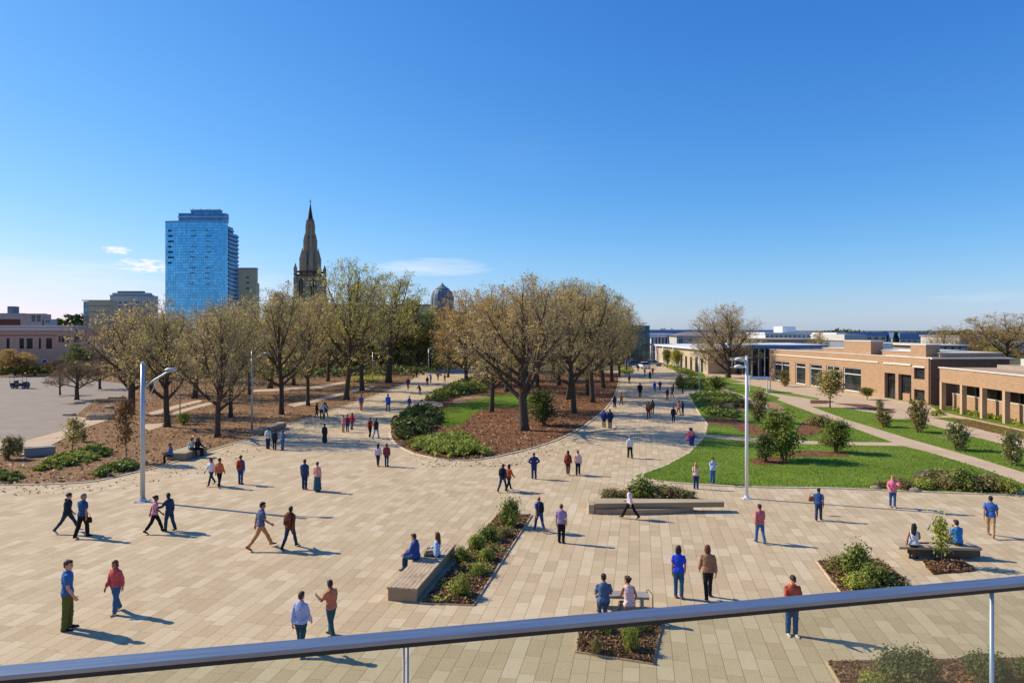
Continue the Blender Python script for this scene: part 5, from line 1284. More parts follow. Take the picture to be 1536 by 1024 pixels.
for i, px, py, w, h, lf, lb in ((2, 1284, 862, 54, 38, 'green', 'tallest shrub in the square bed near the hand rail'), (1, 1312, 876, 50, 30, 'green', 'shrub on the right of the square bed near the hand rail'), (0, 1286, 886, 50, 26, 'lime', 'low bright shrub at the rail side of the square bed'), (1, 1256, 850, 40, 16, 'dry', 'dry low shrub in the far corner of the square bed')):
    shrub(i, px, py, w, h, lf, lb, 'shrubs in the square bed near the hand rail')
for i, px, py, w, h, lf, lb in ((0, 945, 978, 30, 36, 'lime', 'feathery green shrub seen through the glass panel'), (0, 894, 982, 24, 22, 'dry', 'small thin shrub in the corner of the bed below the rail'), (1, 905, 950, 36, 18, 'lime', 'low shrub half hidden by the rail'), (1, 955, 948, 40, 16, 'green', 'dark low shrub under the rail beside the metal edging')):
    shrub(i, px, py, w, h, lf, lb, 'shrubs in the bed below the hand rail')
for i, px, py, w, h, lf, lb in ((3, 1362, 1030, 98, 60, 'dark', 'big dense shrub in the bed below the rail, left of the post'), (3, 1482, 1026, 76, 50, 'dark', 'dense shrub right beside the thin rail post'), (1, 1312, 1040, 60, 30, 'lime', 'low shrub in front of the big dense shrub'), (3, 1560, 1030, 80, 44, 'dark', 'dense shrub beyond the rail post at the bed end')):
    shrub(i, px, py, w, h, lf, lb, 'shrubs in the near bed under the glass panel')
for i, px, py, w, h, lf, lb in ((1, 918, 747, 44, 14, 'dry', 'low dry shrub at the end of the long stone bench'), (2, 962, 746, 56, 24, 'green', 'tall shrub behind the walker at the long stone bench'), (1, 1000, 747, 62, 20, 'dry', 'brownish shrub behind the middle of the long stone bench'), (0, 1028, 748, 40, 12, 'dry', 'low brown shrub at the tapered end of the long stone bench')):
    shrub(i, px, py, w, h, lf, lb, 'shrubs behind the long stone bench')
for i, px, py, w, h, lf, lb in ((1, 1352, 733, 40, 16, 'dry', 'low shrub on the lawn edge behind the person in pink'), (2, 1440, 735, 46, 28, 'green', 'green shrub right of the round dark stone'), (1, 1475, 736, 60, 26, 'dry', 'broad brownish shrub on the lawn edge'), (0, 1512, 740, 40, 20, 'lime', 'bright low shrub at the end of the lawn edge'), (1, 1385, 733, 44, 14, 'lime', 'low green shrub in front of the round dark stone'), (0, 1320, 732, 22, 10, 'dry', 'tiny dry shrub where the lawn edge planting begins'), (1, 1418, 734, 40, 20, 'dry', 'dry shrub between the round dark stone and the green shrub')):
    shrub(i, px, py, w, h, lf, lb, 'shrubs along the lawn edge')
for i, px, py, w, h, lf, lb in ((2, 1075, 583, 34, 16, 'green', 'dark shrub right of the slim white lamp'), (2, 1020, 582, 18, 18, 'dry', 'clipped shrub at the start of the spur path'), (1, 1240, 668, 26, 12, 'dry', 'dry shrub beside the dark green bushy shrub'), (1, 1230, 640, 44, 18, 'dry', 'brown shrub in the mulch behind the big shrub tree'), (1, 1115, 612, 40, 14, 'dry', 'brown shrub in front of the bare earth patch')):
    shrub(i, px, py, w, h, lf, lb)
# low planting masses
for q, w_, sd in (('ground_cover', W_P1, 61), ('ground_cover', W_P2, 62), ('ground_cover', W_P6, 63)):
    cover(q, [(v.x, v.y) for v in w_], .05, .20, ('lime', 'green', 'dry')[sd - 61], 2200 if sd == 61 else 1500, .06, sd, world=True, smooth=0, lump=1.6)
cover('ground_cover', [(45, 706), (60, 697), (95, 686), (130, 676), (160, 673), (172, 678), (160, 688), (110, 700), (70, 710)], .05, .55, 'lime', 9000, .13, 1)
cover('ground_cover', [(140, 716), (150, 706), (175, 697), (196, 692), (206, 698), (202, 706), (180, 713), (158, 719)], .05, .5, 'green', 5000, .13, 2)
cover('ground_cover', [(-40, 726), (-30, 716), (5, 710), (30, 712), (35, 720), (20, 725)], .05, .45, 'green', 3500, .13, 3)
cover('ground_cover', [(587, 640), (590, 630), (606, 619), (640, 614), (664, 617), (668, 632), (655, 640), (645, 652), (620, 662), (598, 666), (588, 654)], .06, 1.15, 'dark', 13000, .17, 4, lump=.7)
cover('ground_cover', [(604, 668), (630, 660), (648, 655), (690, 652), (716, 660), (728, 676), (745, 683), (704, 690), (676, 689.5), (640, 684), (616, 677)], .06, .6, 'lime', 15000, .14, 5, lump=.9)
cover('ground_cover', [(632, 601), (650, 592), (682, 578), (700, 570), (735, 570), (740, 588), (712, 592), (684, 598), (662, 603)], .06, 1.2, 'green', 9000, .22, 6, lump=.6)
cover('ground_cover', [(1030, 592), (1060, 591), (1095, 590), (1118, 598), (1110, 606), (1080, 606), (1064, 604), (1048, 612)], .06, .6, 'lime', 5000, .18, 7, lump=.6)
cover('ground_cover', [(1018, 569), (1050, 571), (1064, 578), (1062, 585), (1016, 583)], .06, 1.0, 'green', 4500, .2, 8, lump=.6)
cover('ground_cover', [(1046, 614), (1085, 612), (1120, 620), (1108, 630), (1064, 626)], .06, .5, 'green', 4000, .16, 9, lump=.6)
cover('ground_cover', [(1355, 733), (1372, 712), (1400, 708), (1440, 712), (1500, 728), (1534, 741), (1440, 738)], .05, .34, 'dry', 8000, .12, 10)
cover('ground_cover', [(926, 561), (929, 552), (950, 552), (951, 561)], .06, .4, 'lime', 2500, .2, 11)
cover('ground_cover', [(990, 548), (1004, 547), (1040, 556), (1050, 566), (1020, 560)], .06, .35, 'lime', 3000, .22, 12)
cover('ground_cover', [(1395, 621), (1411, 619), (1418, 623), (1400, 626)], .06, .5, 'lime', 1200, .16, 13)
cover('ground_cover', [(520, 566), (560, 562), (585, 566), (570, 574), (530, 576)], .06, .3, 'spring', 2500, .2, 14)
hq = [(U2(1411) + .3, -.0), (L2, 0)]
for i in range(len(cols) - 1):
    u0, u1 = cols[i] + .32, cols[i + 1] - .32; q = [A2 + a2 * u0 + Vector((-a2.y, a2.x)) * .15, A2 + a2 * u1 + Vector((-a2.y, a2.x)) * .15, A2 + a2 * u1 + Vector((-a2.y, a2.x)) * 1.25, A2 + a2 * u0 + Vector((-a2.y, a2.x)) * 1.25]
    cover('hedge_foliage', [(v.x, v.y) for v in q], .05, .95, 'lime', 1500, .13, 40 + i, world=True, smooth=0)
# hedge and far woods
def treeline(name, pts, hgt, leaf, n, size, seed):
    rng = random.Random(seed); nr = np.random.default_rng(seed); P = []
    for _ in range(n):
        t = rng.random() * (len(pts) - 1); k = int(t); f = t - k; x = pts[k][0] * (1 - f) + pts[k + 1][0] * f; y = pts[k][1] * (1 - f) + pts[k + 1][1] * f
        hh = hgt * (.6 + .5 * mnoise.noise(Vector((x * .05, y * .05, seed))) + .25 * mnoise.noise(Vector((x * .22, y * .22, seed))))
        P.append((x + rng.gauss(0, 4), y + rng.gauss(0, 4), max(0, hh) * rng.random() ** .6))
    v, q = cards(nr, np.array(P), size, .3, 1.5); o = link(name, np_mesh(name, v, quads=q), LEAF[leaf]); kind(o, 'stuff')
treeline('distant_woods', [(-900, 620), (-500, 700), (-200, 760), (100, 760), (500, 740), (1100, 600)], 8.5, 'dark', 16000, 5.0, 1)
treeline('distant_woods', [(-420, 470), (-300, 520), (-240, 560)], 24, 'dark', 4500, 4.0, 2)
treeline('undergrowth', [(-72, 150), (-50, 150), (-30, 152), (-14, 156)], 4.6, 'olive', 7000, .55, 4)
treeline('undergrowth', [(-66, 122), (-48, 124), (-30, 128), (-20, 134)], 2.6, 'dark', 5000, .40, 8)
treeline('undergrowth', [(-66, 165), (-38, 170), (-16, 172)], 8, 'dark', 7000, .8, 5)
treeline('undergrowth', [(-16, 176), (4, 178), (22, 176)], 6.5, 'gold', 6000, .7, 6)
treeline('yard_hedge_foliage', [(-140, 136), (-100, 135.5), (-84, 134)], 2.2, 'dark', 5000, .5, 3)
# ------------------------------------------------------------------ lamps
def lamp(px, py, top, label, arms, r=.09, mat=None, group='lamp posts along the walks', base=True):
    p = G(px, py); d = p.y; h = H - (top - Y0) * d / F; mat = mat or M_GALV
    T = thing('street_lamp', label, 'street lamp', (p.x, p.y, .006), 0, group)
    mb = MB(); mb.tube([(0, 0, 0), (0, 0, h * .5), (0, 0, h)], [r, r * .92, r * .84], 14); mb.build('pole', mat, T, smooth=True)
    if base:
        mb = MB(); mb.box(-r * 2.6, r * 2.6, -r * 2.6, r * 2.6, 0, .035); mb.tube([(0, 0, .035), (0, 0, .16)], [r * 1.5, r * 1.3], 14); mb.build('base_plate', mat, T)
        for sx in (-1, 1):
            for sy in (-1, 1): mb = MB(); mb.tube([(sx * r * 2, sy * r * 2, .035), (sx * r * 2, sy * r * 2, .075)], .018, 6); mb.build('bolt', M_DARK, T)
    mb = MB(); mb.lathe([(r * .95, h - .02), (r * .95, h + .03), (r * .3, h + .07)], 12); mb.build('pole_cap', mat, T)
    for (x1, z0, z1, kind_) in arms:
        L = x1; s = 1 if L > 0 else -1
        if kind_ == 'brace':
            pts = [(s * r * .6, 0, z0), (L * .35, 0, z0 + (z1 - z0) * .42), (L * .7, 0, z0 + (z1 - z0) * .86), (L * .86, 0, z1)]
            mb = MB(); mb.tube(pts, [.055, .05, .045, .04], 8); mb.build('arm', mat, T, smooth=True)
            mb = MB(); mb.tube([(s * r * .6, 0, z0 - .95), (L * .5, 0, z0 + (z1 - z0) * .62)], .022, 6); mb.build('brace', mat, T)
        elif kind_ == 'curve':
            pts = [(s * r * .5, 0, z0)] + [(L * (1 - math.cos(a)) * .62 + s * r * .5, 0, z0 + (z1 - z0) * math.sin(a)) for a in (.4, .8, 1.2, 1.57)] + [(L * .9, 0, z1)]
            mb = MB(); mb.tube(pts, .035, 8); mb.build('arm', mat, T, smooth=True)
        else:
            mb = MB(); mb.tube([(s * r * .6, 0, z0), (L * .8, 0, z1)], .035, 8); mb.build('arm', mat, T, smooth=True)
        hl = max(.45, abs(L) * .34); x0 = L - s * hl; tilt = .05
        mb = MB(); n = 8; rs = []
        for i in range(n + 1):
            f = i / n; w_ = .13 * math.sin(PI * (.12 + .76 * f)) ** .6 + .015; hh = .055 * math.sin(PI * (.15 + .7 * f)) ** .5 + .01
            rs.append([(x0 + s * hl * f, w_ * math.cos(a), z1 + .02 + tilt * math.sin(PI * f) + hh * math.sin(a)) for a in [2 * PI * j / 12 for j in range(12)]])
        mb.rings(rs); hd = mb.build('lamp_head', mat, T, smooth=True)
        mb = MB(); mb.box(min(x0 + s * hl * .25, x0 + s * hl * .85), max(x0 + s * hl * .25, x0 + s * hl * .85), -.09, .09, z1 - .048, z1 - .03); mb.build('lens', M_LENS, hd)
    return T
lamp(214, 752, 545, 'tall grey lamp post with one braced arm on the plaza edge', [(1.68, 5.68, 6.50, 'brace')], .115)
lamp(378, 649, 525, 'tall pale lamp post with a tilted head beside the grove bench', [(1.45, 6.1, 6.55, 'straight')], .085)
lamp(270, 621, 552, 'thin grey pole standing among the grove trees', [], .06)
lamp(559, 570, 528, 'thin pale pole at the far end of the grove', [], .08)
lamp(643, 560, 523, 'far lamp post with a curved arm where the left walk ends', [(1.7, 4.4, 5.2, 'curve')], .10, base=False)
lamp(1120, 747.5, 536, 'tall white lamp post with two short arms on the lawn edge', [(-.62, 6.62, 6.62, 'straight'), (-.58, 6.92, 7.0, 'straight')], .085, M_LAMPW)
lamp(1049, 585, 532, 'slim white lamp post beside the spur path', [(-.9, 5.2, 5.3, 'straight')], .075, M_LAMPW)
lamp(1020, 564, 541, 'short white post at the far walk edge', [], .10, M_LAMPW)
lamp(938, 552, 530, 'distant thin grey pole against the dark glass block', [], .08)
lamp(985, 546, 527, 'distant white lamp at the end of the walk, left of the cream building', [(-1.5, 2.9, 3.1, 'straight')], .10, M_LAMPW)
p = G(798, 673); T = thing('marker_post', 'thin dark marker post on the island edge by the walk', 'post', (p.x, p.y, .055))
mb = MB(); mb.tube([(0, 0, 0), (0, 0, 1.02)], .028, 8); mb.build('post', M_DARK, T); mb = MB(); mb.lathe([(.04, 1.02), (.045, 1.06), (.02, 1.09)], 10); mb.build('post_cap', M_DARK, T)
for px, py, lb in ((1010, 587, 'dark slab-like marker at the mouth of the spur path'), (1024, 590, 'low dark post on the corner of the spur path'), (923, 610, 'dark post on the walk edge beside the island')):
    p = G(px, py); T = thing('marker_post', lb, 'post', (p.x, p.y, .006)); mb = MB(); mb.box(-.10, .10, -.03, .03, 0, 1.0); mb.build('post', M_DARK, T, bevel=.008); mb = MB(); mb.box(-.14, .14, -.07, .07, 0, .03); mb.build('base_plate', M_DARK, T)

# ------------------------------------------------------------------ benches and blocks
def wood_mat():
    t = NT('weathered_planks'); co = t.coord(); s = t.n('SeparateXYZ', {0: co})
    st = t.noise(9.0, t.mapping(co, scale=(3.2, .16, 1)), 6.0, .7); b = t.noise(2.2, co, 4.0, .6)
    col = t.ramp(t.math('ADD', t.math('MULTIPLY', st, .75), t.math('MULTIPLY', b, .25)), [(.34, rgb(96, 78, 60)), (.46, rgb(180, 156, 126)), (.66, rgb(214, 194, 162))])
    return t.done(t.bsdf(col, .85, 0, t.bump(st, .6, .02), .2))
M_WOOD = wood_mat()
M_BENCH = concrete_mat('bench_stone', rgb(158, 138, 110)); M_BENCHL = concrete_mat('bench_top_stone', rgb(176, 160, 132)); M_BLOCK = concrete_mat('grey_block_stone', rgb(150, 146, 140))
UDIR = math.atan2(.983, .184) - PI / 2          # paving axis
b0 = G(580, 901)
T = thing('plank_bench', 'low stone bench with a weathered plank top beside the long bed', 'bench', (b0.x, b0.y, .006), UDIR)
mb = MB(); mb.box(.03, .97, .03, 4.55, 0, .37); mb.build('base', M_BENCH, T, bevel=.012)
mb = MB(); mb.box(.0, 1.0, .0, 4.58, .37, .40); mb.build('slab', M_BENCH, T, bevel=.006)
for i in range(7):
    x = .005 + i * .1425; mb = MB(); j = .02 * math.sin(i * 2.3); mb.box(x, x + .132, .0 + abs(j), 4.58 - abs(j) * .6, .401, .442); mb.build('plank', M_WOOD, T, bevel=.006)
T = thing('stone_bench', 'dark slab bench on metal legs next to the little green tree', 'bench', (Xat(1350, 25.3), 25.35, .006), 0)
mb = MB(); sl = [(0, 0), (2.98, -.16), (2.98, .46), (.05, .52)]
mb.prism(sl, .36, .455); mb.build('seat', M_BENCHL, T, bevel=.01)
mb = MB(); mb.prism([(.55, .06), (2.95, -.10), (2.95, .40), (.55, .45)], .10, .358); mb.build('base', plain('bench_dark', rgb(92, 80, 68), .85), T, bevel=.01)
for x in (.42, .68):
    mb = MB(); mb.box(x, x + .05, .05, .10, 0, .36); mb.build('leg', M_DARK, T)
mb = MB(); mb.box(.40, .75, .05, .10, -.0, .03); mb.build('foot_rail', M_DARK, T)
mb = MB(); mb.box(.6, 2.5, .38, .44, .457, .50); mb.build('back_ledge', plain('ledge_brown', rgb(104, 76, 54)), T)
p0 = G(893, 771)
T = thing('stone_bench', 'long low stone bench tapering to one end in front of shrubs', 'bench', (p0.x, p0.y, .006), -.02)
mb = MB(); mb.prism([(0, 0), (2.0, -.10), (3.2, .06), (4.6, .42), (4.6, .95), (0, .95)], 0, .23); mb.build('base', M_BENCH, T, bevel=.01)
mb = MB(); mb.prism([(-.0, .05), (6.05, .45), (6.05, .9), (0, 1.0)], .24, .455); mb.build('seat', M_BENCH, T, bevel=.01)
mb = MB(); mb.prism([(-.02, .03), (6.08, .43), (6.08, .93), (-.02, 1.03)], .458, .49); mb.build('seat_top', M_BENCHL, T, bevel=.008)
mb = MB(); mb.box(-.30, -.03, .05, .9, 0, .42); mb.build('end_block', M_BENCHL, T, bevel=.012)
p0 = G(249, 691)
T = thing('stone_bench', 'pale topped stone bench on the mulch with people at both ends', 'bench', (p0.x, p0.y, .05), -.03)
mb = MB(); mb.box(.04, 1.26, .04, 3.0, 0, .36); mb.build('base', M_BENCH, T, bevel=.012); mb = MB(); mb.box(0, 1.3, 0, 3.05, .362, .46); mb.build('seat', M_BENCHL, T, bevel=.012)
p0 = G(378, 653)
T = thing('stone_bench', 'narrow stone bench at the foot of the second lamp post', 'bench', (p0.x, p0.y, .05), -.12)
mb = MB(); mb.box(.04, .76, .04, 4.6, 0, .34); mb.build('base', M_BENCH, T, bevel=.012); mb = MB(); mb.box(0, .8, 0, 4.66, .342, .44); mb.build('seat', M_BENCHL, T, bevel=.012)
p0 = G(36, 687); T = thing('low_stone_wall', 'grey stone block beside upright shrubs at the yard edge', 'bench', (p0.x, p0.y, .05), .5)
mb = MB(); mb.box(0, 1.7, 0, .6, 0, .52); mb.build('base', M_BLOCK, T, bevel=.02); mb = MB(); mb.box(-.03, 1.73, -.03, .63, .522, .60); mb.build('top_slab', M_BLOCK, T, bevel=.02)
p0 = G(893, 914); T = thing('slab_bench', 'small grey slab bench with a bent metal arm under the seated pair', 'bench', (p0.x, p0.y, .006), -.10)
mb = MB(); mb.box(0, 1.62, 0, .46, .35, .43); mb.build('seat', M_BLOCK, T, bevel=.012)
for x in (.18, 1.38): mb = MB(); mb.box(x, x + .08, .06, .40, 0, .35); mb.build('leg', M_BLOCK, T)
mb = MB(); mb.tube([(1.58, .40, .40), (1.58, .40, .50), (1.62, .37, .53), (1.70, .06, .53), (1.72, .02, .50), (1.72, .02, .0)], .012, 8); mb.build('metal_arm', M_DARK, T, smooth=True)
# masonry blocks at the corner of the yard
srng = random.Random(9)
for px, py, w_, h_, lb in ((151, 629, 2.5, .55, 'brown stone block wall at the apron corner'), (120, 606, 1.1, .28, 'low pale boulder at the yard corner'), (133, 603, 1.0, .25, 'flat pale boulder right of the yard corner'), (175, 598, 1.9, .26, 'long pale stone along the far yard edge'), (104, 624, 1.2, .25, 'pale stone beside the apron behind the young tree'), (163, 613, 1.1, .3, 'pale stone above the brown block wall')):
    p = G(px, py); mb = MB(); n = 9
    rs = []
    for zz, f in ((0, 1.0), (.35, 1.04), (.8, .96), (1.0, .8)):
        rs.append([(w_ * .5 * f * math.copysign(abs(math.cos(a)) ** .5, math.cos(a)) * srng.uniform(.93, 1.05), w_ * .28 * f * math.copysign(abs(math.sin(a)) ** .5, math.sin(a)) * srng.uniform(.93, 1.05), h_ * zz) for a in [2 * PI * i / 14 for i in range(14)]])
    mb.rings(rs); o = mb.build('boulder', B_STONE if w_ > 2.4 else M_BENCHL, None, (p.x, p.y, .05), srng.uniform(-.3, .3), bevel=.02); tag(o, lb, 'boulder', 'stones at the corner of the yard')
p = G(1401, 716); mb = MB(); mb.lathe([(1.05, 0), (1.08, .08), (1.02, .15), (.6, .18), (.02, .185)], 28, 0, (0, 0, 0), .8); o = mb.build('stone_disc', plain('dark_round_stone', rgb(86, 78, 66), .8, .25), None, (p.x, p.y, .05), 0, bevel=.02); tag(o, 'round flat dark stone lying among the lawn edge shrubs', 'stone')
for px, py, lb in ((1313, 734, 'small pale rock at the start of the lawn edge shrubs'), (1372, 737, 'small pale rock in front of the round dark stone'), (1528, 741, 'pale rock heap at the end of the lawn edge shrubs')):
    p = G(px, py); mb = MB(); mb.ell((0, 0, .06), .26, .18, .13, 9, 6); o = mb.build('rock', M_BENCHL, None, (p.x, p.y, .04)); tag(o, lb, 'rock', 'rocks along the lawn edge')
    for v in o.data.vertices: v.co *= 1 + .25 * mnoise.noise(v.co * 5 + Vector((px, 0, 0)))

# ------------------------------------------------------------------ canopies, vehicles
p = G(1127, 589); T = thing('cycle_shelter', 'low shelter with a blue topped flat roof on white legs', 'shelter', (p.x, p.y, .05), -.05)
mb = MB(); mb.box(-.3, 2.7, 0, 1.6, 1.92, 2.0); mb.build('roof', M_WHITE, T); mb = MB(); mb.box(-.2, 2.6, .1, 1.5, 2.003, 2.06); mb.build('roof_sheet', M_BLUER, T); mb = MB(); mb.box(-.3, 2.7, -.06, -.003, 1.86, 2.03); mb.build('fascia', M_WHITE, T)
for x, y in ((-.2, .1), (2.55, .1), (-.2, 1.5), (2.55, 1.5)): mb = MB(); mb.box(x, x + .1, y, y + .1, 0, 1.92); mb.build('leg', M_WHITE, T)
p = G(1097, 568); T = thing('entrance_canopy', 'white box-like entrance canopy behind the white lamp post', 'canopy', (p.x, p.y, .05), -.1)
k = p.y / F
mb = MB(); mb.box(0, 20 * k, 0, 2.4, Zat(541, p.y), Zat(537, p.y)); mb.build('roof', M_WHITE, T); mb = MB(); mb.box(.05, 5 * k, .1, 2.2, Zat(552, p.y), Zat(551, p.y)); mb.build('sign_shelf', M_WHITE, T)
for x in (.1, 5 * k, 19 * k): mb = MB(); mb.box(x, x + .12, .1, .22, 0 if x > 5 else Zat(552, p.y), Zat(541, p.y)); mb.build('leg', M_WHITE, T)
mb = MB(); mb.box(.15, .25, 2.0, 2.1, 0, Zat(541, p.y)); mb.build('leg', M_WHITE, T)

def wheel(T, x, y, r, w=.2):
    mb = MB(); mb.tube([(x, y - w / 2, r), (x, y + w / 2, r)], r, 18); o = mb.build('wheel', plain('tyre_rubber', rgb(28, 28, 30), .8), T)
    mb = MB(); mb.tube([(x, y - w / 2 - .01, r), (x, y + w / 2 + .01, r)], r * .58, 14); mb.build('rim', plain('rim_metal', rgb(150, 152, 156), .35, .05, metallic=.6), o)
p = G(17, 583); T = thing('utility_cart', 'dark roofed utility cart parked in the yard', 'cart', (p.x, p.y, .062), .1)
CP = plain('cart_paint', rgb(40, 46, 54), .4, .1, spec=.5)
mb = MB(); mb.box(.1, 2.3, -.5, .5, .32, .55); mb.prism([(1.75, -.48), (2.35, -.42), (2.35, .42), (1.75, .48)], .55, .95, 0, [(1.75, -.46), (2.15, -.36), (2.15, .36), (1.75, .46)]); mb.build('body', CP, T, bevel=.03)
mb = MB(); mb.box(.75, 1.3, -.46, .46, .56, .74); mb.box(.62, .76, -.46, .46, .74, 1.15); mb.build('seat', plain('cart_seat', rgb(126, 118, 108)), T, bevel=.03)
mb = MB(); mb.box(.1, .6, -.46, .46, .55, .82); mb.build('cargo_box', CP, T, bevel=.02)
mb = MB(); mb.box(.0, 1.95, -.56, .56, 1.66, 1.73); mb.build('roof', CP, T, bevel=.02)
for x, x2 in ((.08, .06), (1.85, 1.78)):
    for y in (-.47, .47): mb = MB(); mb.tube([(x, y, .55), (x2, y, 1.66)], .025, 6); mb.build('roof_post', CP, T)
mb = MB(); mb.tube([(1.62, -.2, .95), (1.5, -.2, 1.08)], .02, 6); mb.tube([(1.5 + .02 * math.cos(a), -.2 + .17 * math.sin(a), 1.08 + .1 * math.cos(a)) for a in [2 * PI * i / 12 for i in range(13)]], .015, 6); mb.build('steering_wheel', CP, T)
for x in (.45, 1.95):
    for y in (-.46, .46): wheel(T, x, y, .25, .18)
for y in (-.3, .3): mb = MB(); mb.ell((2.34, y, .72), .04, .08, .08, 10, 6); mb.build('headlight', M_LENS, T)

def car(px, py, rot, paint, label):
    p = G(px, py); T = thing('parked_car', label, 'car', (p.x, p.y, .006), rot, 'cars parked across the end of the walk')
    M = plain('car_%02x%02x%02x' % paint, rgb(*paint), .25, .03, spec=.6)
    prof = [(-2.1, .35), (-2.15, .62), (-2.0, .86), (-1.1, .93), (1.15, .93), (2.0, .80), (2.15, .58), (2.1, .35)]
    mb = MB(); mb.rings([[(x, -.88 + (.05 if z > .8 else 0), z) for x, z in prof], [(x, .88 - (.05 if z > .8 else 0), z) for x, z in prof]]); mb.build('body', M, T, bevel=.05)
    cab = [(-1.75, .93), (-1.25, 1.40), (.35, 1.44), (1.05, .93)]
    mb = MB(); mb.rings([[(x, -.80 + (.14 if z > 1.2 else 0), z) for x, z in cab], [(x, .80 - (.14 if z > 1.2 else 0), z) for x, z in cab]]); mb.build('windows', GLASS, T, bevel=.03)
    mb = MB(); mb.box(-1.2, .3, -.64, .64, 1.42, 1.475); mb.build('roof', M, T, bevel=.02)
    for x in (-1.35, 1.35):
        for y in (-.80, .80): wheel(T, x, y, .33, .22)
    for y in (-.6, .6):
        mb = MB(); mb.box(2.08, 2.16, y - .16, y + .16, .56, .70); mb.build('headlight', M_LENS, T); mb = MB(); mb.box(-2.17, -2.08, y - .16, y + .16, .62, .76); mb.build('tail_light', plain('tail_red', (.35, .02, .02, 1), .3), T)
car(966, 552.5, R(95), (214, 218, 224), 'white car parked at the far end of the walk')
car(951, 550.5, R(20), (52, 86, 140), 'blue car parked left of the white car')
car(980, 549, R(10), (120, 150, 190), 'pale blue car parked right of the white car')

# ------------------------------------------------------------------ balustrade and terrace under the camera
a = Vector((-1.355, 1.807)); b = Vector((1.853, 2.470)); u = (b - a).normalized(); nn = Vector((-u.y, u.x)); zt = H - .9
ang = math.atan2(u.y, u.x); org = a - u * 2.2
T = thing('glass_balustrade', 'glass balustrade with a flat blue-grey metal hand rail', 'railing', (org.x, org.y, 0), ang)
def rail_mat():
    t = NT('anodised_rail'); co = t.coord(); n_ = t.noise(60.0, t.mapping(co, scale=(.05, 1, 1)), 4.0, .6)
    return t.done(t.bsdf(t.ramp(n_, [(.3, (.20, .225, .28, 1)), (.7, (.28, .31, .37, 1))]), .38, .7, t.bump(n_, .04, .003), .5))
M_RAIL = rail_mat()
LR = 7.8
mb = MB(); mb.box(0, LR, -.032, .032, zt - .013, zt); mb.build('hand_rail', M_RAIL, T, bevel=.0018)
mb = MB(); mb.box(0, LR, -.012, .012, zt - .034, zt - .0145); mb.build('rail_channel', M_DARK, T)
def glass_panel_mat():
    t = NT('balustrade_glass'); tr = t.n('BsdfTransparent', {'Color': (.87, .90, .87, 1)}).outputs[0]; gl = t.n('BsdfGlossy', {'Color': (1, 1, 1, 1), 'Roughness': .03}).outputs[0]
    fr = t.n('Fresnel', {'IOR': 1.45}).outputs[0]; return t.done(t.n('MixShader', {0: t.math('MULTIPLY', fr, .12), 1: tr, 2: gl}).outputs[0])
M_GP = glass_panel_mat()
def along_rail(px):     # where a view column meets the rail line
    r_ = (px - 768) / F; o = org; return (o.x - r_ * o.y) / (r_ * u.y - u.x)
posts = [along_rail(609), along_rail(1487.5)]; stp = posts[1] - posts[0]; posts = [posts[0] - stp] + posts + [posts[1] + stp]
posts = [q for q in posts if .05 < q < LR - .05]
edges = [0.02] + posts + [LR - .02]
for i in range(len(edges) - 1):
    mb = MB(); mb.box(edges[i] + .011, edges[i + 1] - .011, -.006, .006, zt - 1.02, zt - .0345); mb.build('glass_panel', M_GP, T)
for i, q in enumerate(posts):
    mb = MB()
    if abs(q - along_rail(609)) < .01: mb.box(q - .0085, q - .0035, -.012, .012, zt - 1.05, zt - .034); mb.box(q + .0035, q + .0085, -.012, .012, zt - 1.05, zt - .034)
    else: mb.tube([(q, 0, zt - 1.05), (q, 0, zt - .034)], .0075, 10)
    mb.build('post', M_GALV, T, smooth=True)
mb = MB(); mb.box(0, LR, -.05, .05, zt - 1.10, zt - 1.021); mb.build('base_channel', M_GALV, T)
T2 = thing('terrace_building', 'pale building whose roof terrace carries the glass balustrade', 'building', (org.x, org.y, 0), ang)
mb = MB(); mb.box(-4, LR + 6, -9, .12, 0, zt - 1.25); mb.build('wall', M_CREAM, T2); mb = MB(); mb.box(-4.1, LR + 6.1, -9.1, .2, zt - 1.25, zt - 1.101); mb.build('terrace_slab', M_CONC, T2)

# ------------------------------------------------------------------ bags
def backpack(person_obj, c, label, sc_=1.0):
    t = thing('backpack', label, 'backpack', person_obj.location, person_obj.rotation_euler.z, 'backpacks worn by walkers'); t.scale = person_obj.scale
    def el(mb, q, rx, ry, rz): mb.ell(q, rx, ry, rz, 12, 8)
    mb = MB(); rs = []
    for z, w_, d_ in ((.96, .10, .05), (.98, .14, .08), (1.10, .155, .10), (1.25, .15, .09), (1.38, .12, .07), (1.43, .07, .04)): rs.append(ering((0, -.185, z), w_, d_, 14, 3.0))
    mb.rings(rs); mb.build('bag_body', fabric(c), t, smooth=True)
    mb = MB(); mb.rings([ering((0, -.275, z), w_, .045, 12, 3.0) for z, w_ in ((1.0, .09), (1.03, .115), (1.15, .115), (1.19, .08))]); mb.build('front_pocket', fabric(tuple(int(v * .8) for v in c)), t, smooth=True)
    for sx in (-1, 1): mb = MB(); mb.tube([(sx * .10, -.12, 1.02), (sx * .13, .02, 1.10), (sx * .11, .13, 1.26), (sx * .09, .08, 1.41), (sx * .085, -.06, 1.44), (sx * .08, -.13, 1.38)], .018, 6); mb.build('strap', fabric(tuple(int(v * .6) for v in c)), t, smooth=True)
    return t
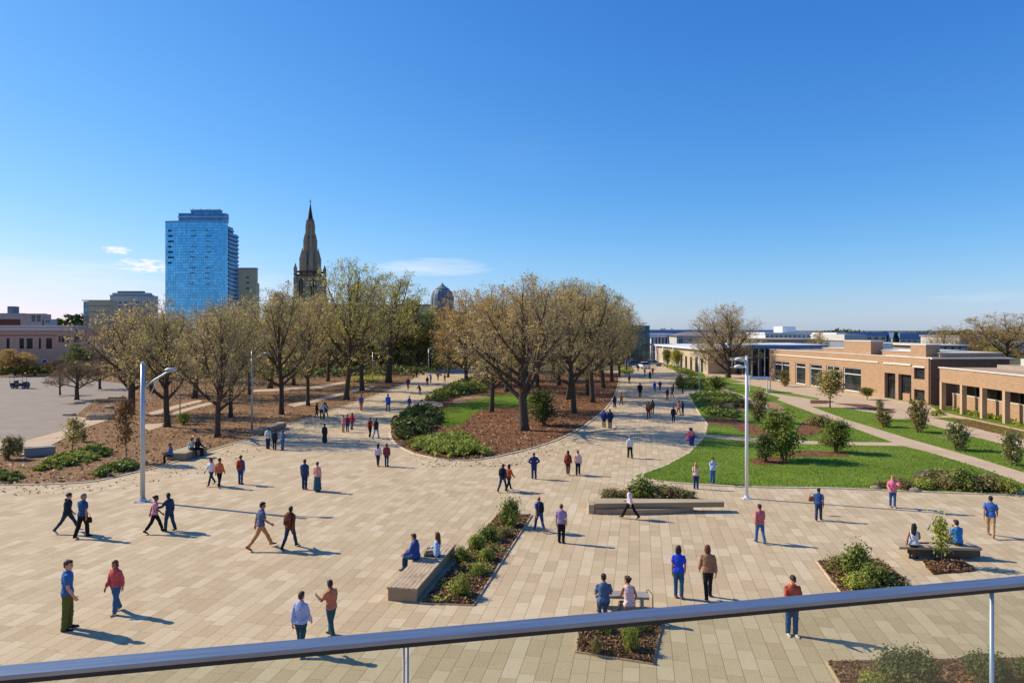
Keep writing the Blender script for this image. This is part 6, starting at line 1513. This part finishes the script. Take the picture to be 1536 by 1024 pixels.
def handbag(loc, c, label, s=1.0):
    t = thing('hand_bag', label, 'bag', loc); t.scale = (s, s, s)
    mb = MB(); mb.rings([ering((0, 0, z), w_, .06, 12, 3.2) for z, w_ in ((.0, .13), (.02, .16), (.14, .15), (.22, .12))]); mb.build('bag_body', fabric(c), t, smooth=True)
    mb = MB(); mb.tube([(-.09, 0, .2), (-.07, 0, .33), (0, 0, .38), (.07, 0, .33), (.09, 0, .2)], .010, 6); mb.build('handle', fabric(tuple(int(v * .6) for v in c)), t, smooth=True); return t
# ------------------------------------------------------------------ the people
NAVY = (38, 50, 84); JEAN = (52, 88, 134); DJEAN = (38, 58, 88); BLK = (28, 28, 32); TEAL = (32, 78, 88); KHAKI = (178, 150, 112); TAN = (172, 124, 84); DK = (40, 34, 32); WHT = (226, 222, 216)
GP = 'people walking on the plaza'
PEOPLE = [
 # px, head, feet, heading, pose, sex, hair, colour, skin, top, colour, bottom, colour, shoes, label
 (101, 838, 944, 62, 'stand_b', 'm', 'short', 'brown', 'light', 'tee', (58, 106, 164), 'trousers', (92, 98, 48), DK, 'person in blue polo shirt and olive trousers standing beside the woman in coral'),
 (174, 838, 919, 195, 'stroll', 'f', 'bob', 'auburn', 'tan', 'long', (206, 92, 92), 'trousers', (58, 104, 142), (190, 140, 110), 'person in coral red top and blue jeans with shoulder-length hair'),
 (101, 737, 799, 78, 'stride', 'm', 'curly', 'brown', 'light', 'jacket', (32, 48, 60), 'slim', (36, 62, 80), (210, 206, 200), 'curly-haired person in dark jacket striding beside the person in teal tee'),
 (124, 739, 806, 15, 'stroll_b', 'm', 'short', 'grey', 'tan', 'tee', (38, 84, 128), 'trousers', BLK, DK, 'grey-haired person in teal blue tee and black trousers'),
 (232, 741, 799, 60, 'walk', 'f', 'bun', 'black', 'brown', 'tee', (214, 142, 160), 'cropped', BLK, BLK, 'person in pink top and black cropped trousers walking arm out'),
 (254, 738, 796, 285, 'reach', 'm', 'short', 'black', 'dark', 'long', (44, 60, 88), 'trousers', (44, 62, 86), DK, 'person in navy jacket reaching towards the person in pink top'),
 (391, 750, 823, 55, 'stride', 'm', 'short', 'dark', 'tan', 'tee', (86, 102, 132), 'slim', (192, 134, 88), (120, 70, 40), 'person in slate tee and tan trousers striding'),
 (435, 757, 822, 15, 'walk_b', 'm', 'short', 'black', 'brown', 'jacket', (112, 66, 44), 'slim', (40, 62, 84), DK, 'person in rust brown jacket and dark jeans with brown backpack', (130, 74, 50)),
 (451, 886, 980, 12, 'stroll', 'f', 'short', 'brown', 'light', 'long', (160, 178, 218), 'trousers', (40, 72, 86), DK, 'person in pale blue shirt and dark teal trousers half hidden by the rail'),
 (497, 868, 954, 300, 'hold', 'm', 'short', 'dark', 'brown', 'tee', (192, 122, 92), 'trousers', (44, 90, 98), DK, 'person in rust tee and teal trousers holding out one hand by the rail'),
 (809, 743, 797, 338, 'walk', 'm', 'bald', 'brown', 'tan', 'tee', (46, 78, 150), 'slim', (44, 72, 106), (170, 96, 60), 'bald person in blue tee with a dark backpack near the long bed', (34, 38, 56)),
 (842, 755, 814, 8, 'stand', 'm', 'short', 'red', 'light', 'tee', (156, 136, 176), 'trousers', BLK, DK, 'person in lavender tee and black trousers walking away'),
 (754, 694, 737, 30, 'walk_b', 'm', 'short', 'black', 'brown', 'jacket', (36, 50, 78), 'slim', (44, 62, 90), DK, 'person in navy with a dark backpack walking close beside an orange-clad person', (30, 36, 54)),
 (763, 695, 736, 40, 'walk', 'f', 'bob', 'dark', 'tan', 'long', (194, 98, 66), 'slim', (36, 42, 56), DK, 'person in orange top close beside the navy backpack wearer'),
 (801, 678, 718, 350, 'hips', 'm', 'short', 'dark', 'tan', 'jacket', (44, 60, 108), 'trousers', (40, 58, 92), DK, 'lone person in navy jacket below the dark marker post'),
 (852, 676, 712, 15, 'stroll', 'f', 'long', 'black', 'brown', 'jacket', (134, 62, 46), 'slim', (74, 48, 40), (196, 180, 160), 'person in rust coat with a rust bag on the back', (150, 66, 50)),
 (867, 677, 712, 5, 'stroll_b', 'm', 'short', 'red', 'light', 'long', (228, 190, 180), 'trousers', (36, 44, 58), DK, 'person in pale pink shirt next to the rust coat'),
 (945, 652, 687, 355, 'stroll', 'm', 'short', 'grey', 'light', 'long', WHT, 'trousers', BLK, (150, 96, 70), 'person in white shirt and black trousers alone in the middle of the main walk'),
 (945, 729, 778, 300, 'stride', 'f', 'bun', 'dark', 'tan', 'long', (232, 214, 214), 'trousers', BLK, BLK, 'person in whitish shirt striding past the long stone bench'),
 (1044, 696, 733, 10, 'stand', 'f', 'long', 'blond', 'light', 'tee', (222, 198, 168), 'trousers', (44, 62, 112), DK, 'blond person in cream top and navy trousers on the lawn edge'),
 (1069, 686, 726, 170, 'front', 'm', 'short', 'black', 'tan', 'long', (168, 192, 224), 'trousers', (70, 112, 160), (80, 120, 160), 'person in light blue shirt reading with head bowed on the lawn'),
 (1140, 755, 814, 350, 'stroll', 'm', 'short', 'dark', 'tan', 'long', (206, 112, 118), 'slim', (62, 108, 156), (60, 90, 120), 'person in rose red shirt and blue jeans walking away'),
 (1228, 731, 780, 30, 'stroll_b', 'm', 'cap', 'black', 'brown', 'tee', (48, 84, 140), 'trousers', (48, 66, 96), DK, 'person in blue tee and navy trousers carrying a brown bag'),
 (1339, 712, 761, 200, 'raise', 'f', 'short', 'blond', 'light', 'jacket', (226, 126, 150), 'slim', (52, 92, 142), (190, 150, 120), 'person in pink jacket with a raised arm at the lawn edge'),
 (1486, 742, 805, 35, 'walk', 'm', 'short', 'dark', 'tan', 'tee', (62, 104, 172), 'slim', KHAKI, (190, 140, 110), 'person in blue shirt and khaki trousers walking past the dark slab bench'),
 (1018, 817, 897, 10, 'stand_b', 'f', 'bob', 'black', 'tan', 'tee', (40, 76, 208), 'slim', (46, 88, 124), (150, 110, 80), 'person in bright royal blue tee and jeans'),
 (1062, 816, 897, 5, 'stroll_b', 'm', 'bob', 'auburn', 'light', 'long', (156, 116, 90), 'slim', (32, 34, 40), BLK, 'person in brown long-sleeved top and black trousers beside the royal blue tee'),
 (1188, 860, 953, 178, 'front', 'm', 'cap', 'brown', 'light', 'long', (180, 92, 70), 'trousers', (50, 90, 132), WHT, 'person in rust sweater with folded arms behind the rail'),
 (317, 685, 728, 200, 'walk', 'f', 'long', 'black', 'tan', 'long', (226, 226, 230), 'slim', (46, 58, 86), (90, 100, 130), 'long-haired person in white blouse next to the orange top'),
 (329, 686, 731, 10, 'stroll', 'f', 'bun', 'dark', 'brown', 'long', (206, 112, 70), 'slim', BLK, (200, 190, 180), 'person in orange top and black trousers near the pale topped bench'),
 (361, 682, 726, 5, 'stand', 'm', 'short', 'dark', 'tan', 'long', (64, 92, 132), 'slim', (48, 70, 122), DK, 'person with a red backpack and blue jeans', (190, 54, 38)),
 (457, 688, 734, 5, 'stand', 'm', 'short', 'black', 'brown', 'tee', (44, 66, 116), 'trousers', (40, 56, 92), (190, 130, 100), 'person in navy tee and trousers beside the teal skirt'),
 (476, 692, 737, 8, 'stand', 'f', 'bun', 'dark', 'light', 'long', (224, 158, 146), 'skirt', (52, 92, 106), DK, 'person in pink top and long teal skirt'),
 (402, 640, 673, 5, 'stand', 'm', 'short', 'black', 'brown', 'jacket', (206, 204, 196), 'trousers', (36, 50, 84), DK, 'person in pale jacket with a white bag on the back', (222, 218, 208)),
 (412, 648, 674, 350, 'stand', 'f', 'short', 'black', 'tan', 'long', (52, 54, 64), 'slim', BLK, DK, 'short person in dark clothes between pale jacket and denim'),
 (424, 645, 675, 20, 'front', 'f', 'bob', 'auburn', 'tan', 'long', (76, 108, 152), 'trousers', (66, 98, 146), DK, 'person all in denim blue beside two companions'),
 (487, 635, 664, 0, 'stand', 'f', 'short', 'dark', 'brown', 'jacket', (40, 54, 62), 'skirt', (38, 50, 58), DK, 'lone person in long dark coat in the dappled shade'),
 (475, 604, 626, 60, 'stroll', 'm', 'short', 'black', 'brown', 'jacket', (42, 42, 46), 'slim', BLK, DK, 'person in black at the edge of the walk by the grove'),
 (482, 606, 628, 120, 'bend', 'm', 'short', 'dark', 'tan', 'long', (214, 214, 214), 'slim', (48, 52, 60), DK, 'stooping person in white shirt by the grove edge'),
 (489, 605, 626, 200, 'stroll_b', 'm', 'short', 'black', 'brown', 'jacket', (48, 66, 116), 'slim', (40, 44, 56), DK, 'person in dark blue next to the stooping person'),
 (515, 626, 648, 20, 'stand', 'f', 'bun', 'auburn', 'light', 'jacket', (214, 140, 144), 'slim', (170, 128, 96), DK, 'person in pale pink in a group of three on the left walk'),
 (521, 622, 647, 0, 'stand', 'm', 'short', 'black', 'tan', 'long', (130, 60, 92), 'slim', (46, 60, 104), DK, 'person in plum top in a group of three on the left walk'),
 (528, 624, 644, 30, 'stroll', 'f', 'bob', 'dark', 'tan', 'jacket', (180, 44, 60), 'slim', (52, 56, 76), DK, 'person in red in a group of three on the left walk'),
 (555, 625, 656, 10, 'walk', 'm', 'short', 'dark', 'light', 'tank', (150, 44, 40), 'trousers', BLK, DK, 'person in black trousers and red top on the left walk near the hedge'),
 (564, 626, 658, 15, 'walk_b', 'f', 'bun', 'black', 'tan', 'jacket', (34, 36, 42), 'slim', (130, 158, 184), DK, 'person in black jacket next to the red top'),
 (567, 667, 699, 10, 'stroll', 'f', 'long', 'black', 'tan', 'long', (222, 200, 206), 'slim', (38, 44, 62), (150, 70, 60), 'person in whitish top beside the maroon jacket'),
 (580, 667, 699, 5, 'stand', 'm', 'short', 'black', 'brown', 'jacket', (134, 58, 68), 'slim', (46, 64, 104), DK, 'person in maroon jacket and jeans below the dark hedge'),
 (542, 591, 616, 0, 'stroll', 'f', 'bun', 'dark', 'tan', 'tee', (58, 92, 160), 'cropped', (176, 110, 86), DK, 'person in blue top and tan cropped trousers on the left walk'),
 (582, 590, 617, 5, 'stroll_b', 'm', 'short', 'dark', 'tan', 'long', (42, 96, 200), 'slim', (46, 66, 116), DK, 'person in bright blue top on the left walk'),
 (614, 598, 614, 10, 'stroll', 'f', 'bun', 'black', 'light', 'long', (66, 96, 160), 'slim', (72, 104, 170), DK, 'small person in blue near the spur paving'),
 (630, 579, 592, 320, 'bend', 'm', 'short', 'black', 'tan', 'jacket', (46, 56, 70), 'slim', (60, 78, 110), DK, 'bending person at the tip of the upper hedge'),
 (612, 565, 584, 190, 'stroll', 'm', 'short', 'dark', 'tan', 'long', (66, 72, 92), 'slim', (92, 64, 54), DK, 'person in grey top where the left walk narrows'),
 (620, 555, 566, 170, 'stroll_b', 'f', 'short', 'dark', 'tan', 'long', (128, 66, 62), 'slim', (56, 44, 44), DK, 'person in dull red far up the left walk'),
 (625, 556, 566, 20, 'stand', 'm', 'short', 'black', 'brown', 'jacket', (58, 46, 44), 'slim', BLK, DK, 'person in dark brown far up the left walk'),
 (641, 566, 578, 350, 'stroll', 'm', 'short', 'black', 'brown', 'long', (62, 54, 66), 'slim', (86, 56, 48), DK, 'person in dark top near the curved far lamp'),
 (646, 564, 574, 30, 'stand', 'f', 'bun', 'blond', 'light', 'jacket', (96, 136, 186), 'slim', (66, 96, 150), DK, 'person in light blue near the curved far lamp'),
 (657, 557, 570, 0, 'stroll', 'm', 'short', 'auburn', 'tan', 'jacket', (176, 92, 56), 'slim', (150, 92, 70), DK, 'person in rust jacket far up the left walk'),
 (667, 560, 573, 10, 'stroll_b', 'f', 'short', 'dark', 'tan', 'long', (160, 92, 66), 'slim', (140, 84, 62), DK, 'person in brown far up the left walk'),
 (906, 614, 641, 5, 'stand', 'm', 'short', 'black', 'tan', 'jacket', (46, 66, 132), 'slim', (36, 40, 52), DK, 'person with a blue backpack at the island edge of the main walk', (40, 72, 170)),
 (915, 613, 642, 8, 'stand_b', 'm', 'short', 'dark', 'brown', 'jacket', (40, 54, 86), 'trousers', (36, 44, 64), DK, 'person in long navy coat at the island edge of the main walk'),
 (922, 594, 612, 0, 'walk', 'm', 'short', 'black', 'brown', 'jacket', (44, 54, 80), 'slim', (46, 62, 102), DK, 'person in navy walking beside the rust top on the main walk'),
 (932, 591, 608, 30, 'walk_b', 'm', 'short', 'black', 'brown', 'long', (134, 96, 72), 'slim', (60, 72, 84), DK, 'person in tan top on the left side of the main walk'),
 (944, 562, 575, 0, 'stroll', 'f', 'bun', 'dark', 'tan', 'jacket', (112, 54, 50), 'slim', (76, 44, 42), DK, 'person in maroon at the far left of the main walk'),
 (960, 573, 596, 0, 'stand', 'm', 'cap', 'black', 'brown', 'jacket', (36, 40, 56), 'slim', BLK, DK, 'lone dark-clad person in the middle of the main walk'),
 (973, 602, 628, 0, 'stroll', 'm', 'short', 'dark', 'tan', 'jacket', (84, 58, 56), 'slim', (58, 50, 58), DK, 'person in brown with an orange backpack on the main walk', (184, 82, 52)),
 (979, 601, 620, 15, 'stroll_b', 'f', 'bob', 'black', 'light', 'long', (92, 76, 80), 'slim', (62, 56, 62), DK, 'person in grey half behind the orange backpack'),
 (982, 571, 587, 10, 'stroll', 'f', 'bun', 'dark', 'tan', 'jacket', (58, 96, 188), 'slim', (52, 84, 160), DK, 'person in bright blue coat on the far main walk'),
 (990, 571, 586, 5, 'hips', 'm', 'short', 'black', 'brown', 'jacket', (44, 60, 110), 'slim', (40, 48, 76), DK, 'person in navy beside the bright blue coat'),
 (1001, 584, 600, 5, 'front', 'm', 'cap', 'black', 'brown', 'jacket', (60, 58, 64), 'slim', (176, 82, 60), DK, 'person in dark top and rusty trousers at the right of the main walk'),
 (1008, 581, 596, 300, 'stroll', 'm', 'short', 'dark', 'tan', 'long', (150, 82, 66), 'slim', (92, 56, 52), DK, 'person in reddish top by the spur path'),
 (1010, 609, 633, 0, 'stand', 'm', 'short', 'dark', 'brown', 'jacket', (36, 42, 58), 'slim', BLK, DK, 'person in a dark suit at the right of the main walk'),
 (1018, 604, 622, 60, 'stroll_b', 'f', 'bob', 'dark', 'light', 'jacket', (176, 96, 74), 'slim', (120, 74, 70), DK, 'person in rust jacket talking near the dark suit'),
 (1024, 605, 623, 300, 'hips', 'm', 'short', 'black', 'brown', 'jacket', (48, 58, 84), 'slim', (50, 64, 102), DK, 'person in navy jacket talking to the rust jacket'),
 (1032, 648, 668, 60, 'crouch', 'f', 'bob', 'dark', 'tan', 'long', (206, 84, 110), 'slim', (50, 84, 176), DK, 'crouching person in pink top and blue trousers on the walk edge'),
 (1041, 645, 668, 250, 'bend', 'f', 'long', 'dark', 'tan', 'long', (190, 132, 140), 'slim', (48, 66, 126), DK, 'long-haired person bending over the crouching one'),
 (967, 553, 563, 60, 'stroll', 'f', 'bob', 'black', 'light', 'long', (190, 160, 160), 'slim', (80, 74, 84), DK, 'pale-topped person far along the main walk'),
 (975, 556, 568, 0, 'stand', 'f', 'long', 'black', 'brown', 'jacket', (48, 44, 52), 'skirt', (40, 38, 46), DK, 'person in a long dark dress far along the main walk'),
 (979, 553, 562, 20, 'stroll', 'm', 'short', 'auburn', 'tan', 'jacket', (206, 86, 66), 'slim', (120, 60, 56), DK, 'person in orange red far along the main walk'),
 (957, 546, 557, 0, 'stand', 'm', 'short', 'black', 'brown', 'jacket', (44, 54, 84), 'slim', (40, 46, 66), DK, 'person in navy standing before the far white car'),
]
for i, q in enumerate(PEOPLE):
    px, hy, fy, hd, pose, sex, hr, hc, sk, top, tcol, bot, bcol, shoe, lab = q[:15]
    p = G(px, fy); hgt = H - (hy - Y0) * p.y / F
    full = {'bend': 1.28, 'crouch': 1.9}.get(pose, 1.0); hgt = max(1.45, min(2.05, hgt * full))
    gz = .052 if lab.endswith('on the lawn') else .008
    o = person((p.x, p.y, gz), hd, hgt, pose, sex, hr, hc, sk, top, tcol, bot, bcol, shoe, lab, GP)
    if len(q) > 15 and not isinstance(q[15], str): backpack(o, q[15], {0: ''}.get(1, 'backpack worn by the ' + lab.replace('person ', 'walker ').split(' with a')[0].replace('bald walker', 'bald walker')))
SEATED = [
 # px, py of the seat under the person, seat height, heading, pose, height, ...
 (624, 838, .448, 285, 'sit', 1.72, 'm', 'short', 'brown', 'light', 'jacket', (48, 78, 142), 'slim', (46, 74, 112), DK, 'person in blue jacket seated on the plank bench, legs out to the side'),
 (655, 834, .448, 285, 'sit_b', 1.66, 'f', 'long', 'auburn', 'light', 'long', (168, 196, 224), 'slim', (60, 62, 72), DK, 'person in pale blue top with long hair leaning back on the plank bench'),
 (906, 906, .44, 0, 'sit', 1.70, 'm', 'cap', 'dark', 'tan', 'tee', (82, 108, 142), 'trousers', (74, 92, 120), DK, 'person in denim blue tee seated on the slab bench'),
 (944, 911, .44, 345, 'sit_c', 1.72, 'f', 'bun', 'dark', 'tan', 'tank', (222, 196, 192), 'slim', (150, 130, 120), DK, 'person in pale sleeveless top seated on the slab bench behind the rail'),
 (1371, 819, .50, 20, 'sit_b', 1.64, 'f', 'long', 'black', 'tan', 'tank', (206, 216, 232), 'slim', (34, 36, 44), DK, 'long-haired person in pale top seated on the dark slab bench'),
 (1437, 816, .50, 350, 'sit', 1.74, 'm', 'short', 'brown', 'light', 'tee', (62, 132, 190), 'trousers', (60, 66, 78), DK, 'person in sky blue tee seated on the dark slab bench'),
 (257, 684, .51, 250, 'sit', 1.62, 'm', 'short', 'auburn', 'tan', 'long', (74, 102, 150), 'slim', (36, 44, 62), DK, 'person in blue shirt seated at the near end of the pale topped bench'),
 (287, 674, .51, 130, 'sit_c', 1.62, 'f', 'bob', 'black', 'tan', 'long', (212, 210, 200), 'slim', (44, 44, 52), DK, 'person in whitish top seated at the far end of the pale topped bench'),
 (296, 674, .51, 110, 'sit', 1.6, 'm', 'short', 'black', 'dark', 'jacket', (34, 34, 38), 'slim', BLK, DK, 'person in black seated at the far end of the pale topped bench'),
]
for px, py, sz, hd, pose, hgt, sex, hr, hc, sk, top, tcol, bot, bcol, shoe, lab in SEATED:
    p = G(px, py, sz); s = hgt / 1.74; kk = skeleton(sex, pose)
    person((p.x, p.y, sz - (.92 + kk.dz - .10) * s), hd, hgt, pose, sex, hr, hc, sk, top, tcol, bot, bcol, shoe, lab, 'people seated on the benches')
p = G(1217, 771); hb = G(1217, 780); handbag((p.x, p.y - .05, .62), (150, 92, 62), 'small brown hand bag carried by the person in blue tee')
p = G(136, 806); handbag((p.x - .1, p.y, .62), (40, 36, 40), 'black hand bag held by the grey-haired person in teal tee')
# ------------------------------------------------------------------ camera, light, sky
cam = bpy.data.cameras.new('camera'); co = bpy.data.objects.new('camera', cam); COL.objects.link(co)
co.location = (0, 0, H); co.rotation_euler = (PI / 2, 0, 0)
cam.lens = 24.0; cam.sensor_width = 36.0; cam.shift_y = -(512 - Y0) / 1536.0; cam.clip_start = .05; cam.clip_end = 20000
SC.camera = co
sd = Vector((SUN_DIR[0], SUN_DIR[1], 0)).normalized() * math.cos(R(SUN_EL)); sd.z = math.sin(R(SUN_EL))
sun = bpy.data.lights.new('sun', 'SUN'); sun.energy = 5.0; sun.angle = R(.53); sun.color = (1.0, .875, .68)
so = bpy.data.objects.new('sun', sun); COL.objects.link(so); so.rotation_euler = (-sd).to_track_quat('-Z', 'Y').to_euler(); so.location = (0, 0, 60)
w = bpy.data.worlds.new('World'); SC.world = w; w.use_nodes = True; nt = w.node_tree; nt.nodes.clear()
def wn(typ, ins=None, **pr):
    nd = nt.nodes.new('ShaderNode' + typ)
    for k, v in pr.items(): setattr(nd, k, v)
    for k, v in (ins or {}).items():
        if isinstance(v, bpy.types.NodeSocket): nt.links.new(v, nd.inputs[k])
        else: nd.inputs[k].default_value = v
    return nd
def wm(op, a, b=0.0, clamp=False): return wn('Math', {0: a, 1: b}, operation=op, use_clamp=clamp).outputs[0]
sky = wn('TexSky', sky_type='NISHITA', sun_disc=False, sun_elevation=R(SUN_EL), sun_rotation=math.atan2(SUN_DIR[0], SUN_DIR[1]), air_density=1.0, dust_density=.3, ozone_density=3.0, altitude=100.0)
def grade(c):      # deeper blue overhead: one power per channel on the sky's own colour
    q = wn('SeparateColor', {0: c}).outputs; k = .11
    r_ = wm('MULTIPLY', wm('POWER', wm('MULTIPLY', q[0], k), 1.5), .97 / k); g_ = wm('MULTIPLY', wm('POWER', wm('MULTIPLY', q[1], k), 1.08), 1.0 / k); b_ = wm('MULTIPLY', wm('POWER', wm('MULTIPLY', q[2], k), .67), 1.10 / k)
    def soft(c, a): x = wm('MULTIPLY', c, k); return wm('DIVIDE', c, wm('ADD', 1.0, wm('MULTIPLY', wm('MULTIPLY', x, x), a)))
    return wn('CombineColor', {0: soft(r_, .16), 1: soft(g_, .26), 2: soft(b_, .05)}).outputs[0]
skc = grade(sky.outputs[0])
# thin clouds as part of the sky: noise over the direction, gathered where the few clouds stand
tc = wn('TexCoord').outputs['Generated']; xyz = wn('SeparateXYZ', {0: tc}); X, Y, Z = xyz.outputs
az = wm('ARCTAN2', X, Y); el = wm('ARCSINE', Z)
uv = wn('CombineXYZ', {0: wm('MULTIPLY', az, 1.0), 1: wm('MULTIPLY', el, 3.2)}).outputs[0]
nz = wn('TexNoise', {'Vector': uv, 'Scale': 75.0, 'Detail': 8.0, 'Roughness': .62, 'Distortion': .3}).outputs[0]
nw = wn('TexNoise', {'Vector': wn('Mapping', {'Vector': uv, 'Scale': (1.0, 2.6, 1), 'Rotation': (0, 0, -.12)}).outputs[0], 'Scale': 9.0, 'Detail': 9.0, 'Roughness': .66}).outputs[0]
def blob(px, py, wx, wy):
    a0 = math.atan2(px - 768, F); d = math.hypot(px - 768, F); e0 = math.atan2(Y0 - py, d)
    dx = wm('DIVIDE', wm('SUBTRACT', az, a0), wx / F); dy = wm('DIVIDE', wm('SUBTRACT', el, e0), wy / F)
    return wm('SUBTRACT', 1.0, wm('ADD', wm('MULTIPLY', dx, dx), wm('MULTIPLY', dy, dy)), True)
def cloud(b, n, lo, gain, k):
    return wm('MULTIPLY', wm('MULTIPLY', wm('SUBTRACT', wm('ADD', n, wm('MULTIPLY', b, .30)), lo), gain, True), wm('MULTIPLY', wm('MULTIPLY', b, 2.4, True), k))
dens = None
for b, n, lo, g, k in ((blob(176, 374, 21, 8), nz, .62, 5.5, 1.0), (blob(216, 398, 42, 12), nz, .61, 5.0, 1.0), (blob(262, 408, 26, 8), nz, .68, 4.0, .8),
                       (blob(60, 415, 190, 34), nw, .56, 1.8, .55), (blob(405, 425, 60, 18), nw, .60, 1.8, .40), (blob(640, 402, 115, 18), nw, .55, 2.4, .55), (blob(790, 240, 160, 50), nw, .66, 1.0, .08), (blob(1480, 445, 90, 10), nw, .62, 1.6, .25)):
    c = cloud(b, n, lo, g, k); dens = c if dens is None else wm('MAXIMUM', dens, c)
mx = wn('Mix', data_type='RGBA'); nt.links.new(dens, mx.inputs[0]); nt.links.new(skc, mx.inputs[6]); mx.inputs[7].default_value = (7.4, 7.7, 8.2, 1)
bg = wn('Background', {'Color': mx.outputs[2], 'Strength': .110}); out = wn('OutputWorld', {0: bg.outputs[0]})
SC.view_settings.view_transform = 'Standard'; SC.view_settings.look = 'None'; SC.view_settings.exposure = 0.20; SC.view_settings.gamma = 1.0
SC.render.engine = 'CYCLES'; SC.cycles.max_bounces = 6; SC.cycles.transparent_max_bounces = 12; SC.cycles.use_denoising = True
